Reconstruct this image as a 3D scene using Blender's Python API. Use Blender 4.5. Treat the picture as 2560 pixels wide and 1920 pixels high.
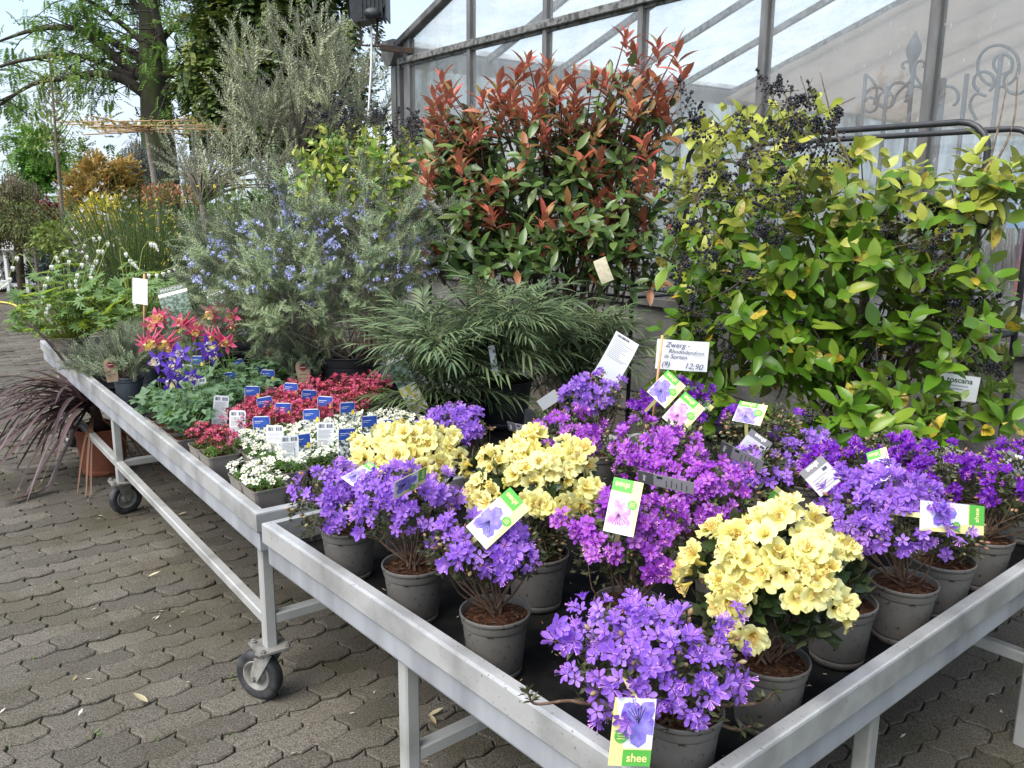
import bpy, math, random
import numpy as np
from mathutils import Matrix, Vector

random.seed(7)
rng = np.random.default_rng(11)
for o in list(bpy.data.objects):
    bpy.data.objects.remove(o, do_unlink=True)
scene = bpy.context.scene
COL = scene.collection
R = math.radians

# ------------------------------------------------------------------ camera
PITCH, ROLL, FPX, CZ = 0.20718841, 0.00874676, 2132.74, 1.49
_fw = np.array([0, math.cos(PITCH), -math.sin(PITCH)])
_rt = np.array([1.0, 0, 0])
_up = np.cross(_rt, _fw)
_c, _s = math.cos(ROLL), math.sin(ROLL)
CRT, CUP = _c * _rt + _s * _up, -_s * _rt + _c * _up
cam_data = bpy.data.cameras.new('camera')
cam_data.sensor_width = 36
cam_data.lens = 36 * FPX / 2560
cam_data.clip_start, cam_data.clip_end = 0.05, 3000
cam = bpy.data.objects.new('camera', cam_data)
COL.objects.link(cam)
cam.matrix_world = Matrix(((CRT[0], CUP[0], -_fw[0], 0), (CRT[1], CUP[1], -_fw[1], 0), (CRT[2], CUP[2], -_fw[2], CZ), (0, 0, 0, 1)))
scene.camera = cam

# ------------------------------------------------------------------ sky, sun, exposure
SUN_EL, SUN_AZ = R(52), R(226)          # azimuth clockwise from +Y (north)
world = bpy.data.worlds.new('World')
scene.world = world
world.use_nodes = True
nt = world.node_tree
nt.nodes.clear()
wo = nt.nodes.new('ShaderNodeOutputWorld')
bg = nt.nodes.new('ShaderNodeBackground')
bg.inputs['Strength'].default_value = 0.125
sky = nt.nodes.new('ShaderNodeTexSky')
sky.sky_type = 'NISHITA'
sky.sun_disc = False
sky.sun_elevation, sky.sun_rotation = SUN_EL, SUN_AZ
sky.air_density, sky.dust_density, sky.ozone_density = 1.2, 1.5, 1.2
tc = nt.nodes.new('ShaderNodeTexCoord')
mp = nt.nodes.new('ShaderNodeMapping')
mp.inputs['Scale'].default_value = (1.0, 1.0, 2.6)
nz = nt.nodes.new('ShaderNodeTexNoise')
nz.inputs['Scale'].default_value = 2.6
nz.inputs['Detail'].default_value = 7
nz.inputs['Roughness'].default_value = 0.55
rp = nt.nodes.new('ShaderNodeValToRGB')
rp.color_ramp.elements[0].position, rp.color_ramp.elements[0].color = 0.36, (0.30, 0.30, 0.30, 1)
rp.color_ramp.elements[1].position, rp.color_ramp.elements[1].color = 0.62, (0.97, 0.97, 0.97, 1)
mx = nt.nodes.new('ShaderNodeMix')
mx.data_type = 'RGBA'
mx.inputs['B'].default_value = (3.25, 3.75, 4.5, 1)
L = nt.links.new
L(tc.outputs['Generated'], mp.inputs['Vector'])
L(mp.outputs[0], nz.inputs['Vector'])
L(nz.outputs['Fac'], rp.inputs[0])
L(rp.outputs[0], mx.inputs['Factor'])
L(sky.outputs[0], mx.inputs['A'])
L(mx.outputs['Result'], bg.inputs['Color'])
L(bg.outputs[0], wo.inputs[0])

sun_data = bpy.data.lights.new('sun', 'SUN')
sun_data.energy = 2.55
sun_data.angle = R(48)
sun_data.color = (1.0, 0.96, 0.9)
sun = bpy.data.objects.new('sun', sun_data)
COL.objects.link(sun)
_sd = Vector((math.sin(SUN_AZ) * math.cos(SUN_EL), math.cos(SUN_AZ) * math.cos(SUN_EL), math.sin(SUN_EL)))
sun.rotation_euler = _sd.to_track_quat('Z', 'Y').to_euler()
vs = scene.view_settings
vs.view_transform, vs.look, vs.exposure, vs.gamma = 'Standard', 'None', 1.12, 1.0
vs.use_curve_mapping = False
scene.render.engine = 'CYCLES'
cy = scene.cycles
cy.max_bounces, cy.diffuse_bounces, cy.glossy_bounces, cy.transmission_bounces, cy.transparent_max_bounces = 6, 3, 2, 4, 8
cy.use_adaptive_sampling, cy.adaptive_threshold = True, 0.02
cy.use_denoising = True
cy.sample_clamp_indirect = 8
cy.caustics_reflective = cy.caustics_refractive = False

# ------------------------------------------------------------------ helpers
def v3(*a):
    return np.array(a, float)

def unit(a):
    a = np.asarray(a, float)
    return a / np.maximum(np.linalg.norm(a, axis=-1, keepdims=True), 1e-9)

def ray(x, y):
    return _fw * FPX + CRT * (x - 1280) + CUP * (960 - y)

def at(x, y, z):                       # photo pixel -> point on the level plane z
    d = ray(x, y)
    return d * ((z - CZ) / d[2]) + v3(0, 0, CZ)

def atd(x, y, Y):                      # photo pixel -> point at distance Y in front
    d = ray(x, y)
    return d * (Y / d[1]) + v3(0, 0, CZ)

def px(P):
    q = np.asarray(P, float) - v3(0, 0, CZ)
    z = q @ _fw
    return 1280 + FPX * (q @ CRT) / z, 960 - FPX * (q @ CUP) / z, z

def zof(P, ypx):                       # height over the foot P that shows at pixel row ypx
    a, b = px(P), px(v3(P[0], P[1], P[2] + 0.1))
    return P[2] + 0.1 * (a[1] - ypx) / (a[1] - b[1])

class MB:
    """collects geometry with material slots and one random number per piece"""
    def __init__(s):
        s.V, s.L, s.S, s.M, s.Q, s.n = [], [], [], [], [], 0
    def add(s, V, F, m=0, r=None):
        V = np.asarray(V, float).reshape(-1, 3)
        s.V.append(V)
        s.L.append(np.concatenate([np.asarray(f) for f in F]) + s.n)
        k = len(F)
        s.S.append(np.array([len(f) for f in F]))
        s.M.append(np.full(k, m) if np.isscalar(m) else np.asarray(m))
        s.Q.append(np.full(k, random.random() if r is None else r))
        s.n += len(V)
        return s
    def scatter(s, V, F, B, T, m=0, r=None):
        """template V,F at frames B (N,3,3 columns = axes, scale included) and places T (N,3)"""
        V = np.asarray(V, float)
        N = len(T)
        if N == 0:
            return s
        P = np.einsum('nij,vj->nvi', B, V) + np.asarray(T)[:, None, :]
        lv = np.concatenate([np.asarray(f) for f in F])
        sz = np.array([len(f) for f in F])
        k = len(F)
        s.V.append(P.reshape(-1, 3))
        s.L.append((lv[None, :] + (np.arange(N) * len(V))[:, None]).ravel() + s.n)
        s.S.append(np.tile(sz, N))
        s.M.append(np.tile(np.full(k, m) if np.isscalar(m) else np.asarray(m), N))
        s.Q.append(np.repeat(rng.random(N) if r is None else np.asarray(r), k))
        s.n += N * len(V)
        return s
    def mesh(s, name, mats, smooth=True):
        me = bpy.data.meshes.new(name)
        V = np.concatenate(s.V)
        Lp = np.concatenate(s.L).astype(np.int32)
        S = np.concatenate(s.S).astype(np.int32)
        me.vertices.add(len(V))
        me.vertices.foreach_set('co', V.astype(np.float32).ravel())
        me.loops.add(len(Lp))
        me.loops.foreach_set('vertex_index', Lp)
        me.polygons.add(len(S))
        st = np.zeros(len(S), np.int32)
        st[1:] = np.cumsum(S)[:-1]
        me.polygons.foreach_set('loop_start', st)
        me.polygons.foreach_set('material_index', np.concatenate(s.M).astype(np.int32))
        me.polygons.foreach_set('use_smooth', np.full(len(S), bool(smooth)))
        a = me.attributes.new('rnd', 'FLOAT', 'FACE')
        a.data.foreach_set('value', np.concatenate(s.Q).astype(np.float32))
        for m in (mats if isinstance(mats, (list, tuple)) else [mats]):
            me.materials.append(m)
        me.update(calc_edges=True)
        return me
    def obj(s, name, mats, parent=None, smooth=True, **kw):
        return ob(name, s.mesh(name, mats, smooth), parent, **kw)

def ob(name, data, parent=None, mat=None, kind=None, label=None, cat=None, group=None):
    o = bpy.data.objects.new(name, data)
    COL.objects.link(o)
    if parent is not None:
        o.parent = parent
    if mat is not None:
        o.matrix_basis = mat
    return tag(o, label, cat, group, kind)

def tag(o, label=None, cat=None, group=None, kind=None):
    if label: o['label'] = label
    if cat: o['category'] = cat
    if group: o['group'] = group
    if kind: o['kind'] = kind
    return o

def root(name, loc, label, cat, group=None, rz=0.0):
    o = ob(name, None, label=label, cat=cat, group=group)
    o.location = tuple(float(x) for x in loc)
    o.rotation_euler = (0, 0, rz)
    return o

def M44(B, t):
    return Matrix([[*map(float, B[i]), float(t[i])] for i in range(3)] + [[0, 0, 0, 1]])

def basis(D, U=(0, 0, 1), roll=None):
    """frames whose Y axis follows D and whose Z axis leans to U; (N,3,3) with axes as columns"""
    D = unit(np.atleast_2d(D))
    U = np.broadcast_to(np.asarray(U, float), D.shape)
    X = np.cross(D, U)
    bad = np.linalg.norm(X, axis=1) < 1e-4
    if bad.any():
        X[bad] = np.cross(D[bad], v3(1, 0.3, 0))
    X = unit(X)
    Z = np.cross(X, D)
    if roll is not None:
        c, s_ = np.cos(roll)[:, None], np.sin(roll)[:, None]
        X, Z = X * c + Z * s_, Z * c - X * s_
    return np.stack([X, D, Z], axis=2)

def rdir(n, zlo=-1.0, zhi=1.0):
    z = rng.uniform(zlo, zhi, n)
    a = rng.uniform(0, 2 * math.pi, n)
    q = np.sqrt(np.maximum(0, 1 - z * z))
    return np.stack([q * np.cos(a), q * np.sin(a), z], 1)

def box(b, lo, hi, m=0, r=None):
    x0, y0, z0 = lo
    x1, y1, z1 = hi
    V = [(x0, y0, z0), (x1, y0, z0), (x1, y1, z0), (x0, y1, z0), (x0, y0, z1), (x1, y0, z1), (x1, y1, z1), (x0, y1, z1)]
    return b.add(V, [(0, 3, 2, 1), (4, 5, 6, 7), (0, 1, 5, 4), (1, 2, 6, 5), (2, 3, 7, 6), (3, 0, 4, 7)], m, r)

def bar(b, p, q, w, h, up=(0, 0, 1), m=0, bev=0.12):
    """chamfered rectangular bar from p to q"""
    p, q = np.asarray(p, float), np.asarray(q, float)
    B = basis(q - p, up)[0]
    c = bev * min(w, h)
    a, d = w / 2, h / 2
    ring = [(-a + c, -d), (a - c, -d), (a, -d + c), (a, d - c), (a - c, d), (-a + c, d), (-a, d - c), (-a, -d + c)]
    V = [e + B[:, 0] * x + B[:, 2] * z for e in (p, q) for x, z in ring]
    F = [(i, (i + 1) % 8, 8 + (i + 1) % 8, 8 + i) for i in range(8)] + [tuple(range(7, -1, -1)), tuple(range(8, 16))]
    return b.add(V, F, m)

def tube(b, pts, rad, n=6, m=0, r=None, cap=True):
    pts = np.asarray(pts, float)
    k = len(pts)
    rad = np.broadcast_to(np.asarray(rad, float), (k,))
    T = unit(np.gradient(pts, axis=0))
    ref = v3(0.31, 0.17, 0.93) if abs(T[0][2]) < 0.9 else v3(1, 0.2, 0)
    X = unit(np.cross(T, ref))
    Y = np.cross(T, X)
    a = np.arange(n) * 2 * math.pi / n
    V = pts[:, None, :] + rad[:, None, None] * (np.cos(a)[None, :, None] * X[:, None, :] + np.sin(a)[None, :, None] * Y[:, None, :])
    F = [(i * n + j, i * n + (j + 1) % n, (i + 1) * n + (j + 1) % n, (i + 1) * n + j) for i in range(k - 1) for j in range(n)]
    if cap:
        F += [tuple(range(n - 1, -1, -1)), tuple((k - 1) * n + j for j in range(n))]
    return b.add(V.reshape(-1, 3), F, m, r)

def lathe(b, prof, n=28, m=0, cen=(0, 0, 0), r=None):
    prof = np.asarray(prof, float)
    a = np.arange(n) * 2 * math.pi / n
    V = np.stack([prof[:, None, 0] * np.cos(a), prof[:, None, 0] * np.sin(a), np.repeat(prof[:, 1:2], n, 1)], 2) + np.asarray(cen)
    F = [(i * n + j, i * n + (j + 1) % n, (i + 1) * n + (j + 1) % n, (i + 1) * n + j) for i in range(len(prof) - 1) for j in range(n)]
    return b.add(V.reshape(-1, 3), F, m, r)

def curve(*P, n=8):
    """smooth path through the points (Catmull-Rom)"""
    P = np.asarray(P, float)
    Q = np.vstack([2 * P[0] - P[1], P, 2 * P[-1] - P[-2]])
    out = []
    for i in range(1, len(Q) - 2):
        t = np.linspace(0, 1, n, endpoint=False)[:, None]
        a, b_, c, d = Q[i - 1:i + 3]
        out.append(0.5 * (2 * b_ + (c - a) * t + (2 * a - 5 * b_ + 4 * c - d) * t ** 2 + (3 * b_ - a - 3 * c + d) * t ** 3))
    return np.vstack(out + [P[-1:]])

def leaf(Ln, W, fold=0.25, bend=0.2, n=4, peak=0.45, tip=1.0, wave=0.0):
    """blade along +Y, face up +Z"""
    t = np.linspace(0, 1, n + 1)
    e = math.log(0.5) / math.log(peak)
    w = np.sin(math.pi * np.clip(t, 0, 1) ** e) ** tip * W / 2
    w[0] = W * 0.04
    w[-1] = 0
    z = -bend * Ln * t ** 2
    zz = z + fold * w + wave * W * np.sin(t * 9)
    V = []
    for i in range(n + 1):
        V += [(-w[i], t[i] * Ln, zz[i]), (0, t[i] * Ln, z[i]), (w[i], t[i] * Ln, z[i] + fold * w[i] - wave * W * np.sin(t[i] * 9))]
    F = []
    for i in range(n):
        a = 3 * i
        if i == n - 1:
            F += [(a, a + 1, a + 4), (a + 1, a + 2, a + 4)]
        else:
            F += [(a, a + 1, a + 4, a + 3), (a + 1, a + 2, a + 5, a + 4)]
    return np.array(V), F

# ------------------------------------------------------------------ materials
def nodes(name):
    m = bpy.data.materials.new(name)
    m.use_nodes = True
    t = m.node_tree
    return m, t, t.nodes['Principled BSDF'], t.nodes['Material Output']

def nd(t, typ, **kw):
    n = t.nodes.new(typ)
    for k, v in kw.items():
        if k in n.inputs:
            n.inputs[k].default_value = v
        else:
            setattr(n, k, v)
    return n

def rgb(c, f=1.0):
    return (c[0] * f, c[1] * f, c[2] * f, 1)

def mat(name, col, rough=0.5, metal=0.0, var=None, scale=8.0, detail=5.0, lo=0.4, hi=0.62, bump=0.0, bscale=60.0, spec=0.5, coord='Object', speck=None, sscale=300.0, slo=0.7, rnd=0.0, stretch=None):
    """painted / mineral / plastic surface: base colour broken up by noise, fine specks and relief"""
    m, t, p, out = nodes(name)
    l = t.links.new
    p.inputs['Roughness'].default_value = rough
    p.inputs['Metallic'].default_value = metal
    p.inputs['Specular IOR Level'].default_value = spec
    p.inputs['Base Color'].default_value = rgb(col)
    tcn = nd(t, 'ShaderNodeTexCoord')
    vec = tcn.outputs[coord]
    if stretch:
        mpn = nd(t, 'ShaderNodeMapping', Scale=stretch)
        l(vec, mpn.inputs[0])
        vec = mpn.outputs[0]
    c_out = None
    if var is not None:
        n = nd(t, 'ShaderNodeTexNoise', Scale=scale, Detail=detail)
        l(vec, n.inputs['Vector'])
        rr = nd(t, 'ShaderNodeValToRGB')
        rr.color_ramp.elements[0].position, rr.color_ramp.elements[0].color = lo, rgb(col)
        rr.color_ramp.elements[1].position, rr.color_ramp.elements[1].color = hi, rgb(var)
        l(n.outputs['Fac'], rr.inputs[0])
        c_out = rr.outputs[0]
    if speck is not None:
        n = nd(t, 'ShaderNodeTexNoise', Scale=sscale, Detail=2.0)
        l(tcn.outputs[coord], n.inputs['Vector'])
        rr = nd(t, 'ShaderNodeValToRGB')
        rr.color_ramp.elements[0].position, rr.color_ramp.elements[0].color = slo, (0, 0, 0, 1)
        rr.color_ramp.elements[1].position, rr.color_ramp.elements[1].color = min(slo + 0.07, 1), (1, 1, 1, 1)
        l(n.outputs['Fac'], rr.inputs[0])
        x = nd(t, 'ShaderNodeMix', data_type='RGBA')
        l(rr.outputs[0], x.inputs['Factor'])
        if c_out: l(c_out, x.inputs['A'])
        else: x.inputs['A'].default_value = rgb(col)
        x.inputs['B'].default_value = rgb(speck)
        c_out = x.outputs['Result']
    if rnd:
        h = nd(t, 'ShaderNodeHueSaturation')
        l(rand(t), h.inputs['Value'])
        mr = nd(t, 'ShaderNodeMapRange')
        mr.inputs['To Min'].default_value, mr.inputs['To Max'].default_value = 1 - rnd, 1 + rnd
        l(rand(t), mr.inputs['Value'])
        l(mr.outputs[0], h.inputs['Value'])
        if c_out: l(c_out, h.inputs['Color'])
        else: h.inputs['Color'].default_value = rgb(col)
        c_out = h.outputs[0]
    if c_out: l(c_out, p.inputs['Base Color'])
    if bump:
        n = nd(t, 'ShaderNodeTexNoise', Scale=bscale, Detail=4.0)
        l(vec, n.inputs['Vector'])
        b = nd(t, 'ShaderNodeBump', Strength=bump, Distance=0.01)
        l(n.outputs['Fac'], b.inputs['Height'])
        l(b.outputs[0], p.inputs['Normal'])
    return m

def rand(t):
    """random number of the piece: face attribute plus object random, wrapped to 0..1"""
    a = nd(t, 'ShaderNodeAttribute', attribute_name='rnd')
    o = nd(t, 'ShaderNodeObjectInfo')
    s = nd(t, 'ShaderNodeMath', operation='ADD')
    t.links.new(a.outputs['Fac'], s.inputs[0])
    t.links.new(o.outputs['Random'], s.inputs[1])
    f = nd(t, 'ShaderNodeMath', operation='FRACT')
    t.links.new(s.outputs[0], f.inputs[0])
    return f.outputs[0]

def leafmat(name, cols, rough=0.42, trans=0.3, under=None, noise=None, nscale=40.0, throat=None, tr=0.02, spec=0.4, bump=0.0):
    """leaf or petal: a colour per piece from a ramp, light through the blade, paler underside"""
    m, t, p, out = nodes(name)
    l = t.links.new
    rr = nd(t, 'ShaderNodeValToRGB')
    el = rr.color_ramp.elements
    for i, c in enumerate(cols):
        e = el[i] if i < 2 else el.new(1.0)
        e.position = i / max(1, len(cols) - 1)
        e.color = rgb(c)
    l(rand(t), rr.inputs[0])
    c = rr.outputs[0]
    tcn = nd(t, 'ShaderNodeTexCoord')
    if noise is not None:
        n = nd(t, 'ShaderNodeTexNoise', Scale=nscale, Detail=3.0)
        l(tcn.outputs['Object'], n.inputs['Vector'])
        r2 = nd(t, 'ShaderNodeValToRGB')
        r2.color_ramp.elements[0].position = 0.5
        r2.color_ramp.elements[1].position = 0.68
        l(n.outputs['Fac'], r2.inputs[0])
        x = nd(t, 'ShaderNodeMix', data_type='RGBA')
        l(r2.outputs[0], x.inputs['Factor'])
        l(c, x.inputs['A'])
        x.inputs['B'].default_value = rgb(noise)
        c = x.outputs['Result']
    if throat is not None:                       # corolla colour changes towards the flower's axis
        s = nd(t, 'ShaderNodeSeparateXYZ')
        l(tcn.outputs['Object'], s.inputs[0])
        cb = nd(t, 'ShaderNodeCombineXYZ')
        l(s.outputs['X'], cb.inputs['X'])
        l(s.outputs['Z'], cb.inputs['Y'])
        ln = nd(t, 'ShaderNodeVectorMath', operation='LENGTH')
        l(cb.outputs[0], ln.inputs[0])
        mr = nd(t, 'ShaderNodeMapRange')
        mr.inputs['From Min'].default_value, mr.inputs['From Max'].default_value = tr * 0.25, tr
        mr.inputs['To Min'].default_value, mr.inputs['To Max'].default_value = 1, 0
        l(ln.outputs['Value'], mr.inputs['Value'])
        x = nd(t, 'ShaderNodeMix', data_type='RGBA')
        l(mr.outputs[0], x.inputs['Factor'])
        l(c, x.inputs['A'])
        x.inputs['B'].default_value = rgb(throat)
        c = x.outputs['Result']
    if under is not None:
        g = nd(t, 'ShaderNodeNewGeometry')
        x = nd(t, 'ShaderNodeMix', data_type='RGBA')
        l(g.outputs['Backfacing'], x.inputs['Factor'])
        l(c, x.inputs['A'])
        x.inputs['B'].default_value = rgb(under)
        c = x.outputs['Result']
    l(c, p.inputs['Base Color'])
    p.inputs['Roughness'].default_value = rough
    p.inputs['Specular IOR Level'].default_value = spec
    if bump:
        n = nd(t, 'ShaderNodeTexNoise', Scale=90.0, Detail=3.0)
        l(tcn.outputs['Object'], n.inputs['Vector'])
        b = nd(t, 'ShaderNodeBump', Strength=bump, Distance=0.004)
        l(n.outputs['Fac'], b.inputs['Height'])
        l(b.outputs[0], p.inputs['Normal'])
    if trans:
        tl = nd(t, 'ShaderNodeBsdfTranslucent')
        l(c, tl.inputs['Color'])
        ms = nd(t, 'ShaderNodeMixShader')
        ms.inputs[0].default_value = trans
        l(p.outputs[0], ms.inputs[1])
        l(tl.outputs[0], ms.inputs[2])
        l(ms.outputs[0], out.inputs['Surface'])
    return m
# ------------------------------------------------------------------ shared surfaces
m_galv = mat('galvanised_aluminium', (0.56, 0.56, 0.555), 0.40, 0.42, var=(0.26, 0.26, 0.255), scale=6, detail=9, lo=0.42, hi=0.72, bump=0.14, bscale=35, speck=(0.22, 0.22, 0.21), sscale=120, slo=0.66)
m_galv_low = mat('weathered_aluminium_band', (0.50, 0.52, 0.56), 0.45, 0.4, var=(0.32, 0.33, 0.36), scale=9, detail=8, lo=0.40, hi=0.7, stretch=(1, 1, 0.06), bump=0.06)
m_tubeleg = mat('aluminium_tube', (0.47, 0.47, 0.455), 0.5, 0.3, var=(0.27, 0.27, 0.25), scale=7, detail=8, lo=0.45, hi=0.75, bump=0.05)
m_fabric = mat('black_ground_fabric', (0.006, 0.006, 0.007), 0.9, var=(0.014, 0.014, 0.013), scale=14, bump=0.5, bscale=420, spec=0.05)
m_rubber = mat('black_rubber', (0.018, 0.019, 0.021), 0.7, var=(0.05, 0.05, 0.052), scale=25, bump=0.1)
m_grey_metal = mat('dull_zinc', (0.30, 0.29, 0.27), 0.55, 0.4, var=(0.16, 0.15, 0.13), scale=30, lo=0.45, hi=0.7, bump=0.1)
m_soil = mat('potting_soil', (0.030, 0.014, 0.008), 0.95, var=(0.085, 0.038, 0.020), scale=90, lo=0.42, hi=0.62, bump=1.0, bscale=120, spec=0.1)
m_bark = leafmat('bark_chip', [(0.03, 0.013, 0.008), (0.10, 0.045, 0.024), (0.06, 0.026, 0.014), (0.17, 0.10, 0.06)], 0.8, 0.0)

# ------------------------------------------------------------------ ground and paving
GU, GN = v3(-0.598, 0.802, 0), v3(0.802, 0.598, 0)
BN = v3(-0.702, 2.242, 0) + 0.015 * GU
m_earth = mat('joint_earth', (0.022, 0.020, 0.013), 0.95, var=(0.050, 0.075, 0.018), scale=4, lo=0.44, hi=0.62, bump=1.0, bscale=90, spec=0.1)
gb = MB().add([(-900, -60, -0.045), (900, -60, -0.045), (900, 1500, -0.045), (-900, 1500, -0.045)], [(0, 1, 2, 3)])
m_terrain = mat('grassy_terrain', (0.045, 0.065, 0.022), 0.95, var=(0.075, 0.085, 0.035), scale=0.05)
ground = gb.obj('ground', m_terrain, kind='structure', label='flat ground far behind the nursery', cat='ground')

def paver_mat():
    m, t, p, out = nodes('concrete_paver')
    l = t.links.new
    tcn = nd(t, 'ShaderNodeTexCoord')
    geo = nd(t, 'ShaderNodeNewGeometry')
    big = nd(t, 'ShaderNodeTexNoise', Scale=2.2, Detail=5.0)
    l(geo.outputs['Position'], big.inputs['Vector'])
    fine = nd(t, 'ShaderNodeTexNoise', Scale=210.0, Detail=3.0, Roughness=0.7)
    l(geo.outputs['Position'], fine.inputs['Vector'])
    r1 = nd(t, 'ShaderNodeValToRGB')
    r1.color_ramp.elements[0].position, r1.color_ramp.elements[0].color = 0.34, (0.036, 0.031, 0.024, 1)
    r1.color_ramp.elements[1].position, r1.color_ramp.elements[1].color = 0.68, (0.215, 0.193, 0.158, 1)
    l(fine.outputs['Fac'], r1.inputs[0])
    h = nd(t, 'ShaderNodeHueSaturation')
    mr = nd(t, 'ShaderNodeMapRange')
    mr.inputs['To Min'].default_value, mr.inputs['To Max'].default_value = 0.74, 1.18
    l(rand(t), mr.inputs['Value'])
    l(mr.outputs[0], h.inputs['Value'])
    l(r1.outputs[0], h.inputs['Color'])
    r2 = nd(t, 'ShaderNodeValToRGB')
    r2.color_ramp.elements[0].position, r2.color_ramp.elements[0].color = 0.46, (0, 0, 0, 1)
    r2.color_ramp.elements[1].position, r2.color_ramp.elements[1].color = 0.70, (0.7, 0.55, 0.55, 1)
    l(big.outputs['Fac'], r2.inputs[0])
    x = nd(t, 'ShaderNodeMix', data_type='RGBA')
    l(r2.outputs[0], x.inputs['Factor'])
    l(h.outputs[0], x.inputs['A'])
    x.inputs['B'].default_value = (0.050, 0.042, 0.015, 1)
    gr = nd(t, 'ShaderNodeTexVoronoi', Scale=140.0)
    l(geo.outputs['Position'], gr.inputs['Vector'])
    r3 = nd(t, 'ShaderNodeValToRGB')
    r3.color_ramp.elements[0].position, r3.color_ramp.elements[0].color = 0.10, (1, 1, 1, 1)
    r3.color_ramp.elements[1].position, r3.color_ramp.elements[1].color = 0.16, (0, 0, 0, 1)
    l(gr.outputs['Distance'], r3.inputs[0])
    x2 = nd(t, 'ShaderNodeMix', data_type='RGBA')
    l(r3.outputs[0], x2.inputs['Factor'])
    l(x.outputs['Result'], x2.inputs['A'])
    x2.inputs['B'].default_value = (0.33, 0.31, 0.27, 1)
    l(x2.outputs['Result'], p.inputs['Base Color'])
    p.inputs['Roughness'].default_value = 0.85
    p.inputs['Specular IOR Level'].default_value = 0.25
    b = nd(t, 'ShaderNodeBump', Strength=0.8, Distance=0.004)
    l(fine.outputs['Fac'], b.inputs['Height'])
    l(b.outputs[0], p.inputs['Normal'])
    return m
m_paver = paver_mat()
paving = MB().add([tuple(BN + GU * a + GN * b_ + v3(0, 0, -0.022)) for a, b_ in ((-4, -9), (-4, 7), (22, 7), (22, -16))], [(0, 1, 2, 3)]).obj('paving', m_earth, kind='structure', label='grey interlocking concrete pavers with mossy joints', cat='paving')

# one paver: zigzag long sides, S shaped short sides
PL, PW, GAP = 0.20, 0.10, 0.0020
za = 0.0075
lo_edge = [(k * PL / 8, za * (1, 0.75, -0.75, -1, -1, -0.75, 0.75, 1)[k % 4 * 2 % 8]) for k in range(9)]
wave = lambda s_: za * (4 * abs(((s_ / PW) % 1.0) - 0.5) - 1)
sx = lambda t_: 0.010 * math.sin(2 * math.pi * t_)
ring = [(k * PL / 8 + 0.0, wave(k * PL / 8)) for k in range(8)]
ring += [(PL + sx(t_), wave(PL) + t_ * PW) for t_ in (0, 0.25, 0.5, 0.75)]
ring += [(k * PL / 8, PW + wave(k * PL / 8)) for k in range(8, 0, -1)]
ring += [(sx(t_), wave(0) + t_ * PW) for t_ in (1, 0.75, 0.5, 0.25)]
ring = np.array(ring)
def inset(rg, d):
    a = unit(rg - np.roll(rg, 1, 0))
    b_ = unit(np.roll(rg, -1, 0) - rg)
    n_ = unit(np.stack([-(a + b_)[:, 1], (a + b_)[:, 0]], 1))
    return rg + n_ * d
cen = ring.mean(0)
r_out, r_top = inset(ring, GAP) - cen, inset(ring, GAP + 0.0045) - cen
nr = len(ring)
PV = np.vstack([np.c_[r_out, np.full(nr, -0.03)], np.c_[r_out, np.full(nr, -0.004)], np.c_[r_top, np.zeros(nr)]])
PF = [(k * nr + i, k * nr + (i + 1) % nr, (k + 1) * nr + (i + 1) % nr, (k + 1) * nr + i) for k in (0, 1) for i in range(nr)] + [tuple(2 * nr + i for i in range(nr))]
paver_me = MB().add(PV, PF, 0, 0.0).mesh('paver', m_paver, smooth=False)
cells = []
for i in range(-40, 150):
    for j in range(-110, 45):
        P = BN + GU * (i * PW + cen[1]) + GN * (j * PL + (i % 2) * PL / 2 + cen[0] - 0.03)
        if P[1] < .5: continue
        q = px(P)
        if q[2] > .6 and -1900 < q[0] < 3300 and q[1] < 2900 and q[2] < 14:
            cells.append((q[2], P, (GN * 1)))
cells.sort(key=lambda c: c[0])
inview = [c for c in cells if -120 < px(c[1])[0] < 2700 and px(c[1])[1] < 2010]
seen = [c for c in inview if px(c[1])[0] < 1250 or px(c[1])[1] > 1700]
first = seen[:300]
ids = set(id(c) for c in first)
def paver_frame(c):
    tx, ty = rng.normal(0, 0.016, 2)
    Z = unit(v3(tx, ty, 1))
    a = rng.normal(0, 0.008)
    X = GN * math.cos(a) + GU * math.sin(a)
    X = unit(X - Z * (X @ Z))
    return np.stack([X, np.cross(Z, X), Z], 1), c[1] + v3(0, 0, rng.normal(0, 0.0028))
for c in first:
    B, T = paver_frame(c)
    ob('paver', paver_me, paving, M44(B, T))
fr = [paver_frame(c) for c in cells if id(c) not in ids]
MB().scatter(PV, PF, np.array([f_[0] for f_ in fr]), np.array([f_[1] for f_ in fr])).obj('paver_field', m_paver, paving, smooth=False, kind='stuff')
# moss and small weeds in the joints
m_weed = leafmat('joint_weed', [(0.05, 0.13, 0.02), (0.11, 0.20, 0.03), (0.16, 0.22, 0.05)], 0.6, 0.25)
wb = MB()
lv, lf = leaf(0.022, 0.005, 0.2, 0.5, 2)
for c in random.sample(inview[:1700], 520):
    k = random.choice((3, 5, 9, 14))
    e = ring[random.randrange(nr)] - cen
    P = c[1] + GN * e[0] + GU * e[1] + v3(0, 0, -0.008)
    sp = random.uniform(0.004, 0.016)
    T = P + np.c_[rng.normal(0, sp, k), rng.normal(0, sp, k), np.zeros(k)]
    wb.scatter(lv, lf, basis(rdir(k, 0.2, 0.9)) * rng.uniform(0.4, 1.2, k)[:, None, None], T)
wb.obj('joint_weeds', m_weed, kind='stuff', label='tiny green weeds and moss growing in the paving joints', cat='weeds')
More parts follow.
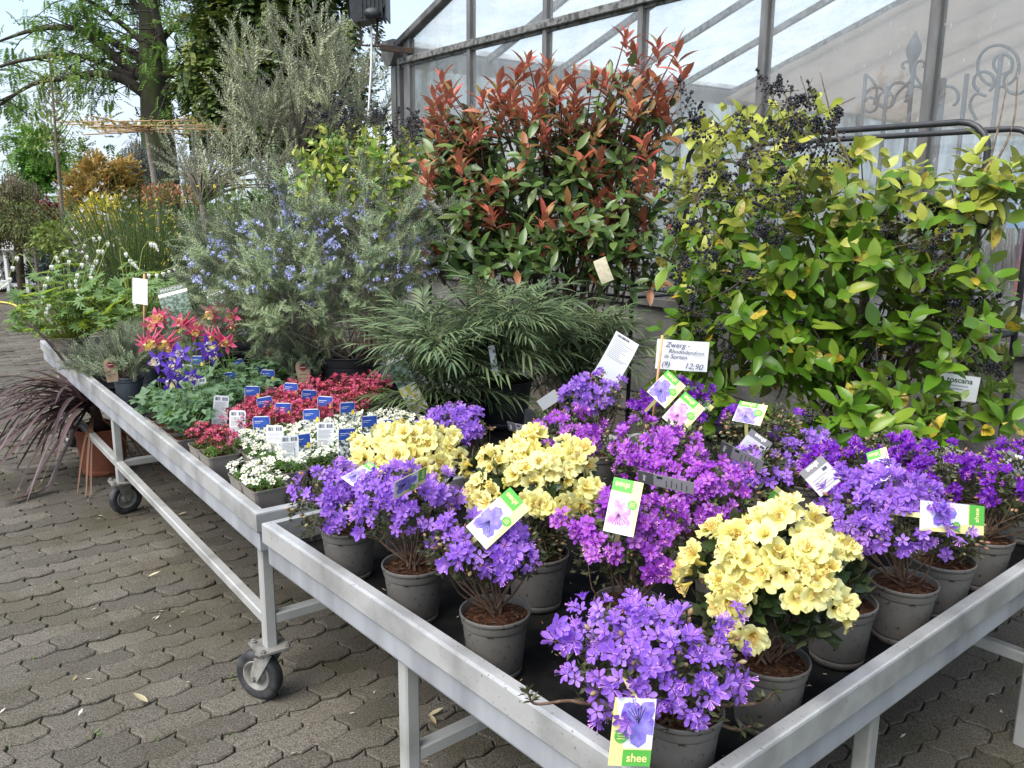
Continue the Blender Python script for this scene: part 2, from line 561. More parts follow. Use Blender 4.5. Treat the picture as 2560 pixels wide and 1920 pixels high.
# petals, twigs and litter lying on the pavers
m_lit = leafmat('litter', [(0.16, 0.10, 0.05), (0.5, 0.47, 0.38), (0.30, 0.22, 0.10), (0.65, 0.63, 0.58), (0.12, 0.07, 0.04)], 0.8, 0.1)
wb = MB()
lv, lf = leaf(0.016, 0.006, 0.4, -0.2, 2)
n_ = 900
i_ = rng.integers(0, 1700, n_)
T = np.array([inview[k][1] for k in i_]) + np.c_[rng.normal(0, 0.06, (n_, 2)), np.full(n_, 0.003)]
D = rdir(n_, 0.0, 0.15)
wb.scatter(lv, lf, basis(D) * (rng.random(n_) ** 2 * 1.4 + 0.35)[:, None, None], T)
wb.obj('fallen_litter', m_lit, kind='stuff', label='dry petals and bits of twig scattered over the pavers', cat='litter')
m_dead = leafmat('dead_leaf', [(0.42, 0.36, 0.20), (0.55, 0.50, 0.34), (0.36, 0.20, 0.09)], 0.6, 0.15)
lm = MB().add(*leaf(0.055, 0.021, 0.5, -0.3, 5)).mesh('fallen_leaf', m_dead)
for k, (x, y, a, s_) in enumerate(((370, 1441, 0.3, 0.9), (370, 1755, 2.8, 1.0), (250, 1190, 0.2, 1.0), (445, 1287, 0.1, 0.8), (1070, 1790, 0.4, 0.9), (1090, 1810, 2.2, 0.7))):
    P = at(x, y, 0.008)
    ob('fallen_leaf', lm, None, M44(basis(v3(math.cos(a), math.sin(a), 0.06))[0] * s_, P), label=('small yellowish leaf on the pavers beside the bench rail', 'pale dry leaf lying on mossy pavers left of the near castor', 'pale leaf by the far castor and terracotta pot', 'pale leaf in the shade under the long bench', 'cream leaf in the shade under the front bench', 'brown curled leaf under the front bench')[k], cat='leaf', group='leaves fallen on the paving')

# ------------------------------------------------------------------ benches
RIM = np.array([(-.028, .640), (-.0055, .640), (-.0016, .6385), (0, .6345), (0, .584), (-.002, .581), (-.011, .580), (-.011, .523), (-.013, .518), (-.045, .518), (-.045, .522), (-.017, .524), (-.017, .572), (-.028, .576)])
def castor(parent, P, ax, trail):
    """P plate centre (local), ax axle yaw, trail offset (x,y) of the wheel"""
    b = MB()
    box(b, (P[0] - .05, P[1] - .05, .170), (P[0] + .05, P[1] + .05, .177))
    A = v3(math.cos(ax), math.sin(ax), 0)
    W = v3(P[0] + trail[0], P[1] + trail[1], 0.080)
    side = v3(-A[1], A[0], 0)
    lathe(b, [(0.0, .170), (.030, .170), (.032, .158), (.0, .156)], 14, 0, (P[0], P[1], 0))
    for s_ in (-1, 1):
        o_ = A * s_ * 0.029
        top = v3(P[0], P[1], .160) + o_
        V = []
        for th in (0, A * s_ * 0.004):
            V += [top + side * .030 + th, top - side * .030 + th, W + o_ - side * .013 + v3(0, 0, -.012) + th, W + o_ + side * .013 + v3(0, 0, -.012) + th]
        b.add(V, [(0, 1, 2, 3), (7, 6, 5, 4), (0, 4, 5, 1), (1, 5, 6, 2), (2, 6, 7, 3), (3, 7, 4, 0)])
    tube(b, [W - A * .040, W + A * .040], .006, 8)
    tube(b, [W - A * .041, W - A * .033], .010, 6)
    tube(b, [W + A * .033, W + A * .041], .010, 6)
    c = b.obj('castor', m_grey_metal, parent, smooth=False)
    Bx = np.stack([side, v3(0, 0, 1), A], 1)
    def ringpart(nm, prof, m_):
        q = MB()
        pr = np.array(prof)
        lathe(q, pr, 32)
        V = np.concatenate(q.V) @ Bx.T + W
        z = MB()
        z.V, z.L, z.S, z.M, z.Q, z.n = [V], q.L, q.S, q.M, q.Q, q.n
        z.obj(nm, m_, c)
    ringpart('tyre', [(.048, -.017), (.060, -.020), (.070, -.020), (.0775, -.014), (.0795, -.005), (.0795, .005), (.0775, .014), (.070, .020), (.060, .020), (.048, .017)], m_rubber)
    ringpart('rim', [(.008, -.016), (.022, -.016), (.024, -.006), (.038, -.006), (.044, -.018), (.049, -.018), (.049, .018), (.044, .018), (.038, .006), (.024, .006), (.022, .016), (.008, .016)], m_grey_metal)
    for sx_ in (-1, 1):
        for sy_ in (-1, 1):
            q = MB()
            tube(q, [(P[0] + sx_ * .038, P[1] + sy_ * .038, .160), (P[0] + sx_ * .038, P[1] + sy_ * .038, .188)], .0055, 6)
            tube(q, [(P[0] + sx_ * .038, P[1] + sy_ * .038, .177), (P[0] + sx_ * .038, P[1] + sy_ * .038, .184)], .010, 6)
            q.obj('bolt', m_grey_metal, c, smooth=False)

def bench(name, org, ang, lx, ly, legs, bars, castors, label):
    """lx along local x, ly along local y; legs (x,y), bars ((x,y),(x,y)), castors ((x,y), axle, trail)"""
    t = root(name, (org[0], org[1], 0), label, 'bench', 'rolling aluminium sales benches', ang)
    cor = [(0, 0), (lx, 0), (lx, ly), (0, ly)]
    nrm = [(0, -1), (1, 0), (0, 1), (-1, 0)]
    for i in range(4):
        p, q = np.array(cor[i]), np.array(cor[(i + 1) % 4])
        npv, nc, nn = (np.array(nrm[k % 4]) for k in (i - 1, i, i + 1))
        V = [(*(p + (nc + npv) * o_), z_) for o_, z_ in RIM] + [(*(q + (nc + nn) * o_), z_) for o_, z_ in RIM]
        k = len(RIM)
        F = [(j, (j + 1) % k, k + (j + 1) % k, k + j) for j in range(k)]
        mi = [1 if 6 <= j <= 7 else 0 for j in range(k)]
        MB().add(V, F, mi).obj('edge_rail', [m_galv, m_galv_low], t, smooth=False)
    fab = MB()
    gx, gy = 30, 30
    X, Y = np.meshgrid(np.linspace(.02, lx - .02, gx), np.linspace(.02, ly - .02, gy))
    Z = .557 + .0022 * np.sin(X * 23 + 3 * np.sin(Y * 7)) * np.sin(Y * 19) + rng.normal(0, .0006, X.shape)
    fab.add(np.stack([X, Y, Z], 2).reshape(-1, 3), [(r_ * gx + c_, r_ * gx + c_ + 1, (r_ + 1) * gx + c_ + 1, (r_ + 1) * gx + c_) for r_ in range(gy - 1) for c_ in range(gx - 1)])
    fab.obj('black_fabric', m_fabric, t)
    tr = MB()
    box(tr, (.012, .012, .528), (lx - .012, ly - .012, .545))
    tr.obj('tray', m_galv_low, t, smooth=False)
    for x, y, zb in legs:
        b = MB()
        bar(b, (x, y, zb), (x, y, .523), .036, .036, (0, 1, 0))
        b.obj('leg', m_tubeleg, t, smooth=False)
    for p, q in bars:
        b = MB()
        bar(b, (*p, .262), (*q, .262), .034, .034)
        b.obj('brace', m_tubeleg, t, smooth=False)
    for P, ax, tr_ in castors:
        castor(t, P, ax, tr_)
    return t
ANG_B = math.atan2(0.598, 0.802)
ANG_A = R(40.2)
lx, ly = 1.40, 3.73
BW, BE = .057, .105
bench('long_bench', BN, ANG_B, lx, ly,
      [(x, y, .177) for x in (BW, lx - BW) for y in (BE, 2.02, 3.45)],
      [((BW, BE + .018), (BW, 2.002)), ((BW, 2.038), (BW, 3.432)), ((lx - BW, BE + .018), (lx - BW, 2.002)), ((lx - BW, 2.038), (lx - BW, 3.432))] + [((BW + .018, y), (lx - BW - .018, y)) for y in (BE, 2.02, 3.45)],
      [((BW, BE), R(-150), (-.030, .020)), ((BW, 2.02), R(-75), (.02, .03)), ((lx - BW, BE), R(40), (.02, .03)), ((lx - BW, 2.02), R(10), (-.02, .03)), ((BW, 3.45), R(10), (.02, .03)), ((lx - BW, 3.45), R(80), (.02, .03))],
      'long aluminium bench on castors with columbines and rosemary')
CA = v3(0.253, 1.086, 0)
ax_, ay_ = 2.25, 1.44
bench('front_bench', CA, ANG_A, ax_, ay_,
      [(.05, .80, .0), (.66, .05, .0), (1.62, .05, .0), (ax_ - .05, .80, .0), (.66, ay_ - .05, .0), (1.62, ay_ - .05, .0)],
      [((.068, .80), (ax_ - .068, .80)), ((.66, .068), (.66, .782)), ((1.62, .068), (1.62, .782)), ((.66, .818), (.66, ay_ - .068)), ((1.62, .818), (1.62, ay_ - .068))], [],
      'front aluminium bench holding the potted dwarf rhododendrons')
ZF = 0.558      # fabric level on the benches

# ------------------------------------------------------------------ greenhouse
E_ = v3(0.598, -0.802, 0)
GC = v3(-1.114, 8.975, 0)
GA = math.atan2(-0.802, 0.598)
def gh(s_, d_, z_):
    return GC + E_ * s_ + GN * d_ + v3(0, 0, z_)
SL, Z0 = 0.3266, 3.047
rz_ = lambda s_: Z0 + SL * s_ if s_ <= 6.4 else Z0 + SL * (12.8 - s_)
m_frame = mat('weathered_grey_frame', (0.105, 0.100, 0.098), 0.6, 0.2, var=(0.20, 0.20, 0.20), scale=9, detail=8, lo=0.42, hi=0.72, bump=0.4, bscale=40, stretch=(1, 1, .25))
m_rail = mat('lichened_glazing_rail', (0.20, 0.20, 0.195), 0.7, 0.2, var=(0.06, 0.06, 0.055), scale=22, detail=8, lo=0.45, hi=0.62, bump=0.4, bscale=50)
m_conc = mat('stained_concrete', (0.20, 0.195, 0.18), 0.9, var=(0.075, 0.072, 0.066), scale=3.5, detail=9, lo=0.38, hi=0.66, bump=0.6, bscale=45, spec=0.2)

def glassmat(name, dirt, tint, refl=1.0, rough=0.03, thru=0.5):
    m, t, p, out = nodes(name)
    l = t.links.new
    t.nodes.remove(p)
    tr_ = nd(t, 'ShaderNodeBsdfTransparent')
    tr_.inputs['Color'].default_value = rgb(tint)
    gl = nd(t, 'ShaderNodeBsdfGlossy', Roughness=rough)
    lw = nd(t, 'ShaderNodeLayerWeight', Blend=0.5)
    pw = nd(t, 'ShaderNodeMath', operation='POWER')
    pw.inputs[1].default_value = 5.0
    l(lw.outputs['Facing'], pw.inputs[0])
    fr_ = nd(t, 'ShaderNodeMath', operation='MULTIPLY_ADD')
    fr_.inputs[1].default_value, fr_.inputs[2].default_value = 0.92, 0.07
    l(pw.outputs[0], fr_.inputs[0])
    m1 = nd(t, 'ShaderNodeMixShader')
    mul = nd(t, 'ShaderNodeMath', operation='MULTIPLY')
    mul.inputs[1].default_value = refl
    l(fr_.outputs[0], mul.inputs[0])
    l(mul.outputs[0], m1.inputs[0])
    l(tr_.outputs[0], m1.inputs[1])
    l(gl.outputs[0], m1.inputs[2])
    df = nd(t, 'ShaderNodeBsdfDiffuse')
    df.inputs['Color'].default_value = (0.70, 0.70, 0.69, 1)
    tl = nd(t, 'ShaderNodeBsdfTranslucent')
    tl.inputs['Color'].default_value = (0.70, 0.72, 0.72, 1)
    m0 = nd(t, 'ShaderNodeMixShader')
    m0.inputs[0].default_value = thru
    l(df.outputs[0], m0.inputs[1])
    l(tl.outputs[0], m0.inputs[2])
    geo = nd(t, 'ShaderNodeNewGeometry')
    mp_ = nd(t, 'ShaderNodeMapping', Scale=(1, 1, 0.35))
    l(geo.outputs['Position'], mp_.inputs[0])
    n1 = nd(t, 'ShaderNodeTexNoise', Scale=3.0, Detail=8.0, Roughness=0.65)
    l(mp_.outputs[0], n1.inputs['Vector'])
    mr = nd(t, 'ShaderNodeMapRange')
    mr.inputs['From Min'].default_value, mr.inputs['From Max'].default_value = 0.3, 0.72
    mr.inputs['To Min'].default_value, mr.inputs['To Max'].default_value = dirt * 0.35, dirt * 1.5
    l(n1.outputs['Fac'], mr.inputs['Value'])
    n2 = nd(t, 'ShaderNodeTexNoise', Scale=70.0, Detail=2.0)
    l(mp_.outputs[0], n2.inputs['Vector'])
    r2 = nd(t, 'ShaderNodeValToRGB')
    r2.color_ramp.elements[0].position, r2.color_ramp.elements[0].color = 0.70, (0, 0, 0, 1)
    r2.color_ramp.elements[1].position, r2.color_ramp.elements[1].color = 0.76, (0.5, 0.5, 0.5, 1)
    l(n2.outputs['Fac'], r2.inputs[0])
    ad = nd(t, 'ShaderNodeMath', operation='ADD', use_clamp=True)
    l(mr.outputs[0], ad.inputs[0])
    l(r2.outputs[0], ad.inputs[1])
    m2 = nd(t, 'ShaderNodeMixShader')
    l(ad.outputs[0], m2.inputs[0])
    l(m1.outputs[0], m2.inputs[1])
    l(m0.outputs[0], m2.inputs[2])
    l(m2.outputs[0], out.inputs['Surface'])
    return m
m_glass = glassmat('dusty_glass', 0.14, (0.93, 0.95, 0.95))
m_roofglass = glassmat('whitewashed_roof_glass', 0.6, (0.95, 0.97, 0.98), 0.6, 0.2, 0.93)
m_whitewash = glassmat('whitewashed_side_glass', 0.85, (0.95, 0.97, 0.98), 0.4, 0.3, 0.93)
m_cloth = leafmat('beige_shade_cloth', [(0.41, 0.335, 0.275), (0.41, 0.335, 0.275)], 0.9, 0.6, spec=0.1)
g_ = root('greenhouse', GC, 'grey framed glass greenhouse with gable wall on concrete plinth', 'greenhouse', None, GA)
S_END = 9.7
mull = [0.12, 1.215, 2.29, 3.347, 4.392, 5.447, 6.50, 7.55, 8.6, 9.65]
b = MB()
box(b, (-.1, -.06, 0), (S_END, .20, .80))
box(b, (-.1, -.10, .80), (S_END, .22, .85))
b.obj('plinth', m_conc, g_, smooth=False)
b = MB()
box(b, (0, -.05, .85), (S_END, .05, .89))
b.obj('sill_bar', m_frame, g_, smooth=False)
for k, s_ in enumerate(mull):
    b = MB()
    w = .05 if k else .11
    bar(b, (s_, 0, .87), (s_, 0, rz_(s_) - .02), w, .075, (0, 1, 0))
    bar(b, (s_ - w / 2 - .008, .0, .89), (s_ - w / 2 - .008, .0, rz_(s_) - .03), .014, .035, (0, 1, 0))
    b.obj('post', m_frame, g_, smooth=False)
b = MB()
bar(b, (-.02, -.035, 2.869), (S_END, -.035, 2.869), .05, .060)
bar(b, (-.02, -.01, 2.83), (S_END, -.01, 2.83), .03, .030)
b.obj('glazing_rail', m_rail, g_, smooth=False)
b = MB()
bar(b, (-.32, -.02, rz_(-.32)), (6.4, -.02, rz_(6.4)), .10, .07)
b.obj('verge_bar', m_frame, g_, smooth=False)
b = MB()
bar(b, (6.4, -.02, rz_(6.4)), (12, -.02, rz_(12)), .10, .07)
b.obj('verge_bar', m_frame, g_, smooth=False)
for k in range(len(mull) - 1):
    a, c = mull[k] + .025, mull[k + 1] - .025
    for z0_, za_, zc_ in ((.89, 2.815, 2.815), (2.895, rz_(a) - .04, rz_(c) - .04)):
        q = MB().add([(a, 0, z0_), (c, 0, z0_), (c, 0, zc_), (a, 0, za_), (a, .004, z0_), (c, .004, z0_), (c, .004, zc_), (a, .004, za_)], [(0, 1, 2, 3), (7, 6, 5, 4), (0, 4, 5, 1), (1, 5, 6, 2), (2, 6, 7, 3), (3, 7, 4, 0)])
        q.obj('pane', m_glass, g_, smooth=False)
# gutter end and downpipe at the corner
b = MB()
prof = [(-.30, 2.93), (-.30, 3.06), (-.28, 3.09), (-.06, 3.09), (-.04, 3.06), (-.04, 2.95), (-.12, 2.85), (-.20, 2.85)]
for y_ in (-.08, 8.0):
    pass
V = [(x_, -.08, z_) for x_, z_ in prof] + [(x_, 8.0, z_) for x_, z_ in prof]
k = len(prof)
b.add(V, [(i, (i + 1) % k, k + (i + 1) % k, k + i) for i in range(k)] + [tuple(range(k))[::-1], tuple(range(k, 2 * k))])
b.obj('gutter', m_frame, g_, smooth=False)
b = MB()
bar(b, (-.14, .0, 0), (-.14, .0, 2.84), .09, .09, (0, 1, 0))
bar(b, (-.02, -.02, .87), (-.02, -.02, 2.84), .045, .06, (0, 1, 0))
b.obj('corner_post', m_frame, g_, smooth=False)
# roof: rafters, glass, shade cloth hung below the roof from the sixth rafter on
for y_ in np.arange(1.05, 14, 1.0):
    b = MB()
    bar(b, (-.05, y_, rz_(-.05) - .05), (6.4, y_, rz_(6.4) - .05), .05, .07)
    b.obj('rafter', m_rail, g_, smooth=False)
for j, y_ in enumerate(np.arange(0.05, 14, 1.0)):
    q = MB().add([(-.1, y_, rz_(-.1)), (6.4, y_, rz_(6.4)), (6.4, y_ + .99, rz_(6.4)), (-.1, y_ + .99, rz_(-.1))], [(0, 1, 2, 3)])
    q.obj('roof_pane', m_roofglass, g_, smooth=False)
q = MB().add([(6.4, .05, rz_(6.4)), (12.8, .05, rz_(12.8)), (12.8, 14, rz_(12.8)), (6.4, 14, rz_(6.4))], [(0, 1, 2, 3)])
q.obj('roof_pane', m_roofglass, g_, smooth=False)
q = MB()
nx_, ny_ = 40, 30
for i in range(1):
    X, Y = np.meshgrid(np.linspace(-.05, 12.5, nx_), np.linspace(4.9, 14, ny_))
    Z = np.array([[rz_(x_) - .14 for x_ in row] for row in X]) - .05 * np.abs(np.sin((Y - 4.9) * math.pi / 3.0)) + .006 * np.sin(X * 9)
    q.add(np.stack([X, Y, Z], 2).reshape(-1, 3), [(r_ * nx_ + c_, r_ * nx_ + c_ + 1, (r_ + 1) * nx_ + c_ + 1, (r_ + 1) * nx_ + c_) for r_ in range(ny_ - 1) for c_ in range(nx_ - 1)])
q.obj('shade_cloth', m_cloth, g_)
m_in = mat('pale_interior_floor', (0.34, 0.33, 0.31), 0.8, var=(0.22, 0.22, 0.21), scale=2)
b = MB().add([(0, .2, .01), (12.8, .2, .01), (12.8, 14, .01), (0, 14, .01)], [(0, 1, 2, 3)])
b.obj('shop_floor', m_in, g_, smooth=False)
for j in range(7):
    y_ = j * 2.0 + .05
    q = MB().add([(0, y_, .8), (0, y_ + 1.93, .8), (0, y_ + 1.93, 3.0), (0, y_, 3.0)], [(0, 1, 2, 3)])
    q.obj('side_pane', m_whitewash, g_, smooth=False)
    b = MB()
    bar(b, (0, y_ + 1.97, 0), (0, y_ + 1.97, 3.0), .06, .06, (0, 1, 0))
    b.obj('side_post', m_frame, g_, smooth=False)
m_shopwall = mat('shop_back_wall', (0.17, 0.165, 0.155), 0.9, var=(0.09, 0.088, 0.08), scale=1.2)
b = MB()
box(b, (0, 13.9, 0), (12.8, 14.0, .8))
box(b, (12.7, 0.3, 0), (12.8, 13.9, 3.0))
box(b, (0.02, .3, 0), (.06, 13.9, .8))
b.obj('shop_wall', m_shopwall, g_, smooth=False)
for j in range(6):
    q = MB().add([(j * 2.1 + .05, 13.95, .8), (j * 2.1 + 2.05, 13.95, .8), (j * 2.1 + 2.05, 13.95, 3.4 + .3 * min(j, 3)), (j * 2.1 + .05, 13.95, 3.0 + .3 * min(j, 3))], [(0, 1, 2, 3)])
    q.obj('back_pane', m_whitewash, g_, smooth=False)
    b = MB()
    bar(b, (j * 2.1 + 2.1, 13.95, 0), (j * 2.1 + 2.1, 13.95, 3.8), .08, .08, (0, 1, 0))
    b.obj('back_post', m_rail, g_, smooth=False)
# distant paving that goes on past the built pavers
far = MB().add([tuple(atd(-2600, 512, 13.6) * v3(1, 1, 0) + v3(0, 0, -.006)), tuple(atd(1500, 512, 13.6) * v3(1, 1, 0) + v3(0, 0, -.006)), (6, 34, -.006), (-60, 34, -.006)], [(0, 1, 2, 3)])
far.obj('far_paving', m_paver, kind='structure', label='distant paved yard behind the benches', cat='paving')
# ------------------------------------------------------------------ pots
m_taupe = mat('taupe_plastic', (0.215, 0.190, 0.168), 0.55, var=(0.18, 0.16, 0.142), scale=12, speck=(0.04, 0.03, 0.025), sscale=95, slo=0.70, bump=0.05, spec=0.4)
m_greypot = mat('grey_plastic', (0.118, 0.110, 0.100), 0.5, var=(0.092, 0.086, 0.078), scale=10, speck=(0.02, 0.017, 0.014), sscale=90, slo=0.64, bump=0.06, spec=0.4, rnd=0.14)
m_slate = mat('slate_blue_plastic', (0.085, 0.098, 0.115), 0.45, var=(0.06, 0.07, 0.085), scale=8, spec=0.4)
m_blackpot = mat('black_plastic', (0.012, 0.013, 0.016), 0.45, var=(0.022, 0.023, 0.026), scale=9, spec=0.4, bump=0.05)
m_terra = mat('terracotta_plastic', (0.36, 0.115, 0.058), 0.6, var=(0.26, 0.085, 0.045), scale=9, speck=(0.12, 0.06, 0.04), sscale=60, slo=0.7)
_potc = {}
def pot(parent, rt, h, m_, loc=(0, 0, 0), taper=0.76, soil=True):
    key = (round(rt, 4), round(h, 4), m_.name, taper)
    if key not in _potc:
        rb = rt * taper
        rr = lambda z_: rb + (rt * 0.955 - rb) * z_ / h
        hb = h * 0.80
        prof = [(rb * .55, .004), (rb * .90, .004), (rb * .93, 0), (rb, .001), (rr(h * .12), h * .12), (rr(h * .13) - .0012, h * .125), (rr(h * .14), h * .135), (rr(h * .17), h * .17), (rr(hb * .95), hb * .95), (rr(hb) - .0003, hb - .002), (rr(hb) - .0008, hb), (rr(hb) + .0016, hb + .0008), (rr(hb) + .0022, hb + .0022), (rr(hb) + .0026, hb + .005), (rt * .9845, h - .012), (rt * .985, h - .008), (rt * .985 + .0012, h - .0075), (rt + .0008, h - .006), (rt + .0008, h - .0015), (rt, h), (rt - .0022, h), (rt - .0035, h - .003), (rr(h * .7) - .003, h * .7)]
        b = MB()
        lathe(b, prof, 36)
        _potc[key] = b.mesh('pot', m_)
    ob('pot', _potc[key], parent, Matrix.Translation(loc))
    if soil:
        b = MB()
        rs = rt * .945
        zs = h * .90
        g = [(0.0, 0)]
        rings, seg = 5, 22
        V = [(loc[0], loc[1], loc[2] + zs + .004)]
        for i in range(1, rings + 1):
            for j in range(seg):
                a = j * 2 * math.pi / seg
                V.append((loc[0] + rs * i / rings * math.cos(a), loc[1] + rs * i / rings * math.sin(a), loc[2] + zs + random.gauss(0, .0022) + .005 * (1 - i / rings)))
        F = [(0, 1 + j, 1 + (j + 1) % seg) for j in range(seg)]
        F += [(1 + (i - 1) * seg + j, 1 + i * seg + j, 1 + i * seg + (j + 1) % seg, 1 + (i - 1) * seg + (j + 1) % seg) for i in range(1, rings) for j in range(seg)]
        b.add(V, F)
        n_ = 46
        a, q = rng.uniform(0, 6.28, n_), rs * .93 * np.sqrt(rng.random(n_))
        T = np.stack([loc[0] + q * np.cos(a), loc[1] + q * np.sin(a), np.full(n_, loc[2] + zs + .004)], 1)
        cv, cf = leaf(.014, .005, .3, .2, 2)
        b.scatter(cv, cf, basis(rdir(n_, -.1, .35)) * rng.uniform(.5, 1.4, n_)[:, None, None], T, 1)
        b.obj('soil', [m_soil, m_bark], parent)

# ------------------------------------------------------------------ dwarf rhododendrons
def petal_flower(np_, Ln, W, cup, tilt, stam=8, sl=1.15, n=3, gap=0.0, mats=2, curl=0.35):
    """open flower facing +Y: np_ separate petals on a short funnel, long stamens"""
    b = MB()
    for k in range(np_):
        a = k * 2 * math.pi / np_ + random.gauss(0, .07)
        rad = v3(math.cos(a), 0, math.sin(a))
        tan = v3(-math.sin(a), 0, math.cos(a))
        V, F = [], []
        t_ = np.linspace(0, 1, n + 1)
        for i, t in enumerate(t_):
            w = W * (0.22 + 0.78 * math.sin(math.pi * min(t * .93 + .03, 1) ** 1.1)) * (0.5 if i == 0 else 1) * .5
            if i == n: w = W * .17
            r_ = .0025 + Ln * (t ** 1.0) * math.cos(tilt * (1 - t * .5))
            y_ = Ln * (cup * (t - curl * t ** 2.4)) 
            c_ = rad * r_ + v3(0, y_, 0)
            rz = random.gauss(0, .0006)
            V += [c_ - tan * w + v3(0, .0016 + rz, 0), c_ - v3(0, .0006, 0), c_ + tan * w + v3(0, .0016 - rz, 0)]
        for i in range(n):
            q = 3 * i
            F += [(q, q + 3, q + 4, q + 1), (q + 1, q + 4, q + 5, q + 2)]
        b.add(V, F, 0, 0.0)
    for k in range(stam):
        d = unit(v3(random.gauss(0, .42), 1.0, random.gauss(0, .42) - .1))
        L_ = Ln * sl * random.uniform(.8, 1.1)
        w = .00042
        s_ = unit(np.cross(d, v3(.2, .1, 1)))
        e = d * L_ + v3(0, 0, .10 * L_)
        b.add([v3(0, .003, 0) - s_ * w, v3(0, .003, 0) + s_ * w, e + s_ * w, e - s_ * w], [(0, 1, 2, 3)], 1, 0.0)
        b.add([e - s_ * .0011, e + s_ * .0011, e + d * .0022 + s_ * .0011, e + d * .0022 - s_ * .0011], [(0, 1, 2, 3)], 1, .5)
    return b

def bell_flower(Rm, depth, lobes=5):
    """wide ruffled bell facing +Y"""
    b = MB()
    na, ns = 30, 6
    V, F = [], []
    ph = random.uniform(0, 6.28)
    for i in range(ns + 1):
        t = i / ns
        for j in range(na):
            a = j * 2 * math.pi / na
            lob = abs(math.cos(lobes * a / 2))
            r_ = Rm * (.16 + .84 * (t ** 1.35)) * (1 - (1 - lob ** .55) * .30 * t ** 2)
            y_ = depth * (t ** .72) - depth * .20 * t ** 5 - (1 - lob) * .004 * t
            if t > .6:
                y_ += (.0028 * math.sin(a * 11 + ph) + .0018 * math.sin(a * 17 + 2 * ph)) * (t - .6) / .4
            V.append((r_ * math.cos(a), y_, r_ * math.sin(a)))
    for i in range(ns):
        for j in range(na):
            F.append((i * na + j, (i + 1) * na + j, (i + 1) * na + (j + 1) % na, i * na + (j + 1) % na))
    b.add(V, F, 0, 0.0)
    for k in range(9):
        d = unit(v3(random.gauss(0, .28), 1.0, random.gauss(0, .28) - .12))
        s_ = unit(np.cross(d, v3(.2, .1, 1)))
        e = d * depth * .95
        b.add([v3(0, .004, 0) - s_ * .0006, v3(0, .004, 0) + s_ * .0006, e + s_ * .0005, e - s_ * .0005], [(0, 1, 2, 3)], 1, 0.0)
        b.add([e - s_ * .0014, e + s_ * .0014, e + d * .003 + s_ * .0014, e + d * .003 - s_ * .0014], [(0, 1, 2, 3)], 1, 0.6)
    return b

m_rh_leaf = leafmat('rhododendron_leaf', [(0.030, 0.042, 0.016), (0.070, 0.085, 0.034), (0.11, 0.125, 0.060), (0.075, 0.060, 0.032)], 0.4, 0.15, under=(0.10, 0.10, 0.05))
m_rh_new = leafmat('rhododendron_young_leaf', [(0.10, 0.15, 0.04), (0.16, 0.20, 0.07), (0.07, 0.10, 0.03)], 0.45, 0.25)
m_rh_big = leafmat('broad_dark_leaf', [(0.018, 0.038, 0.012), (0.035, 0.06, 0.018)], 0.35, 0.12, under=(0.08, 0.10, 0.05))
m_twig = mat('brown_twig', (0.090, 0.048, 0.028), 0.8, var=(0.16, 0.10, 0.065), scale=60, bump=0.5, bscale=150)
m_budm = leafmat('flower_bud', [(0.34, 0.22, 0.11), (0.42, 0.33, 0.17), (0.30, 0.12, 0.09), (0.40, 0.36, 0.16)], 0.5, 0.15)
PET = {
    'violet': (leafmat('violet_petal', [(0.31, 0.13, 0.70), (0.40, 0.20, 0.80), (0.25, 0.085, 0.60), (0.50, 0.30, 0.84), (0.36, 0.14, 0.66)], 0.55, 0.35, throat=(0.66, 0.36, 0.84), tr=0.008), (0.55, 0.25, 0.75)),
    'magenta': (leafmat('magenta_petal', [(0.38, 0.060, 0.62), (0.52, 0.12, 0.70), (0.30, 0.050, 0.55), (0.62, 0.24, 0.72), (0.44, 0.10, 0.72)], 0.55, 0.35, throat=(0.42, 0.01, 0.35), tr=0.007), (0.7, 0.3, 0.6)),
    'purple': (leafmat('deep_purple_petal', [(0.16, 0.013, 0.47), (0.24, 0.025, 0.56), (0.12, 0.01, 0.38)], 0.55, 0.35, throat=(0.35, 0.02, 0.5), tr=0.007), (0.5, 0.15, 0.6)),
    'yellow': (leafmat('yellow_petal', [(0.93, 0.88, 0.36), (0.95, 0.92, 0.48), (0.92, 0.84, 0.28)], 0.6, 0.38, throat=(0.88, 0.74, 0.16), tr=0.014), (0.62, 0.40, 0.12)),
}
FLW = {}
for k, (pm, st) in PET.items():
    sm = mat(k + '_stamen', st, 0.6)
    if k == 'yellow':
        FLW[k] = [bell_flower(a_, b_).mesh('flower', [pm, sm]) for a_, b_ in ((.027, .024), (.025, .027), (.022, .030), (.028, .020), (.013, .030))]
    elif k == 'magenta':
        FLW[k] = [petal_flower(5, .0145, .0105, .55, .5, 5, .9).mesh('flower', [pm, sm]) for _ in range(4)]
    else:
        FLW[k] = [petal_flower(5, .0152, .0105, c_, .35, 8, 1.2).mesh('flower', [pm, sm]) for c_ in (.25, .55, .85, .45, 1.5)]
_lv = {'small': leaf(.016, .0062, .25, .15, 2, .5, .8), 'young': leaf(.020, .0070, .3, .1, 2, .5, .8), 'big': leaf(.045, .019, .25, .25, 4, .5, .8)}

def canopy_tips(n, c, r_, low=-.55, shell=.74):
    """branch tips on and just under a lumpy dome"""
    D = rdir(n, low, 1)
    lump = 1 + .13 * np.sin(D[:, 0] * 5 + c[0] * 40) * np.sin(D[:, 1] * 6 + 1) + rng.normal(0, .06, n)
    q = (shell + (1 - shell) * rng.random(n) ** .5) * lump
    return c + D * np.asarray(r_) * q[:, None], D

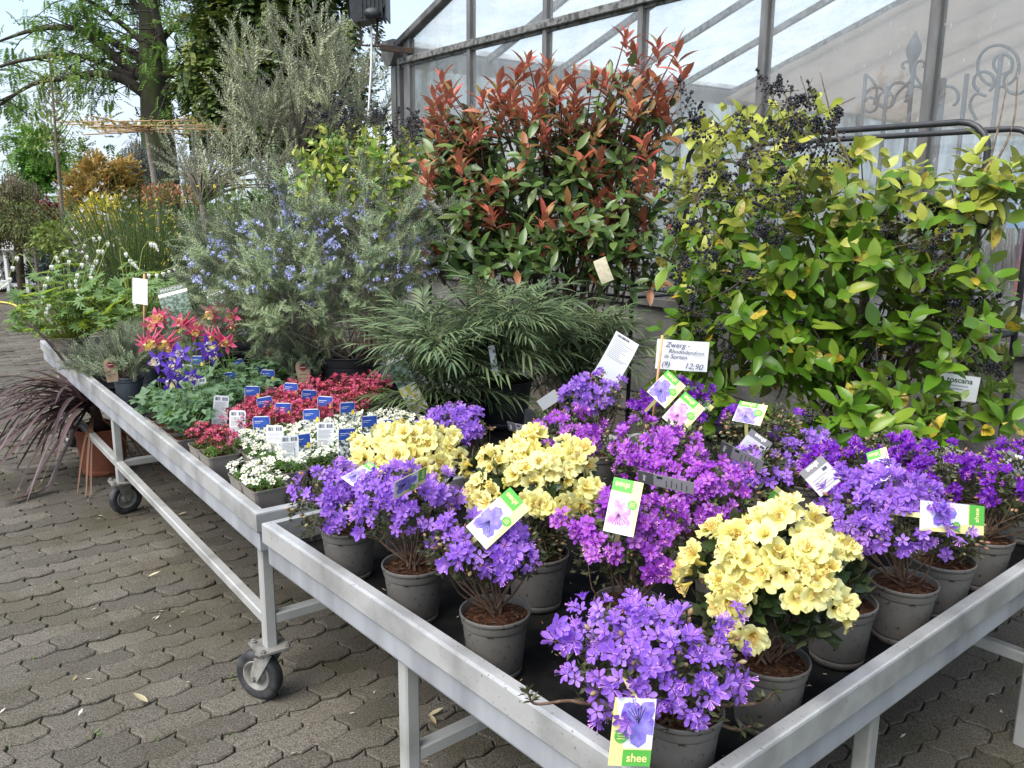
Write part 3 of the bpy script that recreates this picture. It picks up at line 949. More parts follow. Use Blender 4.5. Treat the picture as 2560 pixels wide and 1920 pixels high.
def rhodo(name, foot, bb, kind, nfl, label, rt=.0715, h=.135, m_pot=None, leafy=230, buds=30, big=False, young=0, depth=1.0, haspot=True, clump=3, fscale=1.0):
    """foot: photo pixel of the pot's foot on the bench; bb: pixel box of the crown at that distance"""
    P = at(foot[0], foot[1], ZF)
    q_ = P - CA
    ax0, ay0 = v3(math.cos(ANG_A), math.sin(ANG_A), 0), v3(-math.sin(ANG_A), math.cos(ANG_A), 0)
    lim = .036 + rt
    P = CA + ax0 * min(max(q_ @ ax0, lim), 2.25 - lim) + ay0 * min(max(q_ @ ay0, lim), 1.44 - lim) + v3(0, 0, ZF)
    ppm = FPX / px(P + v3(0, 0, .2))[2]
    t = root(name, P, label, 'flowering shrub', 'potted dwarf rhododendrons on the front bench')
    if haspot:
        pot(t, rt, h, m_pot or m_greypot)
    x0, y0, x1, y1 = bb
    cx = (x0 + x1) / 2
    rx = (x1 - x0) / 2 / ppm
    ztop, zlow = zof(P, y0) - P[2], zof(P, y1) - P[2]
    off = (cx - px(P + v3(0, 0, .2))[0]) / ppm
    H = (ztop - zlow) / 2
    el_ = (CZ - P[2] - .2) / np.linalg.norm(P[:2])
    ry = rx * .85 * depth
    rz = math.sqrt(max(H * H - (ry * el_) ** 2, (.60 * H) ** 2))
    c = v3(off, .0, (zlow + ztop) / 2)
    rr = v3(rx * .90, ry * .92, rz * .88)
    soilc = v3(0, 0, h * .9)
    # branches
    tips, D = canopy_tips(70, c, rr * .97)
    b = MB()
    for k in range(18):
        e = tips[k]
        mid = soilc + (e - soilc) * .5 + v3(*(rng.normal(0, .012, 2)), -.012)
        tube(b, curve(soilc + v3(*(rng.normal(0, .008, 2)), 0), mid, e, n=4), np.linspace(.0030, .0010, 9), 4, cap=False)
    b.obj('branches', m_twig, t, kind='stuff')
    # leaves in whorls
    b = MB()
    leafy = int(leafy * 1.35)
    tp, D = canopy_tips(leafy, c, rr * v3(1, 1, 1.08), -.75, .42)
    V, F = _lv['big' if big else 'small']
    k_ = 6
    W = np.repeat(D, k_, 0) * .55 + rdir(leafy * k_, -.4, .9)
    b.scatter(V, F, basis(W, np.repeat(D, k_, 0)) * rng.uniform(.7, 1.25, leafy * k_)[:, None, None], np.repeat(tp, k_, 0) - np.repeat(D, k_, 0) * .006, 0)
    if young:
        tp2, D2 = canopy_tips(young, c, rr * 1.06, .0)
        V2, F2 = _lv['young']
        W = np.repeat(D2, 6, 0) * .9 + rdir(young * 6, -.2, 1) * .8
        b.scatter(V2, F2, basis(W, np.repeat(D2, 6, 0)) * rng.uniform(.6, 1.1, young * 6)[:, None, None], np.repeat(tp2, 6, 0), 1)
    b.obj('foliage', [m_rh_big if big else m_rh_leaf, m_rh_new], t, kind='stuff')
    # buds
    if buds:
        b = MB()
        tp, D = canopy_tips(buds, c, rr * 1.03, -.2)
        q = MB()
        lathe(q, [(.0004, -.002), (.0030, .001), (.0038, .005), (.0025, .009), (.0003, .0115)], 7)
        V = np.concatenate(q.V)[:, [0, 2, 1]]
        F = [tuple(f) for f in np.concatenate(q.L).reshape(-1, 4)]
        b.scatter(V, F, basis(D) * rng.uniform(.7, 1.2, buds)[:, None, None], tp)
        b.obj('buds', m_budm, t, kind='stuff')
    # flowers, in heads
    nfl = int(nfl * 1.9)
    heads = max(1, nfl // clump)
    hp, HD = canopy_tips(heads * 4, c, rr * 1.05, -.45)
    view = unit(v3(0, 0, CZ) - P)
    sc = HD @ view + .5 * HD[:, 2] + rng.normal(0, .35, len(HD))
    pick = np.argsort(-sc)[:heads]
    for i in pick:
        fl = FLW[kind]
        for j in range(clump):
            d = unit(HD[i] + rng.normal(0, .55, 3) + view * .25)
            p_ = hp[i] + d * (.014 if not kind == 'yellow' else .018) + rng.normal(0, .005, 3)
            B = basis(d, rdir(1)[0])[0] * random.uniform(.66, 1.04) * fscale * (1.12 if kind == 'yellow' else 1.0)
            ob('flower', random.choice(fl), t, M44(B, p_))
    return t

RH = 'small violet flowered dwarf rhododendron '
rhodo('dwarf_rhododendron', (866, 1440), (700, 1165, 985, 1375), 'violet', 72, 'violet rhododendron at the left corner of the front bench', leafy=200)
rhodo('dwarf_rhododendron', (1030, 1545), (880, 1160, 1165, 1395), 'violet', 84, 'violet rhododendron second along the left rail, in front of the round yellow one', leafy=190)
rhodo('dwarf_rhododendron', (1215, 1685), (1035, 1290, 1390, 1480), 'violet', 54, 'sparse violet rhododendron third along the left rail, tag standing behind its bare soil', leafy=240, depth=.8)
rhodo('dwarf_rhododendron', (1345, 1510), (1270, 1300, 1420, 1425), 'violet', 9, 'small violet rhododendron tucked under the middle yellow one', leafy=110)
rhodo('dwarf_rhododendron', (1690, 1945), (1400, 1500, 1885, 1850), 'violet', 108, 'large violet rhododendron nearest the front corner with long trailing twigs', leafy=330, buds=40)
rhodo('dwarf_rhododendron', (2265, 1600), (2035, 1180, 2395, 1425), 'violet', 105, 'broad violet rhododendron by the front rail with a tag on its far side', leafy=260)
rhodo('dwarf_rhododendron', (2345, 1530), (2320, 1290, 2460, 1420), 'violet', 6, 'leafy rhododendron hardly in bloom behind the broad violet one', leafy=120)
rhodo('dwarf_rhododendron', (1565, 1650), (1395, 1235, 1735, 1490), 'magenta', 110, 'bright magenta rhododendron with a pink tag in the middle of the bench', leafy=210, young=26, clump=5, fscale=1.1)
rhodo('dwarf_rhododendron', (1700, 1440), (1490, 1060, 1830, 1260), 'magenta', 96, 'magenta rhododendron behind the middle yellow one', leafy=210, young=60, clump=4)
rhodo('dwarf_rhododendron', (1800, 1520), (1600, 1160, 1905, 1345), 'magenta', 96, 'pale magenta rhododendron right of the pink tag', leafy=180, young=30, clump=4)
rhodo('dwarf_rhododendron', (1430, 1330), (1295, 1030, 1530, 1170), 'magenta', 60, 'magenta rhododendron beside the dark mahonia tub', leafy=200, young=36, clump=4)
rhodo('dwarf_rhododendron', (1490, 1225), (1380, 930, 1570, 1080), 'violet', 42, 'violet rhododendron below the white mahonia label', leafy=130)
rhodo('dwarf_rhododendron', (1700, 1240), (1560, 950, 1800, 1090), 'purple', 40, 'dark purple rhododendron behind the price sign stick', leafy=190)
rhodo('dwarf_rhododendron', (1900, 1300), (1790, 1010, 2020, 1185), 'purple', 9, 'rhododendron almost all brown buds below the tall privet', leafy=330, buds=70)
rhodo('dwarf_rhododendron', (2090, 1420), (1950, 1110, 2250, 1270), 'purple', 60, 'dark purple rhododendron with a grey tag turned backwards', leafy=210)
rhodo('dwarf_rhododendron', (2380, 1350), (2215, 1110, 2480, 1280), 'purple', 57, 'dark purple rhododendron before the concrete plinth', leafy=250, buds=45)
rhodo('dwarf_rhododendron', (2530, 1490), (2430, 1130, 2690, 1345), 'purple', 30, 'leafy purple rhododendron at the right end of the bench', leafy=330, buds=40)
rhodo('dwarf_rhododendron', (1150, 1235), (1055, 1025, 1235, 1135), 'violet', 54, 'small violet rhododendron behind the round yellow one', leafy=120)
rhodo('dwarf_rhododendron', (1870, 1420), (1790, 1120, 1990, 1260), 'violet', 24, 'lilac rhododendron between two grey tags', leafy=150)
rhodo('dwarf_rhododendron', (2240, 1300), (2120, 1085, 2330, 1205), 'purple', 36, 'dark purple rhododendron at the back rail under the white shrub label', leafy=190, buds=40)
rhodo('dwarf_rhododendron', (2560, 1350), (2450, 1110, 2640, 1235), 'purple', 36, 'dark purple rhododendron at the back right before the plinth', leafy=190, buds=40)
rhodo('dwarf_rhododendron', (2010, 1310), (1900, 1075, 2100, 1195), 'violet', 30, 'violet rhododendron at the back rail below the privet leaves', leafy=190, buds=40)
YG = dict(big=True, buds=0, clump=4)
rhodo('yellow_rhododendron', (1015, 1370), (865, 1065, 1162, 1240), 'yellow', 92, 'round pale yellow rhododendron near the white saxifrages', leafy=60, **YG)
rhodo('yellow_rhododendron', (1335, 1490), (1145, 1120, 1515, 1340), 'yellow', 88, 'loose yellow rhododendron in the middle with a shoot standing above it', leafy=70, **YG)
rhodo('yellow_rhododendron', (1915, 1810), (1745, 1300, 2110, 1650), 'yellow', 76, 'large yellow rhododendron at the front spilling over its pot', leafy=90, **YG)
rhodo('yellow_rhododendron', (2090, 1645), (2000, 1380, 2150, 1530), 'yellow', 12, 'small yellow rhododendron hidden behind the large yellow one', leafy=40, **YG)

# trailing twigs of the nearest rhododendron
def trailing():
    P0 = at(1690, 1945, ZF)
    t = next(o for o in bpy.data.objects if o.get('label', '').startswith('large violet rhododendron nearest'))
    b = MB()
    zs = .135
    c = px(P0 + v3(0, 0, .13))
    Y = P0[1]
    for k, path in enumerate((((1640, 1800), (1500, 1793), (1510, 1700), (1450, 1640), (1390, 1600)), ((1600, 1790), (1490, 1760), (1420, 1752), (1340, 1760), (1320, 1735)), ((1760, 1822), (1830, 1822), (1880, 1815)), ((1770, 1780), (1880, 1760), (1935, 1730)))):
        Q = [atd(x, y, Y - .02 + .015 * i) - P0 for i, (x, y) in enumerate(path)]
        Q[0] = v3(0.0, 0, zs)
        cv = curve(*Q, n=6)
        tube(b, cv, np.linspace(.0042, .0018, len(cv)), 6)
        for e, d in ((cv[-1], cv[-1] - cv[-3]), (cv[-5], v3(0, 0, 1))):
            V, F = _lv['small']
            D = unit(d)
            W = rdir(9) + D * .5
            b.scatter(V, F, basis(W, D) * 1.25, np.repeat(e[None], 9, 0), 1)
    b.obj('trailing_twigs', [m_twig, m_rh_leaf], t, kind='stuff')
    for x, y in ((1395, 1570), (1420, 1600), (1440, 1595), (1520, 1720), (1545, 1745), (1535, 1775), (1400, 1590)):
        p_ = atd(x, y, Y - .02) - P0
        for _ in range(2):
            ob('flower', random.choice(FLW['violet']), t, M44(basis(unit(rng.normal(0, .5, 3) + v3(0, -.8, .3)))[0] * 1.05, p_ + rng.normal(0, .006, 3)))
trailing()
# shoot above the middle yellow rhododendron
def shoot():
    t = next(o for o in bpy.data.objects if o.get('label', '').startswith('loose yellow rhododendron'))
    P0 = np.array(t.location)
    p_ = atd(1330, 1130, P0[1]) - P0
    b = MB()
    tube(b, [v3(0, 0, .12), p_ * .6, p_], .003, 5)
    V, F = _lv['big']
    b.scatter(V, F, basis(rdir(9, -.1, .7)), np.repeat(p_[None], 9, 0), 1)
    b.obj('young_shoot', [m_twig, m_rh_big], t)
    for _ in range(7):
        d = unit(rng.normal(0, .6, 3) + v3(0, -.4, .5))
        ob('flower', random.choice(FLW['yellow']), t, M44(basis(d, rdir(1)[0])[0], p_ + v3(0, 0, .025) + d * .018))
shoot()
# fallen petals on the fabric
wb = MB()
lv, lf = leaf(0.011, 0.0042, 0.5, -0.3, 2)
n_ = 300
A_, B_ = v3(math.cos(ANG_A), math.sin(ANG_A), 0), v3(-math.sin(ANG_A), math.cos(ANG_A), 0)
T = CA + A_ * rng.uniform(.05, 1.9, n_)[:, None] + B_ * rng.uniform(.05, 1.35, n_)[:, None] + v3(0, 0, .5625)
m_fall = leafmat('fallen_bud_scale', [(0.42, 0.24, 0.12), (0.5, 0.40, 0.25), (0.25, 0.10, 0.06), (0.55, 0.36, 0.2)], 0.7, 0.1)
wb.scatter(lv, lf, basis(rdir(n_, 0, .2)) * rng.uniform(.4, 1.1, n_)[:, None, None], T)
wb.obj('fallen_bud_scales', m_fall, kind='stuff', label='brown bud scales scattered on the black bench fabric', cat='litter')
# ------------------------------------------------------------------ tags, cards and signs
m_white = mat('white_card', (0.80, 0.81, 0.83), 0.5)
m_yel = mat('pale_yellow_print', (0.83, 0.78, 0.32), 0.5)
m_grn = mat('leaf_green_print', (0.11, 0.46, 0.07), 0.5)
m_blue = mat('royal_blue_print', (0.025, 0.055, 0.36), 0.4, var=(0.03, 0.11, 0.40), scale=30)
m_tagyel = mat('yellow_oval_print', (0.85, 0.62, 0.04), 0.5)
m_prt_v = mat('violet_print', (0.20, 0.14, 0.60), 0.45, var=(0.36, 0.30, 0.78), scale=60)
m_prt_p = mat('pink_print', (0.66, 0.17, 0.62), 0.45, var=(0.80, 0.50, 0.78), scale=60)
m_ink = mat('dark_ink', (0.02, 0.02, 0.05), 0.6)
m_inkblue = mat('pen_ink', (0.03, 0.03, 0.12), 0.6)
m_greyback = mat('grey_tag_back', (0.40, 0.39, 0.42), 0.5)
m_greyhead = mat('grey_tag_head', (0.13, 0.13, 0.14), 0.5)
m_dkgreen = mat('dark_green_print', (0.045, 0.085, 0.030), 0.45)
m_leafprint = mat('foliage_print', (0.035, 0.075, 0.045), 0.45, var=(0.22, 0.30, 0.24), scale=70, detail=6, lo=0.45, hi=0.6)
m_flowprint = mat('white_blossom_print', (0.05, 0.07, 0.06), 0.45, var=(0.70, 0.74, 0.70), scale=75, detail=4, lo=0.44, hi=0.56)
m_redprint = mat('red_blossom_print', (0.10, 0.015, 0.03), 0.45, var=(0.45, 0.04, 0.10), scale=90, lo=0.42, hi=0.6)
m_patchprint = mat('patchwork_print', (0.45, 0.42, 0.05), .45, var=(0.60, 0.62, 0.58), scale=55, lo=.45, hi=.52, speck=(0.55, 0.06, 0.04), sscale=80, slo=.62)
m_kraft = mat('kraft_card', (0.60, 0.43, 0.28), 0.8, var=(0.52, 0.37, 0.24), scale=120)
m_cream = mat('cream_card', (0.62, 0.57, 0.42), 0.6, var=(0.5, 0.45, 0.33), scale=40)
m_red = mat('dark_red_print', (0.30, 0.018, 0.022), 0.5)
m_wood = mat('pale_wood_stick', (0.66, 0.38, 0.20), 0.7, var=(0.56, 0.30, 0.15), scale=40, stretch=(6, 6, .4))
_fc = {}
def txt(body, size, parent, x, y, z=.0006, rot=0.0, m_=None, shear=0.0, align='CENTER', bold=0.0, name='lettering'):
    key = (body, size, shear, bold, (m_ or m_ink).name, align)
    if key not in _fc:
        c = bpy.data.curves.new(name, 'FONT')
        c.body, c.size, c.shear, c.align_x, c.align_y, c.offset = body, size, shear, align, 'CENTER', bold
        c.resolution_u = 3
        tmp = bpy.data.objects.new('tmp', c)
        COL.objects.link(tmp)
        me = bpy.data.meshes.new_from_object(tmp.evaluated_get(bpy.context.evaluated_depsgraph_get()))
        bpy.data.objects.remove(tmp)
        me.materials.clear()
        me.materials.append(m_ or m_ink)
        c = me
        _fc[key] = c
    return ob(name, _fc[key], parent, Matrix.Translation((x, y, z)) @ Matrix.Rotation(rot, 4, 'Z'))

def rect(b, x0, y0, x1, y1, z, m):
    b.add([(x0, y0, z), (x1, y0, z), (x1, y1, z), (x0, y1, z)], [(0, 1, 2, 3)], m)
def disc(b, x, y, r_, z, m, k=1.0, n=20):
    b.add([(x + r_ * math.cos(a), y + k * r_ * math.sin(a), z) for a in np.arange(n) * 2 * math.pi / n], [tuple(range(n))], m)

def frame_card(head, tail, Y, tilt=0.0, roll=0.0, face=None):
    """frame with Y from tail to head pixel at distance Y, Z to the camera (or 'face')"""
    T, H = atd(tail[0], tail[1], Y), atd(head[0], head[1], Y + tilt)
    up = H - T
    h = np.linalg.norm(up)
    up = up / h
    z = v3(0, 0, CZ) - T if face is None else np.asarray(face, float)
    z = unit(z - up * (z @ up))
    x = np.cross(up, z)
    if roll:
        x, z = x * math.cos(roll) + z * math.sin(roll), z * math.cos(roll) - x * math.sin(roll)
    return np.stack([x, up, z], 1), T, h

TAGG = 'picture tags in the rhododendron pots'
def shee(head, tail, Y, label, w=.057, tilt=.05, roll=0.0, art='violet', h=None):
    B, T, hh = frame_card(head, tail, Y, tilt, roll)
    h = h or hh
    b = MB()
    if abs(roll) < .5: b.add([(-.005, .002, -.0006), (.005, .002, -.0006), (.004, -.012, -.075), (-.004, -.012, -.075)], [(0, 1, 2, 3)], 0)
    if art == 'back':
        mats = [m_greyback, m_greyhead, m_white, m_ink]
        box(b, (-w / 2, 0, -.0004), (w / 2, h, 0), 0)
        rect(b, -w / 2, h * .72, w / 2, h, .0004, 1)
        for k in range(5):
            rect(b, -w * .38, h * (.12 + .09 * k), w * random.uniform(.05, .38), h * (.135 + .09 * k), .0004, 1)
        rect(b, w * .18, h * .56, w * .36, h * .66, .0004, 3)
    else:
        pm = m_prt_v if art == 'violet' else m_prt_p
        mats = [m_yel, m_grn, m_white, pm, m_ink]
        box(b, (-w / 2, 0, -.0004), (w / 2, h, 0), 0)
        b.add([(-w / 2, 0, .0004), (w * .46, 0, .0004), (w * .18, h * .74, .0004), (-w / 2, h * .74, .0004)], [(0, 1, 2, 3)], 2)
        rect(b, -w / 2, h * .76, w * .18, h, .0004, 1)
        for k in range(5):
            a = k * 1.257 + .4
            d, n_ = v3(math.cos(a), math.sin(a), 0), v3(-math.sin(a), math.cos(a), 0)
            c_ = v3(-w * .12, h * .36, .0007 + k * .00004)
            pts = [c_, c_ + d * w * .26 + n_ * w * .20, c_ + d * w * .46 + n_ * w * .18, c_ + d * w * .58, c_ + d * w * .46 - n_ * w * .18, c_ + d * w * .26 - n_ * w * .20]
            lim = lambda p_: v3(max(-w / 2 + .001, min(w * .44 - (w * .28) * max(0, p_[1]) / (h * .74), p_[0])), max(.001, min(h * .735, p_[1])), p_[2])
            b.add([lim(p_) for p_ in pts], [tuple(range(6))], 3)
        for k in range(6):
            a = 4.4 + k * .22
            c_ = v3(-w * .12, h * .36, .0012)
            e = c_ + v3(math.cos(a), math.sin(a), 0) * w * .40
            s_ = v3(-math.sin(a), math.cos(a), 0) * .0005
            b.add([c_ - s_, c_ + s_, e + s_, e - s_], [(0, 1, 2, 3)], 4)
        disc(b, w * .27, h * .56, w * .16, .0014, 1)
        for k in (-1, 0, 1):
            rect(b, w * .18, h * .56 + k * w * .06 - .0006, w * .36, h * .56 + k * w * .06 + .0006, .0018, 0)
    o = ob('plant_tag', b.mesh('plant_tag', mats, False), None, M44(B, T), label=label, cat='plant tag', group=TAGG)
    txt('shee', w * .27, o, -w * .16 if art != 'back' else 0, h * .88, .0010, math.pi, m_yel if art != 'back' else m_white, bold=.0004)
    return o
dY = lambda x, y, z=.80: at(x, y, z)[1]
shee((1300, 1245), (1190, 1345), 1.50, 'violet picture tag leaning in front of the middle yellow rhododendron')
shee((1572, 1200), (1545, 1335), 1.50, 'pink picture tag standing in the bright magenta rhododendron', art='pink')
shee((1572, 1915), (1590, 1745), 1.13, 'violet picture tag hanging head down at the front corner pot', w=.064, tilt=-.02, roll=.35)
shee((940, 1165), (868, 1205), 1.86, 'violet picture tag flat in the corner violet rhododendron', w=.05, roll=.9)
shee((1065, 1188), (985, 1228), 1.66, 'violet picture tag in the second violet rhododendron on the left rail', w=.05, roll=-.9)
shee((2460, 1302), (2300, 1288), 1.62, 'violet picture tag lying sideways right of the broad violet rhododendron', w=.060)
shee((1930, 1230), (2030, 1315), 1.62, 'violet picture tag seen edge on behind the front yellow rhododendron', w=.055, roll=1.0)
shee((2072, 1335), (2025, 1375), 1.52, 'nearly hidden green tipped tag behind the front yellow rhododendron', w=.05, roll=.9)
shee((1692, 945), (1640, 1000), 2.36, 'violet picture tag beside the price sign stick', w=.07)
shee((1738, 1000), (1680, 1065), 2.2, 'pink picture tag in the magenta rhododendron right of the price stick', w=.07, art='pink')
shee((1770, 1005), (1740, 1040), 2.60, 'tag showing only a yellow corner behind the pink one', w=.05)
shee((1885, 1008), (1865, 1058), 2.2, 'violet picture tag in the rhododendron of brown buds', w=.075, roll=.3)
shee((2190, 1125), (2210, 1205), 1.9, 'violet picture tag half sunk in the dark purple rhododendron', w=.05, roll=.4)
shee((2025, 1160), (2080, 1220), 1.86, 'grey back of a tag in the dark purple rhododendron', art='back', w=.065)
shee((1905, 1090), (1868, 1140), 2.1, 'grey back of a tag by the bud covered rhododendron', art='back', w=.065)
shee((1800, 1115), (1905, 1168), 1.98, 'grey tag lying in the lilac rhododendron seen from its edge', art='back', w=.045, roll=.9)
shee((2560, 1140), (2530, 1200), 2.05, 'grey back of a tag at the right end of the bench', art='back', w=.075)
shee((1595, 1190), (1735, 1222), 1.72, 'grey tag lying flat on the pale magenta rhododendron', art='back', w=.035, roll=.8)
shee((1270, 1065), (1340, 1080), 2.45, 'grey tag lying beside the dark mahonia tub', art='back', w=.035, roll=.8)
shee((1010, 1072), (1130, 1062), 2.55, 'tag lying flat on the small violet rhododendron', art='back', w=.035, roll=.9)

# price sign on a stick
def price_sign():
    B, T, h = frame_card((1702, 852), (1702, 926), 2.55, 0)
    w = .155
    h = .092
    c, s_ = math.cos(-.085), math.sin(-.085)
    Rr = np.array([[c, -s_, 0], [s_, c, 0], [0, 0, 1]])
    b = MB()
    n = 10
    V = [(-w / 2 + w * i / n, y_, -.007 * (i / n) ** 2 + .004 * math.sin(i / n * 3)) for y_ in (0, h) for i in range(n + 1)]
    b.add(V, [(i, i + 1, n + 2 + i, n + 1 + i) for i in range(n)])
    o = ob('price_sign', b.mesh('price_sign', m_white, True), None, M44(B @ Rr, T), label='white handwritten price sign on a wooden stick', cat='sign')
    for body, sz, x, y, al in (('Zwerg -', .022, -.052, .077, 'LEFT'), ('Rhododendron', .0172, -.042, .058, 'LEFT'), ('in Sorten', .0185, -.054, .042, 'LEFT'), ('(9)', .022, -.060, .017, 'LEFT'), ('12,90', .025, .008, .016, 'LEFT')):
        txt(body, sz, o, x, y, .0055, random.uniform(-.03, .03), m_inkblue, .28, al, name='handwriting')
    b = MB()
    L_ = atd(1632, 1050, 2.50)
    H_ = atd(1656, 838, 2.53)
    tube(b, [L_, L_ + (H_ - L_) * .55, H_], .0042, 8)
    b.obj('stick', m_wood, None)
    st = bpy.data.objects[-1] if False else [x for x in COL.objects if x.name.startswith('stick')][-1]
    st.parent = o
    st.matrix_parent_inverse = M44(B @ Rr, T).inverted()
price_sign()
# small white sign at the bleeding heart
def small_sign():
    B, T, h = frame_card((352, 700), (352, 755), 4.15, 0, .5)
    b = MB()
    w, n = .085, 8
    V = [(-w / 2 + w * i / n, y_, .016 * (i / n) ** 2) for y_ in (-.01, .115) for i in range(n + 1)]
    b.add(V, [(i, i + 1, n + 2 + i, n + 1 + i) for i in range(n)])
    o = ob('small_sign', b.mesh('small_sign', m_white), None, M44(B, T), label='small curled white sign on a stick by the white bleeding heart', cat='sign')
    b = MB()
    tube(b, [atd(361, 855, 4.15), atd(361, 685, 4.15)], .006, 8)
    st = b.obj('stick', m_wood, o)
    st.matrix_parent_inverse = M44(B, T).inverted()
small_sign()

def curled(name, head, tail, Y, w, curl, rows, label, tilt=0.0, roll=0.0, text=None, cat='plant label'):
    """tall flexible label: rows = [(until, material)] from foot to head"""
    B, T, h = frame_card(head, tail, Y, tilt, roll)
    b = MB()
    mats = []
    n = 14
    for i in range(n):
        t0, t1 = i / n, (i + 1) / n
        m_ = next(m for u, m in rows if (t0 + t1) / 2 <= u)
        if m_ not in mats: mats.append(m_)
        f = lambda t: -curl * t * t
        b.add([(-w / 2, t0 * h, f(t0)), (w / 2, t0 * h, f(t0)), (w / 2, t1 * h, f(t1)), (-w / 2, t1 * h, f(t1))], [(0, 1, 2, 3)], mats.index(m_), 0)
    o = ob(name, b.mesh(name, mats), None, M44(B, T), label=label, cat=cat)
    if name == 'blank_label' and w > .09:
        q = MB()
        xx = -w * .4
        while xx < w * .1:
            k_ = random.choice((.0008, .0014, .002))
            rect(q, xx, h * .90, xx + k_, h * .97, -curl * .88 + .0015, 0)
            xx += k_ + random.choice((.001, .0016))
        for k_ in range(12):
            t_ = .86 - k_ * .035
            rect(q, -w * .42, h * t_, w * random.uniform(.0, .42), h * (t_ + .008), -curl * t_ * t_ + .0015, 1)
        q.obj('print', [m_ink, m_greyback], o, smooth=False)
    if text:
        txt(text, w * .17, o, 0, h * .925, -curl * .84 + .002, 0, m_white, bold=.0003)
    return o
MR = [(.22, m_leafprint), (.62, m_leafprint), (.78, m_leafprint), (.85, m_white), (1.0, m_dkgreen)]
curled('mahonia_label', (422, 716), (455, 815), 4.55, .155, .05, MR, 'green MAHONIA label behind the red columbines', text='MAHONIA', roll=.25)
curled('mahonia_label', (520, 722), (555, 815), 4.5, .13, .06, MR, 'second green mahonia label turned away beside the rosemary', text='MAHONIA', roll=.75)
curled('mahonia_label', (965, 878), (1052, 1030), 3.30, .085, .05, [(.40, m_patchprint), (.80, m_leafprint), (.87, m_white), (1.0, m_dkgreen)], 'tall curved picture label in front of the middle mahonia', text='MAHONIA', roll=.5)
curled('blank_label', (1575, 850), (1510, 950), 3.15, .105, .04, [(1.0, m_white)], 'large white back of a label in the mahonia beside the price sign', roll=-.3)
curled('blank_label', (1228, 865), (1240, 940), 3.35, .025, .01, [(1.0, m_white)], 'narrow white label hanging inside the middle mahonia')
curled('blank_label', (1350, 1015), (1395, 985), 3.1, .05, .0, [(1.0, m_white)], 'white label corner behind the violet rhododendron below the mahonia', roll=.5)
curled('hanging_label', (735, 645), (840, 705), 4.2, .030, -.06, [(1.0, m_white)], 'curled white strip label across the flowering rosemary')
curled('blank_label', (1495, 650), (1520, 705), 4.25, .07, .02, [(1.0, m_cream)], 'cream label hanging low in the red tipped photinia', roll=.4)
def shrub_label():
    B, T, h = frame_card((2405, 925), (2390, 1000), 3.25, 0, -.2)
    b = MB()
    box(b, (-.07, 0, -.0005), (.07, .10, 0), 0)
    for k in range(4):
        rect(b, -.05, .015 + .013 * k, random.uniform(0, .05), .020 + .013 * k, .0005, 1)
    o = ob('shrub_label', b.mesh('shrub_label', [m_white, m_greyback], False), None, M44(B, T), label='white toscana label low in the tall privet', cat='plant label')
    txt('toscana', .030, o, 0, .078, .001, 0, m_dkgreen, bold=.0006)
shrub_label()

# bedding plant tags with bar code backs
_tagm = {}
def bed_tag(x, y, back, pic, label, size=(.062, .125), zt=.765, yaw=0.0):
    P = at(x, y, zt)
    T = v3(P[0], P[1], zt - size[1])
    key = (back, pic, size)
    if key not in _tagm:
        b = MB()
        w, h = size
        c = .008
        pts = [(-w / 2, 0), (w / 2, 0), (w / 2, h - c), (w / 2 - c * .3, h - c * .3), (w / 2 - c, h), (-w / 2 + c, h), (-w / 2 + c * .3, h - c * .3), (-w / 2, h - c)]
        b.add([(*p_, z_) for z_ in (0, -.0006) for p_ in pts], [tuple(range(8)), tuple(range(15, 7, -1))] + [(i, 8 + i, 8 + (i + 1) % 8, (i + 1) % 8) for i in range(8)], 0)
        if back:
            mats = [m_white, m_ink, m_greyback]
            xx = -w * .40
            while xx < w * .40:
                q = random.choice((.0006, .0010, .0016))
                if not -w * .06 < xx < w * .06:
                    rect(b, xx, h * .86, xx + q, h * .955, .0005, 1)
                xx += q + random.choice((.0007, .0012, .0018))
            for k in range(22):
                if k in (7, 14): continue
                rect(b, -w * .42, h * (.80 - k * .033), w * random.uniform(.1, .42), h * (.812 - k * .033), .0005, 2)
        else:
            pm = {'white': m_flowprint, 'red': m_redprint, 'blue': m_leafprint}[pic]
            mats = [m_white, m_blue, pm, m_tagyel]
            rect(b, -w * .48, h * .66, w * .48, h * .975, .0005, 1)
            rect(b, -w * .48, h * .02, w * .48, h * .655, .0005, 2)
            rect(b, -w * .40, h * .84, w * .10, h * .855, .0009, 0)
            rect(b, -w * .40, h * .79, -w * .05, h * .80, .0009, 0)
            disc(b, w * .36, h * .66, w * .10, .0010, 3, 1.7)
        _tagm[key] = b.mesh('bedding_tag', mats, False)
    face = unit(v3(0.25 + yaw, -1, 0.05))
    X = unit(np.cross(v3(0, 0, 1), face))
    lean = unit(v3(random.gauss(0, .06), .10 + random.gauss(0, .05), 1))
    X = unit(np.cross(lean, face))
    return ob('bedding_tag', _tagm[key], None, M44(np.stack([X, lean, np.cross(X, lean)], 1), T), label=label, cat='plant tag', group='tags in the saxifrage and columbine pots')
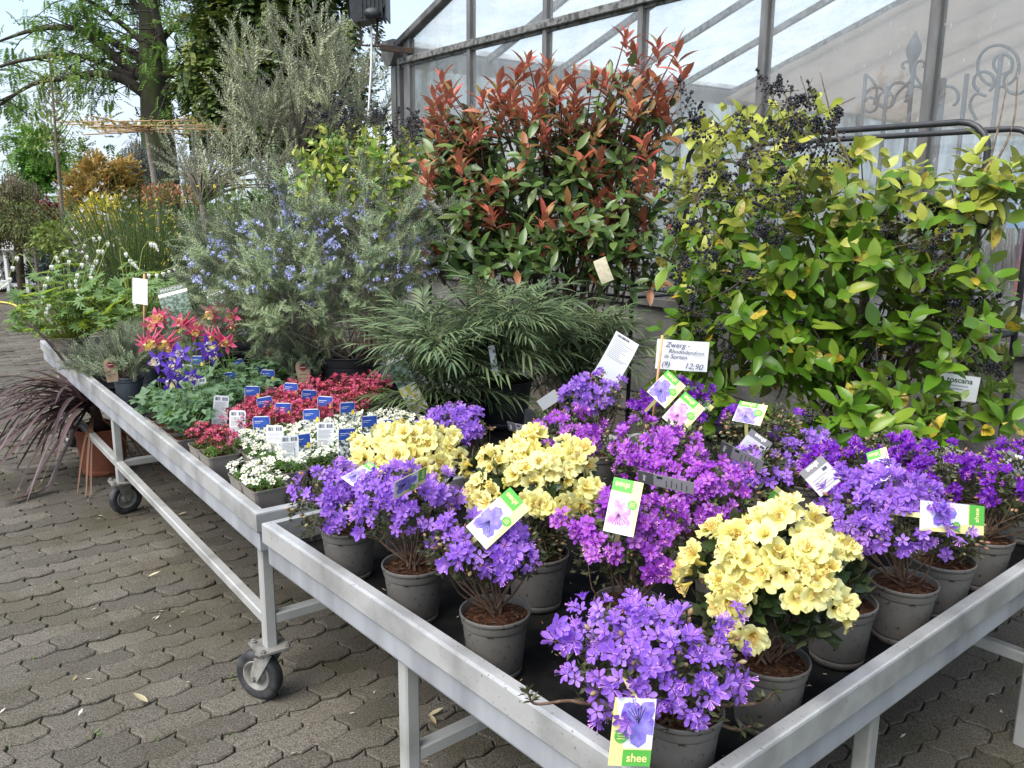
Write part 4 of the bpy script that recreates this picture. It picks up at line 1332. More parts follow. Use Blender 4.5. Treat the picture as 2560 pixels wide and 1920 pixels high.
BT = [(626, 966, 0, 'red', 'blue tag at the left of the pink saxifrages'), (668, 992, 0, 'red', 'blue tag in the middle of the pink saxifrages'), (705, 1008, 0, 'red', 'blue tag where pink and white saxifrages meet'), (722, 958, 0, 'red', 'blue tag far back in the pink saxifrages by the potted rosemary'),
      (765, 974, 0, 'red', 'blue tag in the pink saxifrages before the grey rosemary pot'), (806, 992, 0, 'red', 'blue tag with a pink flower before it'), (866, 1006, 0, 'white', 'blue tag at the far edge of the white saxifrages'), (778, 1024, 0, 'white', 'blue tag at the left back of the white saxifrages'),
      (922, 1040, 0, 'white', 'wide blue tag behind the round yellow rhododendron'), (980, 1048, 0, 'white', 'blue tag half hidden behind the round yellow rhododendron'), (864, 1072, 0, 'white', 'blue tag in front of the wide blue one'), (756, 1086, 0, 'white', 'blue tag with white blossom picture right of the bar codes'),
      (652, 1042, 0, 'white', 'blue tag left of the two bar code backs'), (541, 990, 1, '', 'white bar code back behind the foremost pink saxifrage'), (588, 1028, 1, '', 'white bar code back right of the foremost pink saxifrage'), (683, 1066, 1, '', 'left of the two white bar code backs by the front white saxifrage'),
      (722, 1090, 1, '', 'large white bar code back standing over the front white saxifrage'), (808, 1058, 1, '', 'curved white bar code back among the white saxifrages'), (598, 898, 0, 'blue', 'blue tag in the columbines below the red flowers'), (664, 925, 0, 'blue', 'blue tag at the right edge of the columbines'),
      (640, 912, 0, 'blue', 'blue tag behind another at the right of the columbines'), (580, 930, 0, 'blue', 'blue tag nearest the pink saxifrages among the columbines'), (458, 912, 1, '', 'white bar code back behind the violet columbine'), (500, 945, 1, '', 'tall white bar code back right of the violet columbine'), (490, 890, 0, 'blue', 'blue tag corner under the red columbine flowers')]
for x, y, bk, pic, lb in BT:
    bed_tag(x, y, bk, pic, lb, size=(.058, .115) if not bk else (.056, .135), yaw=random.gauss(0, .12) + (.35 if x > 820 else 0))
# ------------------------------------------------------------------ plants on the long bench
def bl(x, y, z=ZF):
    return BN + GN * x + GU * y + v3(0, 0, z)
def fan(lobes, depth, r_=1.0, n=5, seed=0):
    """flat lobed leaflet along +Y with its stalk point at the origin"""
    V, F = [(0, 0, 0)], []
    k = lobes * n
    for i in range(k + 1):
        a = math.pi * (.5 + .62 * (i / k * 2 - 1))
        lob = 1 - depth * abs(math.cos(math.pi * lobes * i / k)) ** 1.5
        V.append((-r_ * lob * math.cos(a) * .75, r_ * (.12 + lob * math.sin(a) * .88) if math.sin(a) > -.2 else r_ * .02, .10 * r_ * math.cos(2 * math.pi * lobes * i / k) * .5))
    F = [(0, i + 1, i + 2) for i in range(k)]
    return np.array(V), F
FAN3 = fan(3, .42)
FAN5 = fan(5, .62)
def compound(size, m=0, tpl=None):
    """three fans on short stalks"""
    b = MB()
    for a, s_ in ((0, 1.0), (.95, .85), (-.95, .85)):
        D = v3(math.sin(a), math.cos(a), 0)
        B = basis(D, (random.gauss(0, .25), random.gauss(0, .25), 1))[0] * size * s_
        tp_ = tpl or FAN3
        b.add((np.array(tp_[0]) @ B.T) + D * size * .25, tp_[1], m, random.random())
    return b
def square_pot(t, loc, w, h, m_, ang=ANG_B):
    c, s_ = math.cos(ang), math.sin(ang)
    b = MB()
    def ringp(hw, z, rr=.012):
        P = []
        for qx, qy in ((1, 1), (-1, 1), (-1, -1), (1, -1)):
            for k in range(3):
                a = math.atan2(qy, qx) - math.pi / 4 + k * math.pi / 4
                x_, y_ = qx * (hw - rr) + rr * math.cos(a), qy * (hw - rr) + rr * math.sin(a)
                P.append((loc[0] + x_ * c - y_ * s_, loc[1] + x_ * s_ + y_ * c, loc[2] + z))
        return P
    rs = [(w * .38, 0), (w * .488, h - .006), (w * .505, h - .0055), (w * .508, h), (w * .49, h), (w * .47, h - .012)]
    V = sum((ringp(*q) for q in rs), [])
    n = 12
    F = [(i * n + j, i * n + (j + 1) % n, (i + 1) * n + (j + 1) % n, (i + 1) * n + j) for i in range(len(rs) - 1) for j in range(n)] + [tuple(range(n - 1, -1, -1))]
    b.add(V, F)
    b.obj('pot', m_, t, smooth=False)
    b = MB().add(ringp(w * .475, h - .014), [tuple(range(12))])
    b.obj('soil', m_soil, t)
ORD = ['first', 'second', 'third', 'fourth', 'fifth', 'sixth', 'seventh', 'eighth', 'ninth']
m_sxleaf = leafmat('saxifrage_leaf', [(0.07, 0.17, 0.03), (0.13, 0.25, 0.05), (0.19, 0.29, 0.07)], 0.5, 0.25)
m_sxwhite = leafmat('white_saxifrage_petal', [(0.80, 0.80, 0.72), (0.84, 0.84, 0.80), (0.76, 0.77, 0.62)], 0.6, 0.25, throat=(0.62, 0.66, 0.15), tr=.0045)
m_sxpink = leafmat('pink_saxifrage_petal', [(0.56, 0.035, 0.16), (0.70, 0.12, 0.30), (0.36, 0.015, 0.07), (0.62, 0.05, 0.15)], 0.6, 0.25, throat=(0.70, 0.32, 0.25), tr=.0035)
m_sxstem = mat('red_stalk', (0.16, 0.022, 0.022), 0.6)
m_grstem = mat('green_stalk', (0.13, 0.22, 0.05), 0.6)
m_ystam = mat('yellow_anther', (0.75, 0.62, 0.10), 0.6)
SXW = [petal_flower(5, .0095, .0085, c_, .2, 6, .35, 2).mesh('flower', [m_sxwhite, m_ystam]) for c_ in (.3, .6, .4)]
SXP = [petal_flower(5, .0075, .0065, c_, .2, 4, .35, 2).mesh('flower', [m_sxpink, m_ystam]) for c_ in (.4, .9, .6)]
lfs = leaf(.013, .004, .3, .4, 2)
def saxifrage(x, y, pink, label, nf=30, dens=1.0, tall=.052):
    t = root('saxifrage', bl(x, y, ZF + .018), label, 'saxifrage', ('pink' if pink else 'white') + ' saxifrages in square pots')
    h, w = .095, .112
    square_pot(t, (0, 0, 0), w, h, m_taupe)
    n = int(150 * dens)
    a, q = rng.uniform(0, 6.28, n), .052 * np.sqrt(rng.random(n))
    T = np.stack([q * np.cos(a), q * np.sin(a), h - .008 + .022 * (1 - (q / .056) ** 2)], 1)
    b = MB()
    kk = 5
    b.scatter(*lfs, basis(rdir(n * kk, .1, 1)) * rng.uniform(.7, 1.4, n * kk)[:, None, None], np.repeat(T, kk, 0))
    b.obj('foliage', m_sxleaf, t, kind='stuff')
    nf2 = nf
    a, q = rng.uniform(0, 6.28, nf2), .068 * np.sqrt(rng.random(nf2))
    tip = np.stack([q * np.cos(a), q * np.sin(a), h + tall * (1.15 - .5 * (q / .07) ** 2) + rng.normal(0, .009 if pink else .005, nf2)], 1)
    b = MB()
    for e in tip:
        tube(b, [v3(e[0] * .6, e[1] * .6, h), e - v3(0, 0, .004)], .0008, 3, cap=False)
    if pink:                      # wilted calyces between the open flowers
        n = 90
        a, q = rng.uniform(0, 6.28, n), .066 * np.sqrt(rng.random(n))
        T = np.stack([q * np.cos(a), q * np.sin(a), h + tall * rng.uniform(.45, 1.1, n)], 1)
        b.scatter(*leaf(.008, .004, .8, -.3, 2), basis(rdir(n, .1, 1)), T, 0)
        b.scatter(*leaf(.008, .004, .8, -.3, 2), basis(rdir(n, .1, 1)), T, 0)
    b.obj('stalks', [m_sxstem if pink else m_grstem, m_sxpink], t, kind='stuff')
    for e in tip:
        d = unit(v3(e[0] * 7, e[1] * 7, 1) + rng.normal(0, .35, 3) + v3(-.1, -.3, 0))
        ob('flower', random.choice(SXP if pink else SXW), t, M44(basis(d, rdir(1)[0])[0] * random.uniform(.8, 1.15), e))
wh = [(x_, y_) for y_ in (.085, .20, .315, .43, .545) for x_ in (.082, .197, .312, .427, .542, .657, .772) if not (y_ < .2 and x_ > .1) and not (y_ > .3 and x_ < .15) and not (y_ < .3 and x_ > .35) and not (y_ < .4 and x_ > .6)]
for k, (x_, y_) in enumerate(wh):
    r_, c_ = round((y_ - .085) / .115), round((x_ - .082) / .115)
    lab = 'white saxifrage in the front corner of the long bench' if k == 0 else 'white saxifrage pot, %s from the left rail in the %s row back' % (ORD[c_], ORD[r_])
    saxifrage(x_, y_ + .06, False, lab, 24 if k else 30, .8, .036)
pk = [(.082, .56), (.082, .675)] + [(x_, y_) for y_ in (.72, .835, .95, 1.065, 1.18) for x_ in (.255, .37, .485, .60, .715, .83, .945) if x_ - .25 > (y_ - .85) * .9 and x_ < .62 + (y_ - .72) * 1.1]
for k, (x_, y_) in enumerate(pk):
    r_, c_ = round((y_ - .72) / .115), round((x_ - .255) / .115)
    lab = ('foremost pink saxifrage at the left rail of the long bench', 'pink saxifrage behind the foremost one at the left rail')[k] if k < 2 else 'pink saxifrage pot, %s from the left in the %s pink row back' % (ORD[c_], ORD[r_])
    saxifrage(x_, y_, True, lab, 36, .8, .060)

# columbines
m_aqleaf = leafmat('columbine_leaf', [(0.08, 0.20, 0.045), (0.13, 0.29, 0.06), (0.20, 0.37, 0.075), (0.27, 0.43, 0.09)], 0.55, 0.3, under=(0.14, 0.24, 0.12))
AQL = [compound(.036).mesh('leaf', m_aqleaf) for _ in range(5)]
def columbine_flower(ms, mp, msp, size=.046):
    b = MB()
    for k in range(5):
        a = k * 1.2566
        D = unit(v3(math.cos(a), .25, math.sin(a)))
        V, F = leaf(size, size * .42, .25, .15, 4, .45)
        B = basis(D, v3(0, 1, 0))[0]
        b.add(V @ B.T, F, 0, random.random() * .3)
        a += .628
        D2 = unit(v3(math.cos(a) * .55, 1, math.sin(a) * .55))
        V, F = leaf(size * .48, size * .36, -.5, -.1, 3, .6)
        b.add(V @ basis(D2, v3(-math.cos(a), 0, -math.sin(a)))[0].T + v3(math.cos(a), 0, math.sin(a)) * size * .12, F, 1, .2)
        e = v3(math.cos(a) * size * .45, -size * .95, math.sin(a) * size * .45)
        tube(b, [v3(math.cos(a), 0, math.sin(a)) * size * .14, e * .6, e], [.0042, .0022, .0014], 5, 2)
    for k in range(8):
        d = unit(v3(random.gauss(0, .18), 1, random.gauss(0, .18)))
        tube(b, [v3(0, .003, 0), d * size * .8], .0006, 3, 3, cap=False)
    return b.mesh('flower', [ms, mp, msp, m_ystam])
m_aqred = leafmat('columbine_red', [(0.68, 0.075, 0.20), (0.80, 0.19, 0.32)], 0.5, 0.3)
m_aqcream = leafmat('columbine_cream', [(0.88, 0.68, 0.30), (0.90, 0.76, 0.42)], 0.5, 0.3)
m_aqvio = leafmat('columbine_violet', [(0.10, 0.035, 0.42), (0.16, 0.07, 0.55)], 0.5, 0.3)
m_aqwhite = leafmat('columbine_white', [(0.68, 0.68, 0.72), (0.75, 0.72, 0.70)], 0.5, 0.3)
AQR = [columbine_flower(m_aqred, m_aqcream, m_aqred) for _ in range(2)]
AQV = [columbine_flower(m_aqvio, m_aqwhite, m_aqvio) for _ in range(2)]
def columbine(x, y, label, nl=26, hh=.15, spread=.085):
    t = root('columbine', bl(x, y), label, 'columbine', 'columbines in square pots')
    square_pot(t, (0, 0, 0), .112, .088, m_taupe)
    b = MB()
    for k in range(nl):
        a, q = random.uniform(0, 6.28), spread * math.sqrt(random.random())
        e = v3(q * math.cos(a), q * math.sin(a), .095 + hh * random.uniform(.25, 1) * (1.1 - .5 * q / spread))
        tube(b, curve(v3(e[0] * .2, e[1] * .2, .08), e * v3(.6, .6, .8), e, n=3), .0013, 3, cap=False)
        d = unit(v3(e[0], e[1], 0) * 6 + v3(*rng.normal(0, .4, 2), -.05))
        up = unit(v3(0, -.25, 1) + rng.normal(0, .35, 3))
        ob('leaf', random.choice(AQL), t, M44(basis(d, up)[0] * random.uniform(.75, 1.25), e))
    b.obj('stalks', m_grstem, t, kind='stuff')
    return t
def aq_flowers(t, F, pts, name='flower'):
    P0 = np.array(t.location)
    b = MB()
    for x, y, s_ in pts:
        e = atd(x, y, P0[1]) - P0
        d = unit(v3(random.gauss(0, .5), random.gauss(-.55, .3), random.gauss(-.25, .45)))
        ob('flower', random.choice(F), t, M44(basis(d, rdir(1)[0])[0] * s_ * 1.22, e))
        tube(b, curve(v3(0, 0, .09), e * v3(.5, .5, .75), e - d * .035 + v3(0, 0, .01), e - d * .02, n=4), .0012, 4, cap=False)
    b.obj('flower_stalks', m_grstem, t, kind='stuff')
aq = [(.085, .92, 'columbine at the near end of the left tray with a violet flower'), (.085, 1.035, 'second columbine along the left rail'), (.085, 1.15, 'third columbine along the left rail'), (.085, 1.265, 'far columbine of the left tray with a yellowed leaf'), (.21, 1.1, 'columbine with violet flowers beside the bar code tags'), (.21, 1.30, 'columbine behind the violet flowers'),
      (.33, 1.42, 'columbine with red flowers left of the middle'), (.33, 1.60, 'back columbine carrying most of the red flowers'), (.46, 1.45, 'columbine with a red flower right of the middle'), (.46, 1.60, 'back columbine with the highest red flower'), (.58, 1.48, 'pale green columbine before the blue tags'), (.60, 1.65, 'columbine at the back by the rosemary pot'), (.71, 1.62, 'columbine at the right end next to the kraft card'), (.34, 1.22, 'columbine behind the pink saxifrages'), (.47, 1.28, 'low columbine among the blue tags')]
AQ = [columbine(*a) for a in aq]
aq_flowers(AQ[4], AQV, [(432, 925, .9), (515, 868, 1.0), (452, 885, .9)])
aq_flowers(AQ[0], AQV, [(428, 950, 1.0), (480, 940, .7), (425, 920, .6)])
aq_flowers(AQ[5], AQV, [(395, 902, 1.0), (438, 893, 1.0), (530, 885, .9)])
aq_flowers(AQ[6], AQR, [(385, 852, 1.1), (420, 855, 1.1), (362, 860, .9), (430, 880, .9), (520, 870, .6)])
aq_flowers(AQ[7], AQR, [(392, 800, 1.1), (405, 790, .9), (462, 810, 1.1), (447, 805, .8), (488, 828, .9), (380, 815, .9)])
aq_flowers(AQ[8], AQR, [(555, 850, 1.1), (570, 858, .9), (525, 840, .9), (525, 880, .6)])
aq_flowers(AQ[9], AQR, [(530, 783, 1.15), (582, 792, 1.0), (580, 812, .8), (490, 815, .8)])

# rosemary
m_roleaf = leafmat('rosemary_needle', [(0.080, 0.125, 0.060), (0.14, 0.195, 0.095), (0.21, 0.26, 0.15), (0.12, 0.16, 0.08)], 0.5, 0.15, under=(0.22, 0.25, 0.19))
m_rogrey = leafmat('dry_rosemary_needle', [(0.15, 0.22, 0.095), (0.23, 0.31, 0.15), (0.32, 0.38, 0.21), (0.18, 0.24, 0.11)], 0.55, 0.15, under=(0.24, 0.25, 0.2))
m_rostem = mat('rosemary_wood', (0.22, 0.17, 0.115), 0.85, var=(0.36, 0.31, 0.25), scale=70, bump=.4)
m_roflow = leafmat('rosemary_blossom', [(0.42, 0.46, 0.85), (0.54, 0.58, 0.90), (0.64, 0.66, 0.92)], 0.55, 0.3)
def sprig(L_, n, ll, lw, mats, bend=.3, up=.7, whorl=2, taper=.5, fold=.2, stem=.0016, name='sprig', lb=.2, ln=1):
    b = MB()
    s_ = np.linspace(0, 1, 9)
    dirn = random.uniform(0, 6.28)
    path = np.stack([bend * L_ * s_ ** 2 * math.cos(dirn), bend * L_ * s_ ** 2 * math.sin(dirn), L_ * s_], 1)[:, [0, 2, 1]]
    tube(b, path, np.linspace(stem, stem * .4, 9), 4, 0, cap=False)
    V, F = leaf(ll, lw, fold, lb, ln + 1, .5, .7)
    t = np.linspace(.08, 1, n)
    T = np.stack([np.interp(t, s_, path[:, i]) for i in range(3)], 1)
    tg = unit(np.gradient(path, axis=0))
    G = np.stack([np.interp(t, s_, tg[:, i]) for i in range(3)], 1)
    a = np.arange(n) * (2.4 if whorl == 1 else 1.5708) + rng.normal(0, .25, n)
    side = np.stack([np.cos(a), np.zeros(n), np.sin(a)], 1)
    D = unit(side + G * up)
    sc = (1 - taper * t ** 3) * rng.uniform(.8, 1.15, n)
    b.scatter(V, F, basis(D, G) * sc[:, None, None], T, 1)
    if whorl == 2:
        D = unit(-side + G * up)
        b.scatter(V, F, basis(D, G) * sc[:, None, None], T, 1)
    return b.mesh(name, mats)
ROS = [sprig(.13, 26, .025, .0042, [m_rostem, m_roleaf], .35, .8) for _ in range(5)]
def bunch(mk, n, L_, name='sprig'):
    """several sprigs on one twig"""
    b = MB()
    mats = None
    for k in range(n):
        me = mk()
        mats = list(me.materials)
        V = np.empty(len(me.vertices) * 3, np.float32)
        me.vertices.foreach_get('co', V)
        V = V.reshape(-1, 3).astype(float)
        F = [tuple(p.vertices) for p in me.polygons]
        mi = [p.material_index for p in me.polygons]
        q = np.empty(len(me.polygons), np.float32)
        me.attributes['rnd'].data.foreach_get('value', q)
        t = k / n
        d = unit(v3(random.gauss(0, .45), 1, random.gauss(0, .45)))
        b.add(V @ basis(d, rdir(1)[0])[0].T * random.uniform(.8, 1.1) + v3(random.gauss(0, .012), t * L_, random.gauss(0, .012)), F, mi, 0)
        b.Q[-1] = q
        bpy.data.meshes.remove(me)
    return b.mesh(name, mats)
ROG = [bunch(lambda: sprig(.13, 24, .026, .0062, [m_rostem, m_rogrey], .4, .8, stem=.0011), 6, .14) for _ in range(6)]
def blossom(n=5):
    b = MB()
    for k in range(n):
        T = rng.normal(0, .007, 3)
        V, F = leaf(.010, .006, .3, .4, 2, .6)
        b.scatter(V, F, basis(rdir(4)), np.repeat(T[None], 4, 0))
    return b.mesh('blossom', m_roflow)
ROF = [blossom(4), blossom(6), blossom(8)]
def kraft(t, loc, ang=0.0, s_=1.0):
    b = MB()
    pts = [(-.024, 0), (.024, 0), (.032, .085)] + [(.032 * math.cos(a), .085 + .026 * math.sin(a)) for a in np.linspace(.3, math.pi - .3, 7)] + [(-.032, .085)]
    b.add([(*p_, z_) for z_ in (0, -.0008) for p_ in pts], [tuple(range(len(pts))), tuple(range(2 * len(pts) - 1, len(pts) - 1, -1))], 0)
    disc(b, 0, .080, .017, .0006, 1)
    disc(b, 0, .080, .0145, .0009, 2)
    disc(b, 0, .080, .0138, .0012, 1)
    rect(b, -.011, .0785, .011, .0815, .0016, 2)
    rect(b, -.018, .048, .016, .0500, .0008, 3)
    rect(b, -.020, .032, .020, .0330, .0008, 3)
    Z = unit(v3(0, 0, CZ) - np.array(t.location) - v3(*loc)) * v3(1, 1, .2)
    Z = unit(np.array([Z[0] * math.cos(ang) - Z[1] * math.sin(ang), Z[0] * math.sin(ang) + Z[1] * math.cos(ang), .15]))
    X = unit(np.cross(v3(0, 0, 1), Z))
    ob('kraft_tag', b.mesh('kraft_tag', [m_kraft, m_red, m_white, m_ink], False), t, M44(np.stack([X, np.cross(Z, X), Z], 1) * s_, loc))
def herb(P, label, rt, h, mp, variants, n, c, rr, low=-.2, flowers=0, name='rosemary', cat='rosemary', group='potted rosemary plants', updir=.6, sc=1.0, soil=True, taper=.76):
    t = root(name, P, label, cat, group)
    if mp: pot(t, rt, h, mp, soil=soil, taper=taper)
    c, rr = np.asarray(c, float), np.asarray(rr, float)
    D = rdir(n, low, 1)
    q = .25 + .75 * rng.random(n) ** .6
    T = c + D * rr * q[:, None]
    dirs = unit(D + v3(0, 0, updir) + rng.normal(0, .25, (n, 3)))
    view = unit(v3(0, 0, CZ) - np.array(P))
    order = np.argsort(-((T @ view)))
    rest = MB()
    mats = None
    for i, k in enumerate(order):
        B = basis(dirs[k], rdir(1)[0])[0] * random.uniform(.75, 1.2) * sc
        T0 = T[k] - dirs[k] * .06 * sc
        ob('sprig', random.choice(variants), t, M44(B, T0))
        if i > 298: break
    b = MB()
    for k in order[10:28]:
        e = T[k]
        s0 = v3(*rng.normal(0, rt * .2, 2), h * .88)
        tube(b, curve(s0, s0 + (e - s0) * v3(.6, .6, .45) + rng.normal(0, .02, 3), e, n=4), np.linspace(.0042, .0014, 9), 5, cap=False)
    b.obj('stems', m_rostem, t, kind='stuff')
    for k in range(flowers):
        d = rdir(1, .0, 1)[0]
        d = unit(d + view * .5)
        e = c + d * rr * random.uniform(.9, 1.12)
        ob('blossom', random.choice(ROF), t, M44(basis(rdir(1)[0])[0] * random.uniform(.8, 1.3), e))
    return t
ro1 = herb(bl(.13, 2.02), 'rosemary in a slate grey pot with kraft card by the left rail', .070, .125, m_slate, ROS, 120, (-.02, 0, .185), (.13, .13, .13))
kraft(ro1, (-.03, -.095, .115), .3)
herb(bl(.14, 2.40), 'rosemary in a slate grey pot sprawling over the left rail', .070, .125, m_slate, ROS, 120, (-.06, 0, .125), (.19, .14, .08), -.4)
herb(bl(.30, 2.35), 'rosemary behind the small white sign stick', .070, .125, m_slate, ROS, 110, (0, 0, .19), (.14, .14, .15))
herb(bl(.50, 2.15), 'rosemary hidden behind the red columbines', .070, .125, m_slate, ROS, 100, (0, 0, .19), (.15, .15, .14))
ro2 = herb(bl(.80, 1.50), 'rosemary in a grey pot with kraft card beside the black tub', .078, .125, m_slate, ROS, 130, (-.02, .02, .19), (.15, .14, .14))
kraft(ro2, (.01, -.10, .11), .1, 1.05)
ro3 = herb(bl(.78, 1.75), 'rosemary half hidden behind the columbines', .070, .125, m_slate, ROS, 90, (0, 0, .18), (.14, .13, .12))
kraft(ro3, (-.02, -.09, .15), .2, .9)
P = at(880, 1005, ZF)
bigro = herb(P, 'large blue flowering rosemary in a black tub', .150, .235, m_blackpot, ROG, 180, (-.20, .12, .52), (.56, .46, .37), -.65, 160, updir=.5, sc=1.0, taper=.86)
# ascending flowering shoots and bare wood of the large rosemary
b = MB()
P0 = np.array(bigro.location)
for x, y, Yo in ((705, 470, .2), (915, 470, .1), (1045, 520, .15), (610, 560, .25), (560, 620, .2), (800, 560, .0), (980, 560, .1), (520, 600, .3), (680, 640, -.1), (930, 660, -.1), (760, 700, -.15), (640, 720, .0)):
    e = atd(x, y, P0[1] + Yo) - P0
    cv = curve(v3(0, 0, .22), v3(e[0] * .45, e[1] * .4, .22 + (e[2] - .22) * .35) + rng.normal(0, .03, 3), v3(e[0] * .8, e[1] * .8, .22 + (e[2] - .22) * .7), e, n=6)
    tube(b, cv, np.linspace(.006, .002, len(cv)), 5)
    for k in range(6):
        p_ = cv[-1 - k]
        ob('sprig', random.choice(ROG), bigro, M44(basis(unit(cv[-1] - cv[-6] + rng.normal(0, .12, 3)), rdir(1)[0])[0] * 1.1, p_))
        for _ in range(2 if y < 600 else 1):
            ob('blossom', random.choice(ROF), bigro, M44(basis(rdir(1)[0])[0] * random.uniform(1.0, 1.6), p_ + rng.normal(0, .018, 3)))
b.obj('bare_wood', m_rostem, bigro, kind='stuff')

# mahonia with narrow leaflets
m_malea = leafmat('mahonia_leaflet', [(0.060, 0.10, 0.048), (0.11, 0.165, 0.075), (0.19, 0.245, 0.11), (0.085, 0.135, 0.065)], 0.36, 0.15, under=(0.13, 0.17, 0.10))
m_mastem = mat('mahonia_stalk', (0.13, 0.15, 0.055), 0.6)
def mahonia_leaf():
    b = MB()
    L_ = .20
    s_ = np.linspace(0, 1, 8)
    path = np.stack([np.zeros(8), L_ * s_, -.20 * L_ * s_ ** 2], 1)
    tube(b, path, np.linspace(.0016, .0006, 8), 3, 0, cap=False)
    for k in range(8):
        t = .22 + .78 * k / 7
        T = v3(0, L_ * t, -.20 * L_ * t * t)
        for sd in (-1, 1):
            ang = .95 - .45 * t + random.gauss(0, .12)
            D = unit(v3(sd * math.sin(ang), math.cos(ang), .15 + random.gauss(0, .12)))
            V, F = leaf(random.uniform(.075, .105), .0085, .25, random.uniform(.35, .8), 4, .45, .6)
            b.add(V @ basis(D, v3(0, 0, 1))[0].T + T, F, 1, random.random())
    V, F = leaf(.095, .0085, .25, .5, 4, .45, .6)
    b.add(V + path[-1], F, 1, random.random())
    return b.mesh('leaf', [m_mastem, m_malea])
MAL = [mahonia_leaf() for _ in range(5)]
def mahonia(P, label, rt, h, mp, stems, rx, zt, sc=1.0):
    t = root('mahonia', P, label, 'mahonia', 'narrow leaved mahonias in tubs')
    pot(t, rt, h, mp, taper=.82)
    b = MB()
    for k in range(stems):
        a = k * 2.4 + random.gauss(0, .3)
        q = rx * .55 * math.sqrt((k + .5) / stems)
        top = v3(q * math.cos(a), q * math.sin(a), h * .9 + (zt - h) * random.uniform(.12, .82))
        tube(b, [v3(top[0] * .25, top[1] * .25, h * .88), top], .004, 5)
        for j in range(13):
            f = random.random()
            d = unit(v3(math.cos(a + j * 2.4), math.sin(a + j * 2.4), random.uniform(-.05, .95)))
            p_ = v3(*top[:2], top[2] - f * .09)
            ob('leaf', random.choice(MAL), t, M44(basis(d, v3(0, 0, 1))[0] * random.uniform(.8, 1.15) * sc, p_))
    b.obj('stems', m_mastem, t)
    return t
P = at(1120, 1085, ZF)
mahonia(P, 'mahonia in a grey tub right of the black tub', .118, .15, m_slate, 12, .33, .56)
mahonia(at(1245, 1085, ZF) + v3(.02, .16, 0), 'mahonia in a dark tub in the middle', .125, .20, m_blackpot, 13, .35, .68)
mahonia(at(1420, 1010, ZF) + v3(.06, .06, 0), 'mahonia with a big white label near the price sign', .11, .14, m_slate, 12, .33, .56)
mahonia(bl(.80, 3.05), 'mahonia at the back left with the green labels', .12, .18, m_slate, 11, .36, .66)
mahonia(bl(1.12, 2.75), 'mahonia behind the second green label', .12, .18, m_slate, 10, .34, .64)

# white bleeding heart
m_dileaf = leafmat('bleeding_heart_leaf', [(0.36, 0.50, 0.04), (0.46, 0.58, 0.06), (0.54, 0.64, 0.10), (0.26, 0.40, 0.045)], 0.5, 0.4, under=(0.2, 0.32, 0.12))
m_distem = mat('yellow_green_stalk', (0.30, 0.36, 0.07), 0.55)
m_diflow = leafmat('white_heart_petal', [(0.82, 0.83, 0.80), (0.80, 0.80, 0.72)], 0.5, 0.3)
DIL = [compound(.060, 0, FAN5).mesh('leaf', m_dileaf) for _ in range(5)]
def heart():
    b = MB()
    for sd in (-1, 1):
        q = MB()
        lathe(q, [(.0005, -.013), (.004, -.010), (.0072, -.002), (.0060, .005), (.0005, .008)], 8)
        V = np.concatenate(q.V) * v3(.9, .65, 1) + v3(sd * .0045, 0, 0)
        b.add(V, [tuple(f) for f in np.concatenate(q.L).reshape(-1, 4)], 0, 0)
    tube(b, [v3(0, 0, -.011), v3(0, 0, -.019)], [.003, .0015], 5)
    return b.mesh('flower', m_diflow)
DIF = heart()
def dicentra(P, label, n, rx, zt):
    t = root('bleeding_heart', P, label, 'bleeding heart', 'white bleeding hearts in taupe pots')
    pot(t, .098, .155, m_taupe)
    b = MB()
    for k in range(n):
        a, q = random.uniform(0, 6.28), rx * math.sqrt(random.random())
        e = v3(q * math.cos(a), q * math.sin(a), .15 + (zt - .15) * random.uniform(.15, 1) * (1.05 - .45 * q / rx))
        tube(b, curve(v3(e[0] * .15, e[1] * .15, .13), e * v3(.55, .55, .7), e, n=3), .0018, 4, cap=False)
        d = unit(v3(e[0], e[1], 0) * 4 + v3(*rng.normal(0, .5, 2), 0))
        ob('leaf', random.choice(DIL), t, M44(basis(d, unit(v3(0, -.3, 1) + rng.normal(0, .3, 3)))[0] * random.uniform(.8, 1.3), e))
    b.obj('stalks', m_distem, t, kind='stuff')
    return t
def raceme(t, pts, n=7):
    P0 = np.array(t.location)
    Q = [v3(0, 0, .14)] + [atd(x, y, P0[1] + Yo) - P0 for x, y, Yo in pts]
    b = MB()
    cv = curve(*Q, n=7)
    tube(b, cv, np.linspace(.003, .0012, len(cv)), 5)
    b.obj('flower_stalk', m_distem, t)
    for k in range(n):
        p_ = cv[-1 - k * 2]
        s_ = .55 + .65 * min(1, k / 4)
        ob('flower', DIF, t, M44(basis(unit(v3(random.gauss(0, .3), 1, 0)))[0] * s_, p_ - v3(0, 0, .014)))
P = at(182, 905, ZF)
di1 = dicentra(P, 'white bleeding heart in the taupe pot at the far bench corner', 190, .27, .62)
for pts in (((150, 640, -.1), (115, 700, -.15), (105, 750, -.18)), ((220, 640, -.15), (190, 690, -.2), (195, 730, -.22)), ((170, 630, 0), (135, 665, -.05)), ((270, 610, 0), (235, 655, -.1), (225, 680, -.12)), ((60, 640, 0), (20, 700, 0), (0, 715, 0)), ((130, 760, -.2), (115, 780, -.22), (130, 800, -.22)), ((250, 600, 0), (190, 620, 0))):
    raceme(di1, pts)
di2 = dicentra(bl(.40, 3.02), 'white bleeding heart behind the small white sign', 170, .30, .60)
for pts in (((340, 700, 0), (400, 680, -.05), (450, 662, -.05)), ((350, 660, 0), (365, 610, 0), (385, 605, 0), (395, 620, 0)), ((345, 720, -.1), (335, 745, -.12), (340, 770, -.12)), ((300, 630, 0), (330, 650, 0), (345, 665, 0))):
    raceme(di2, pts, 6)
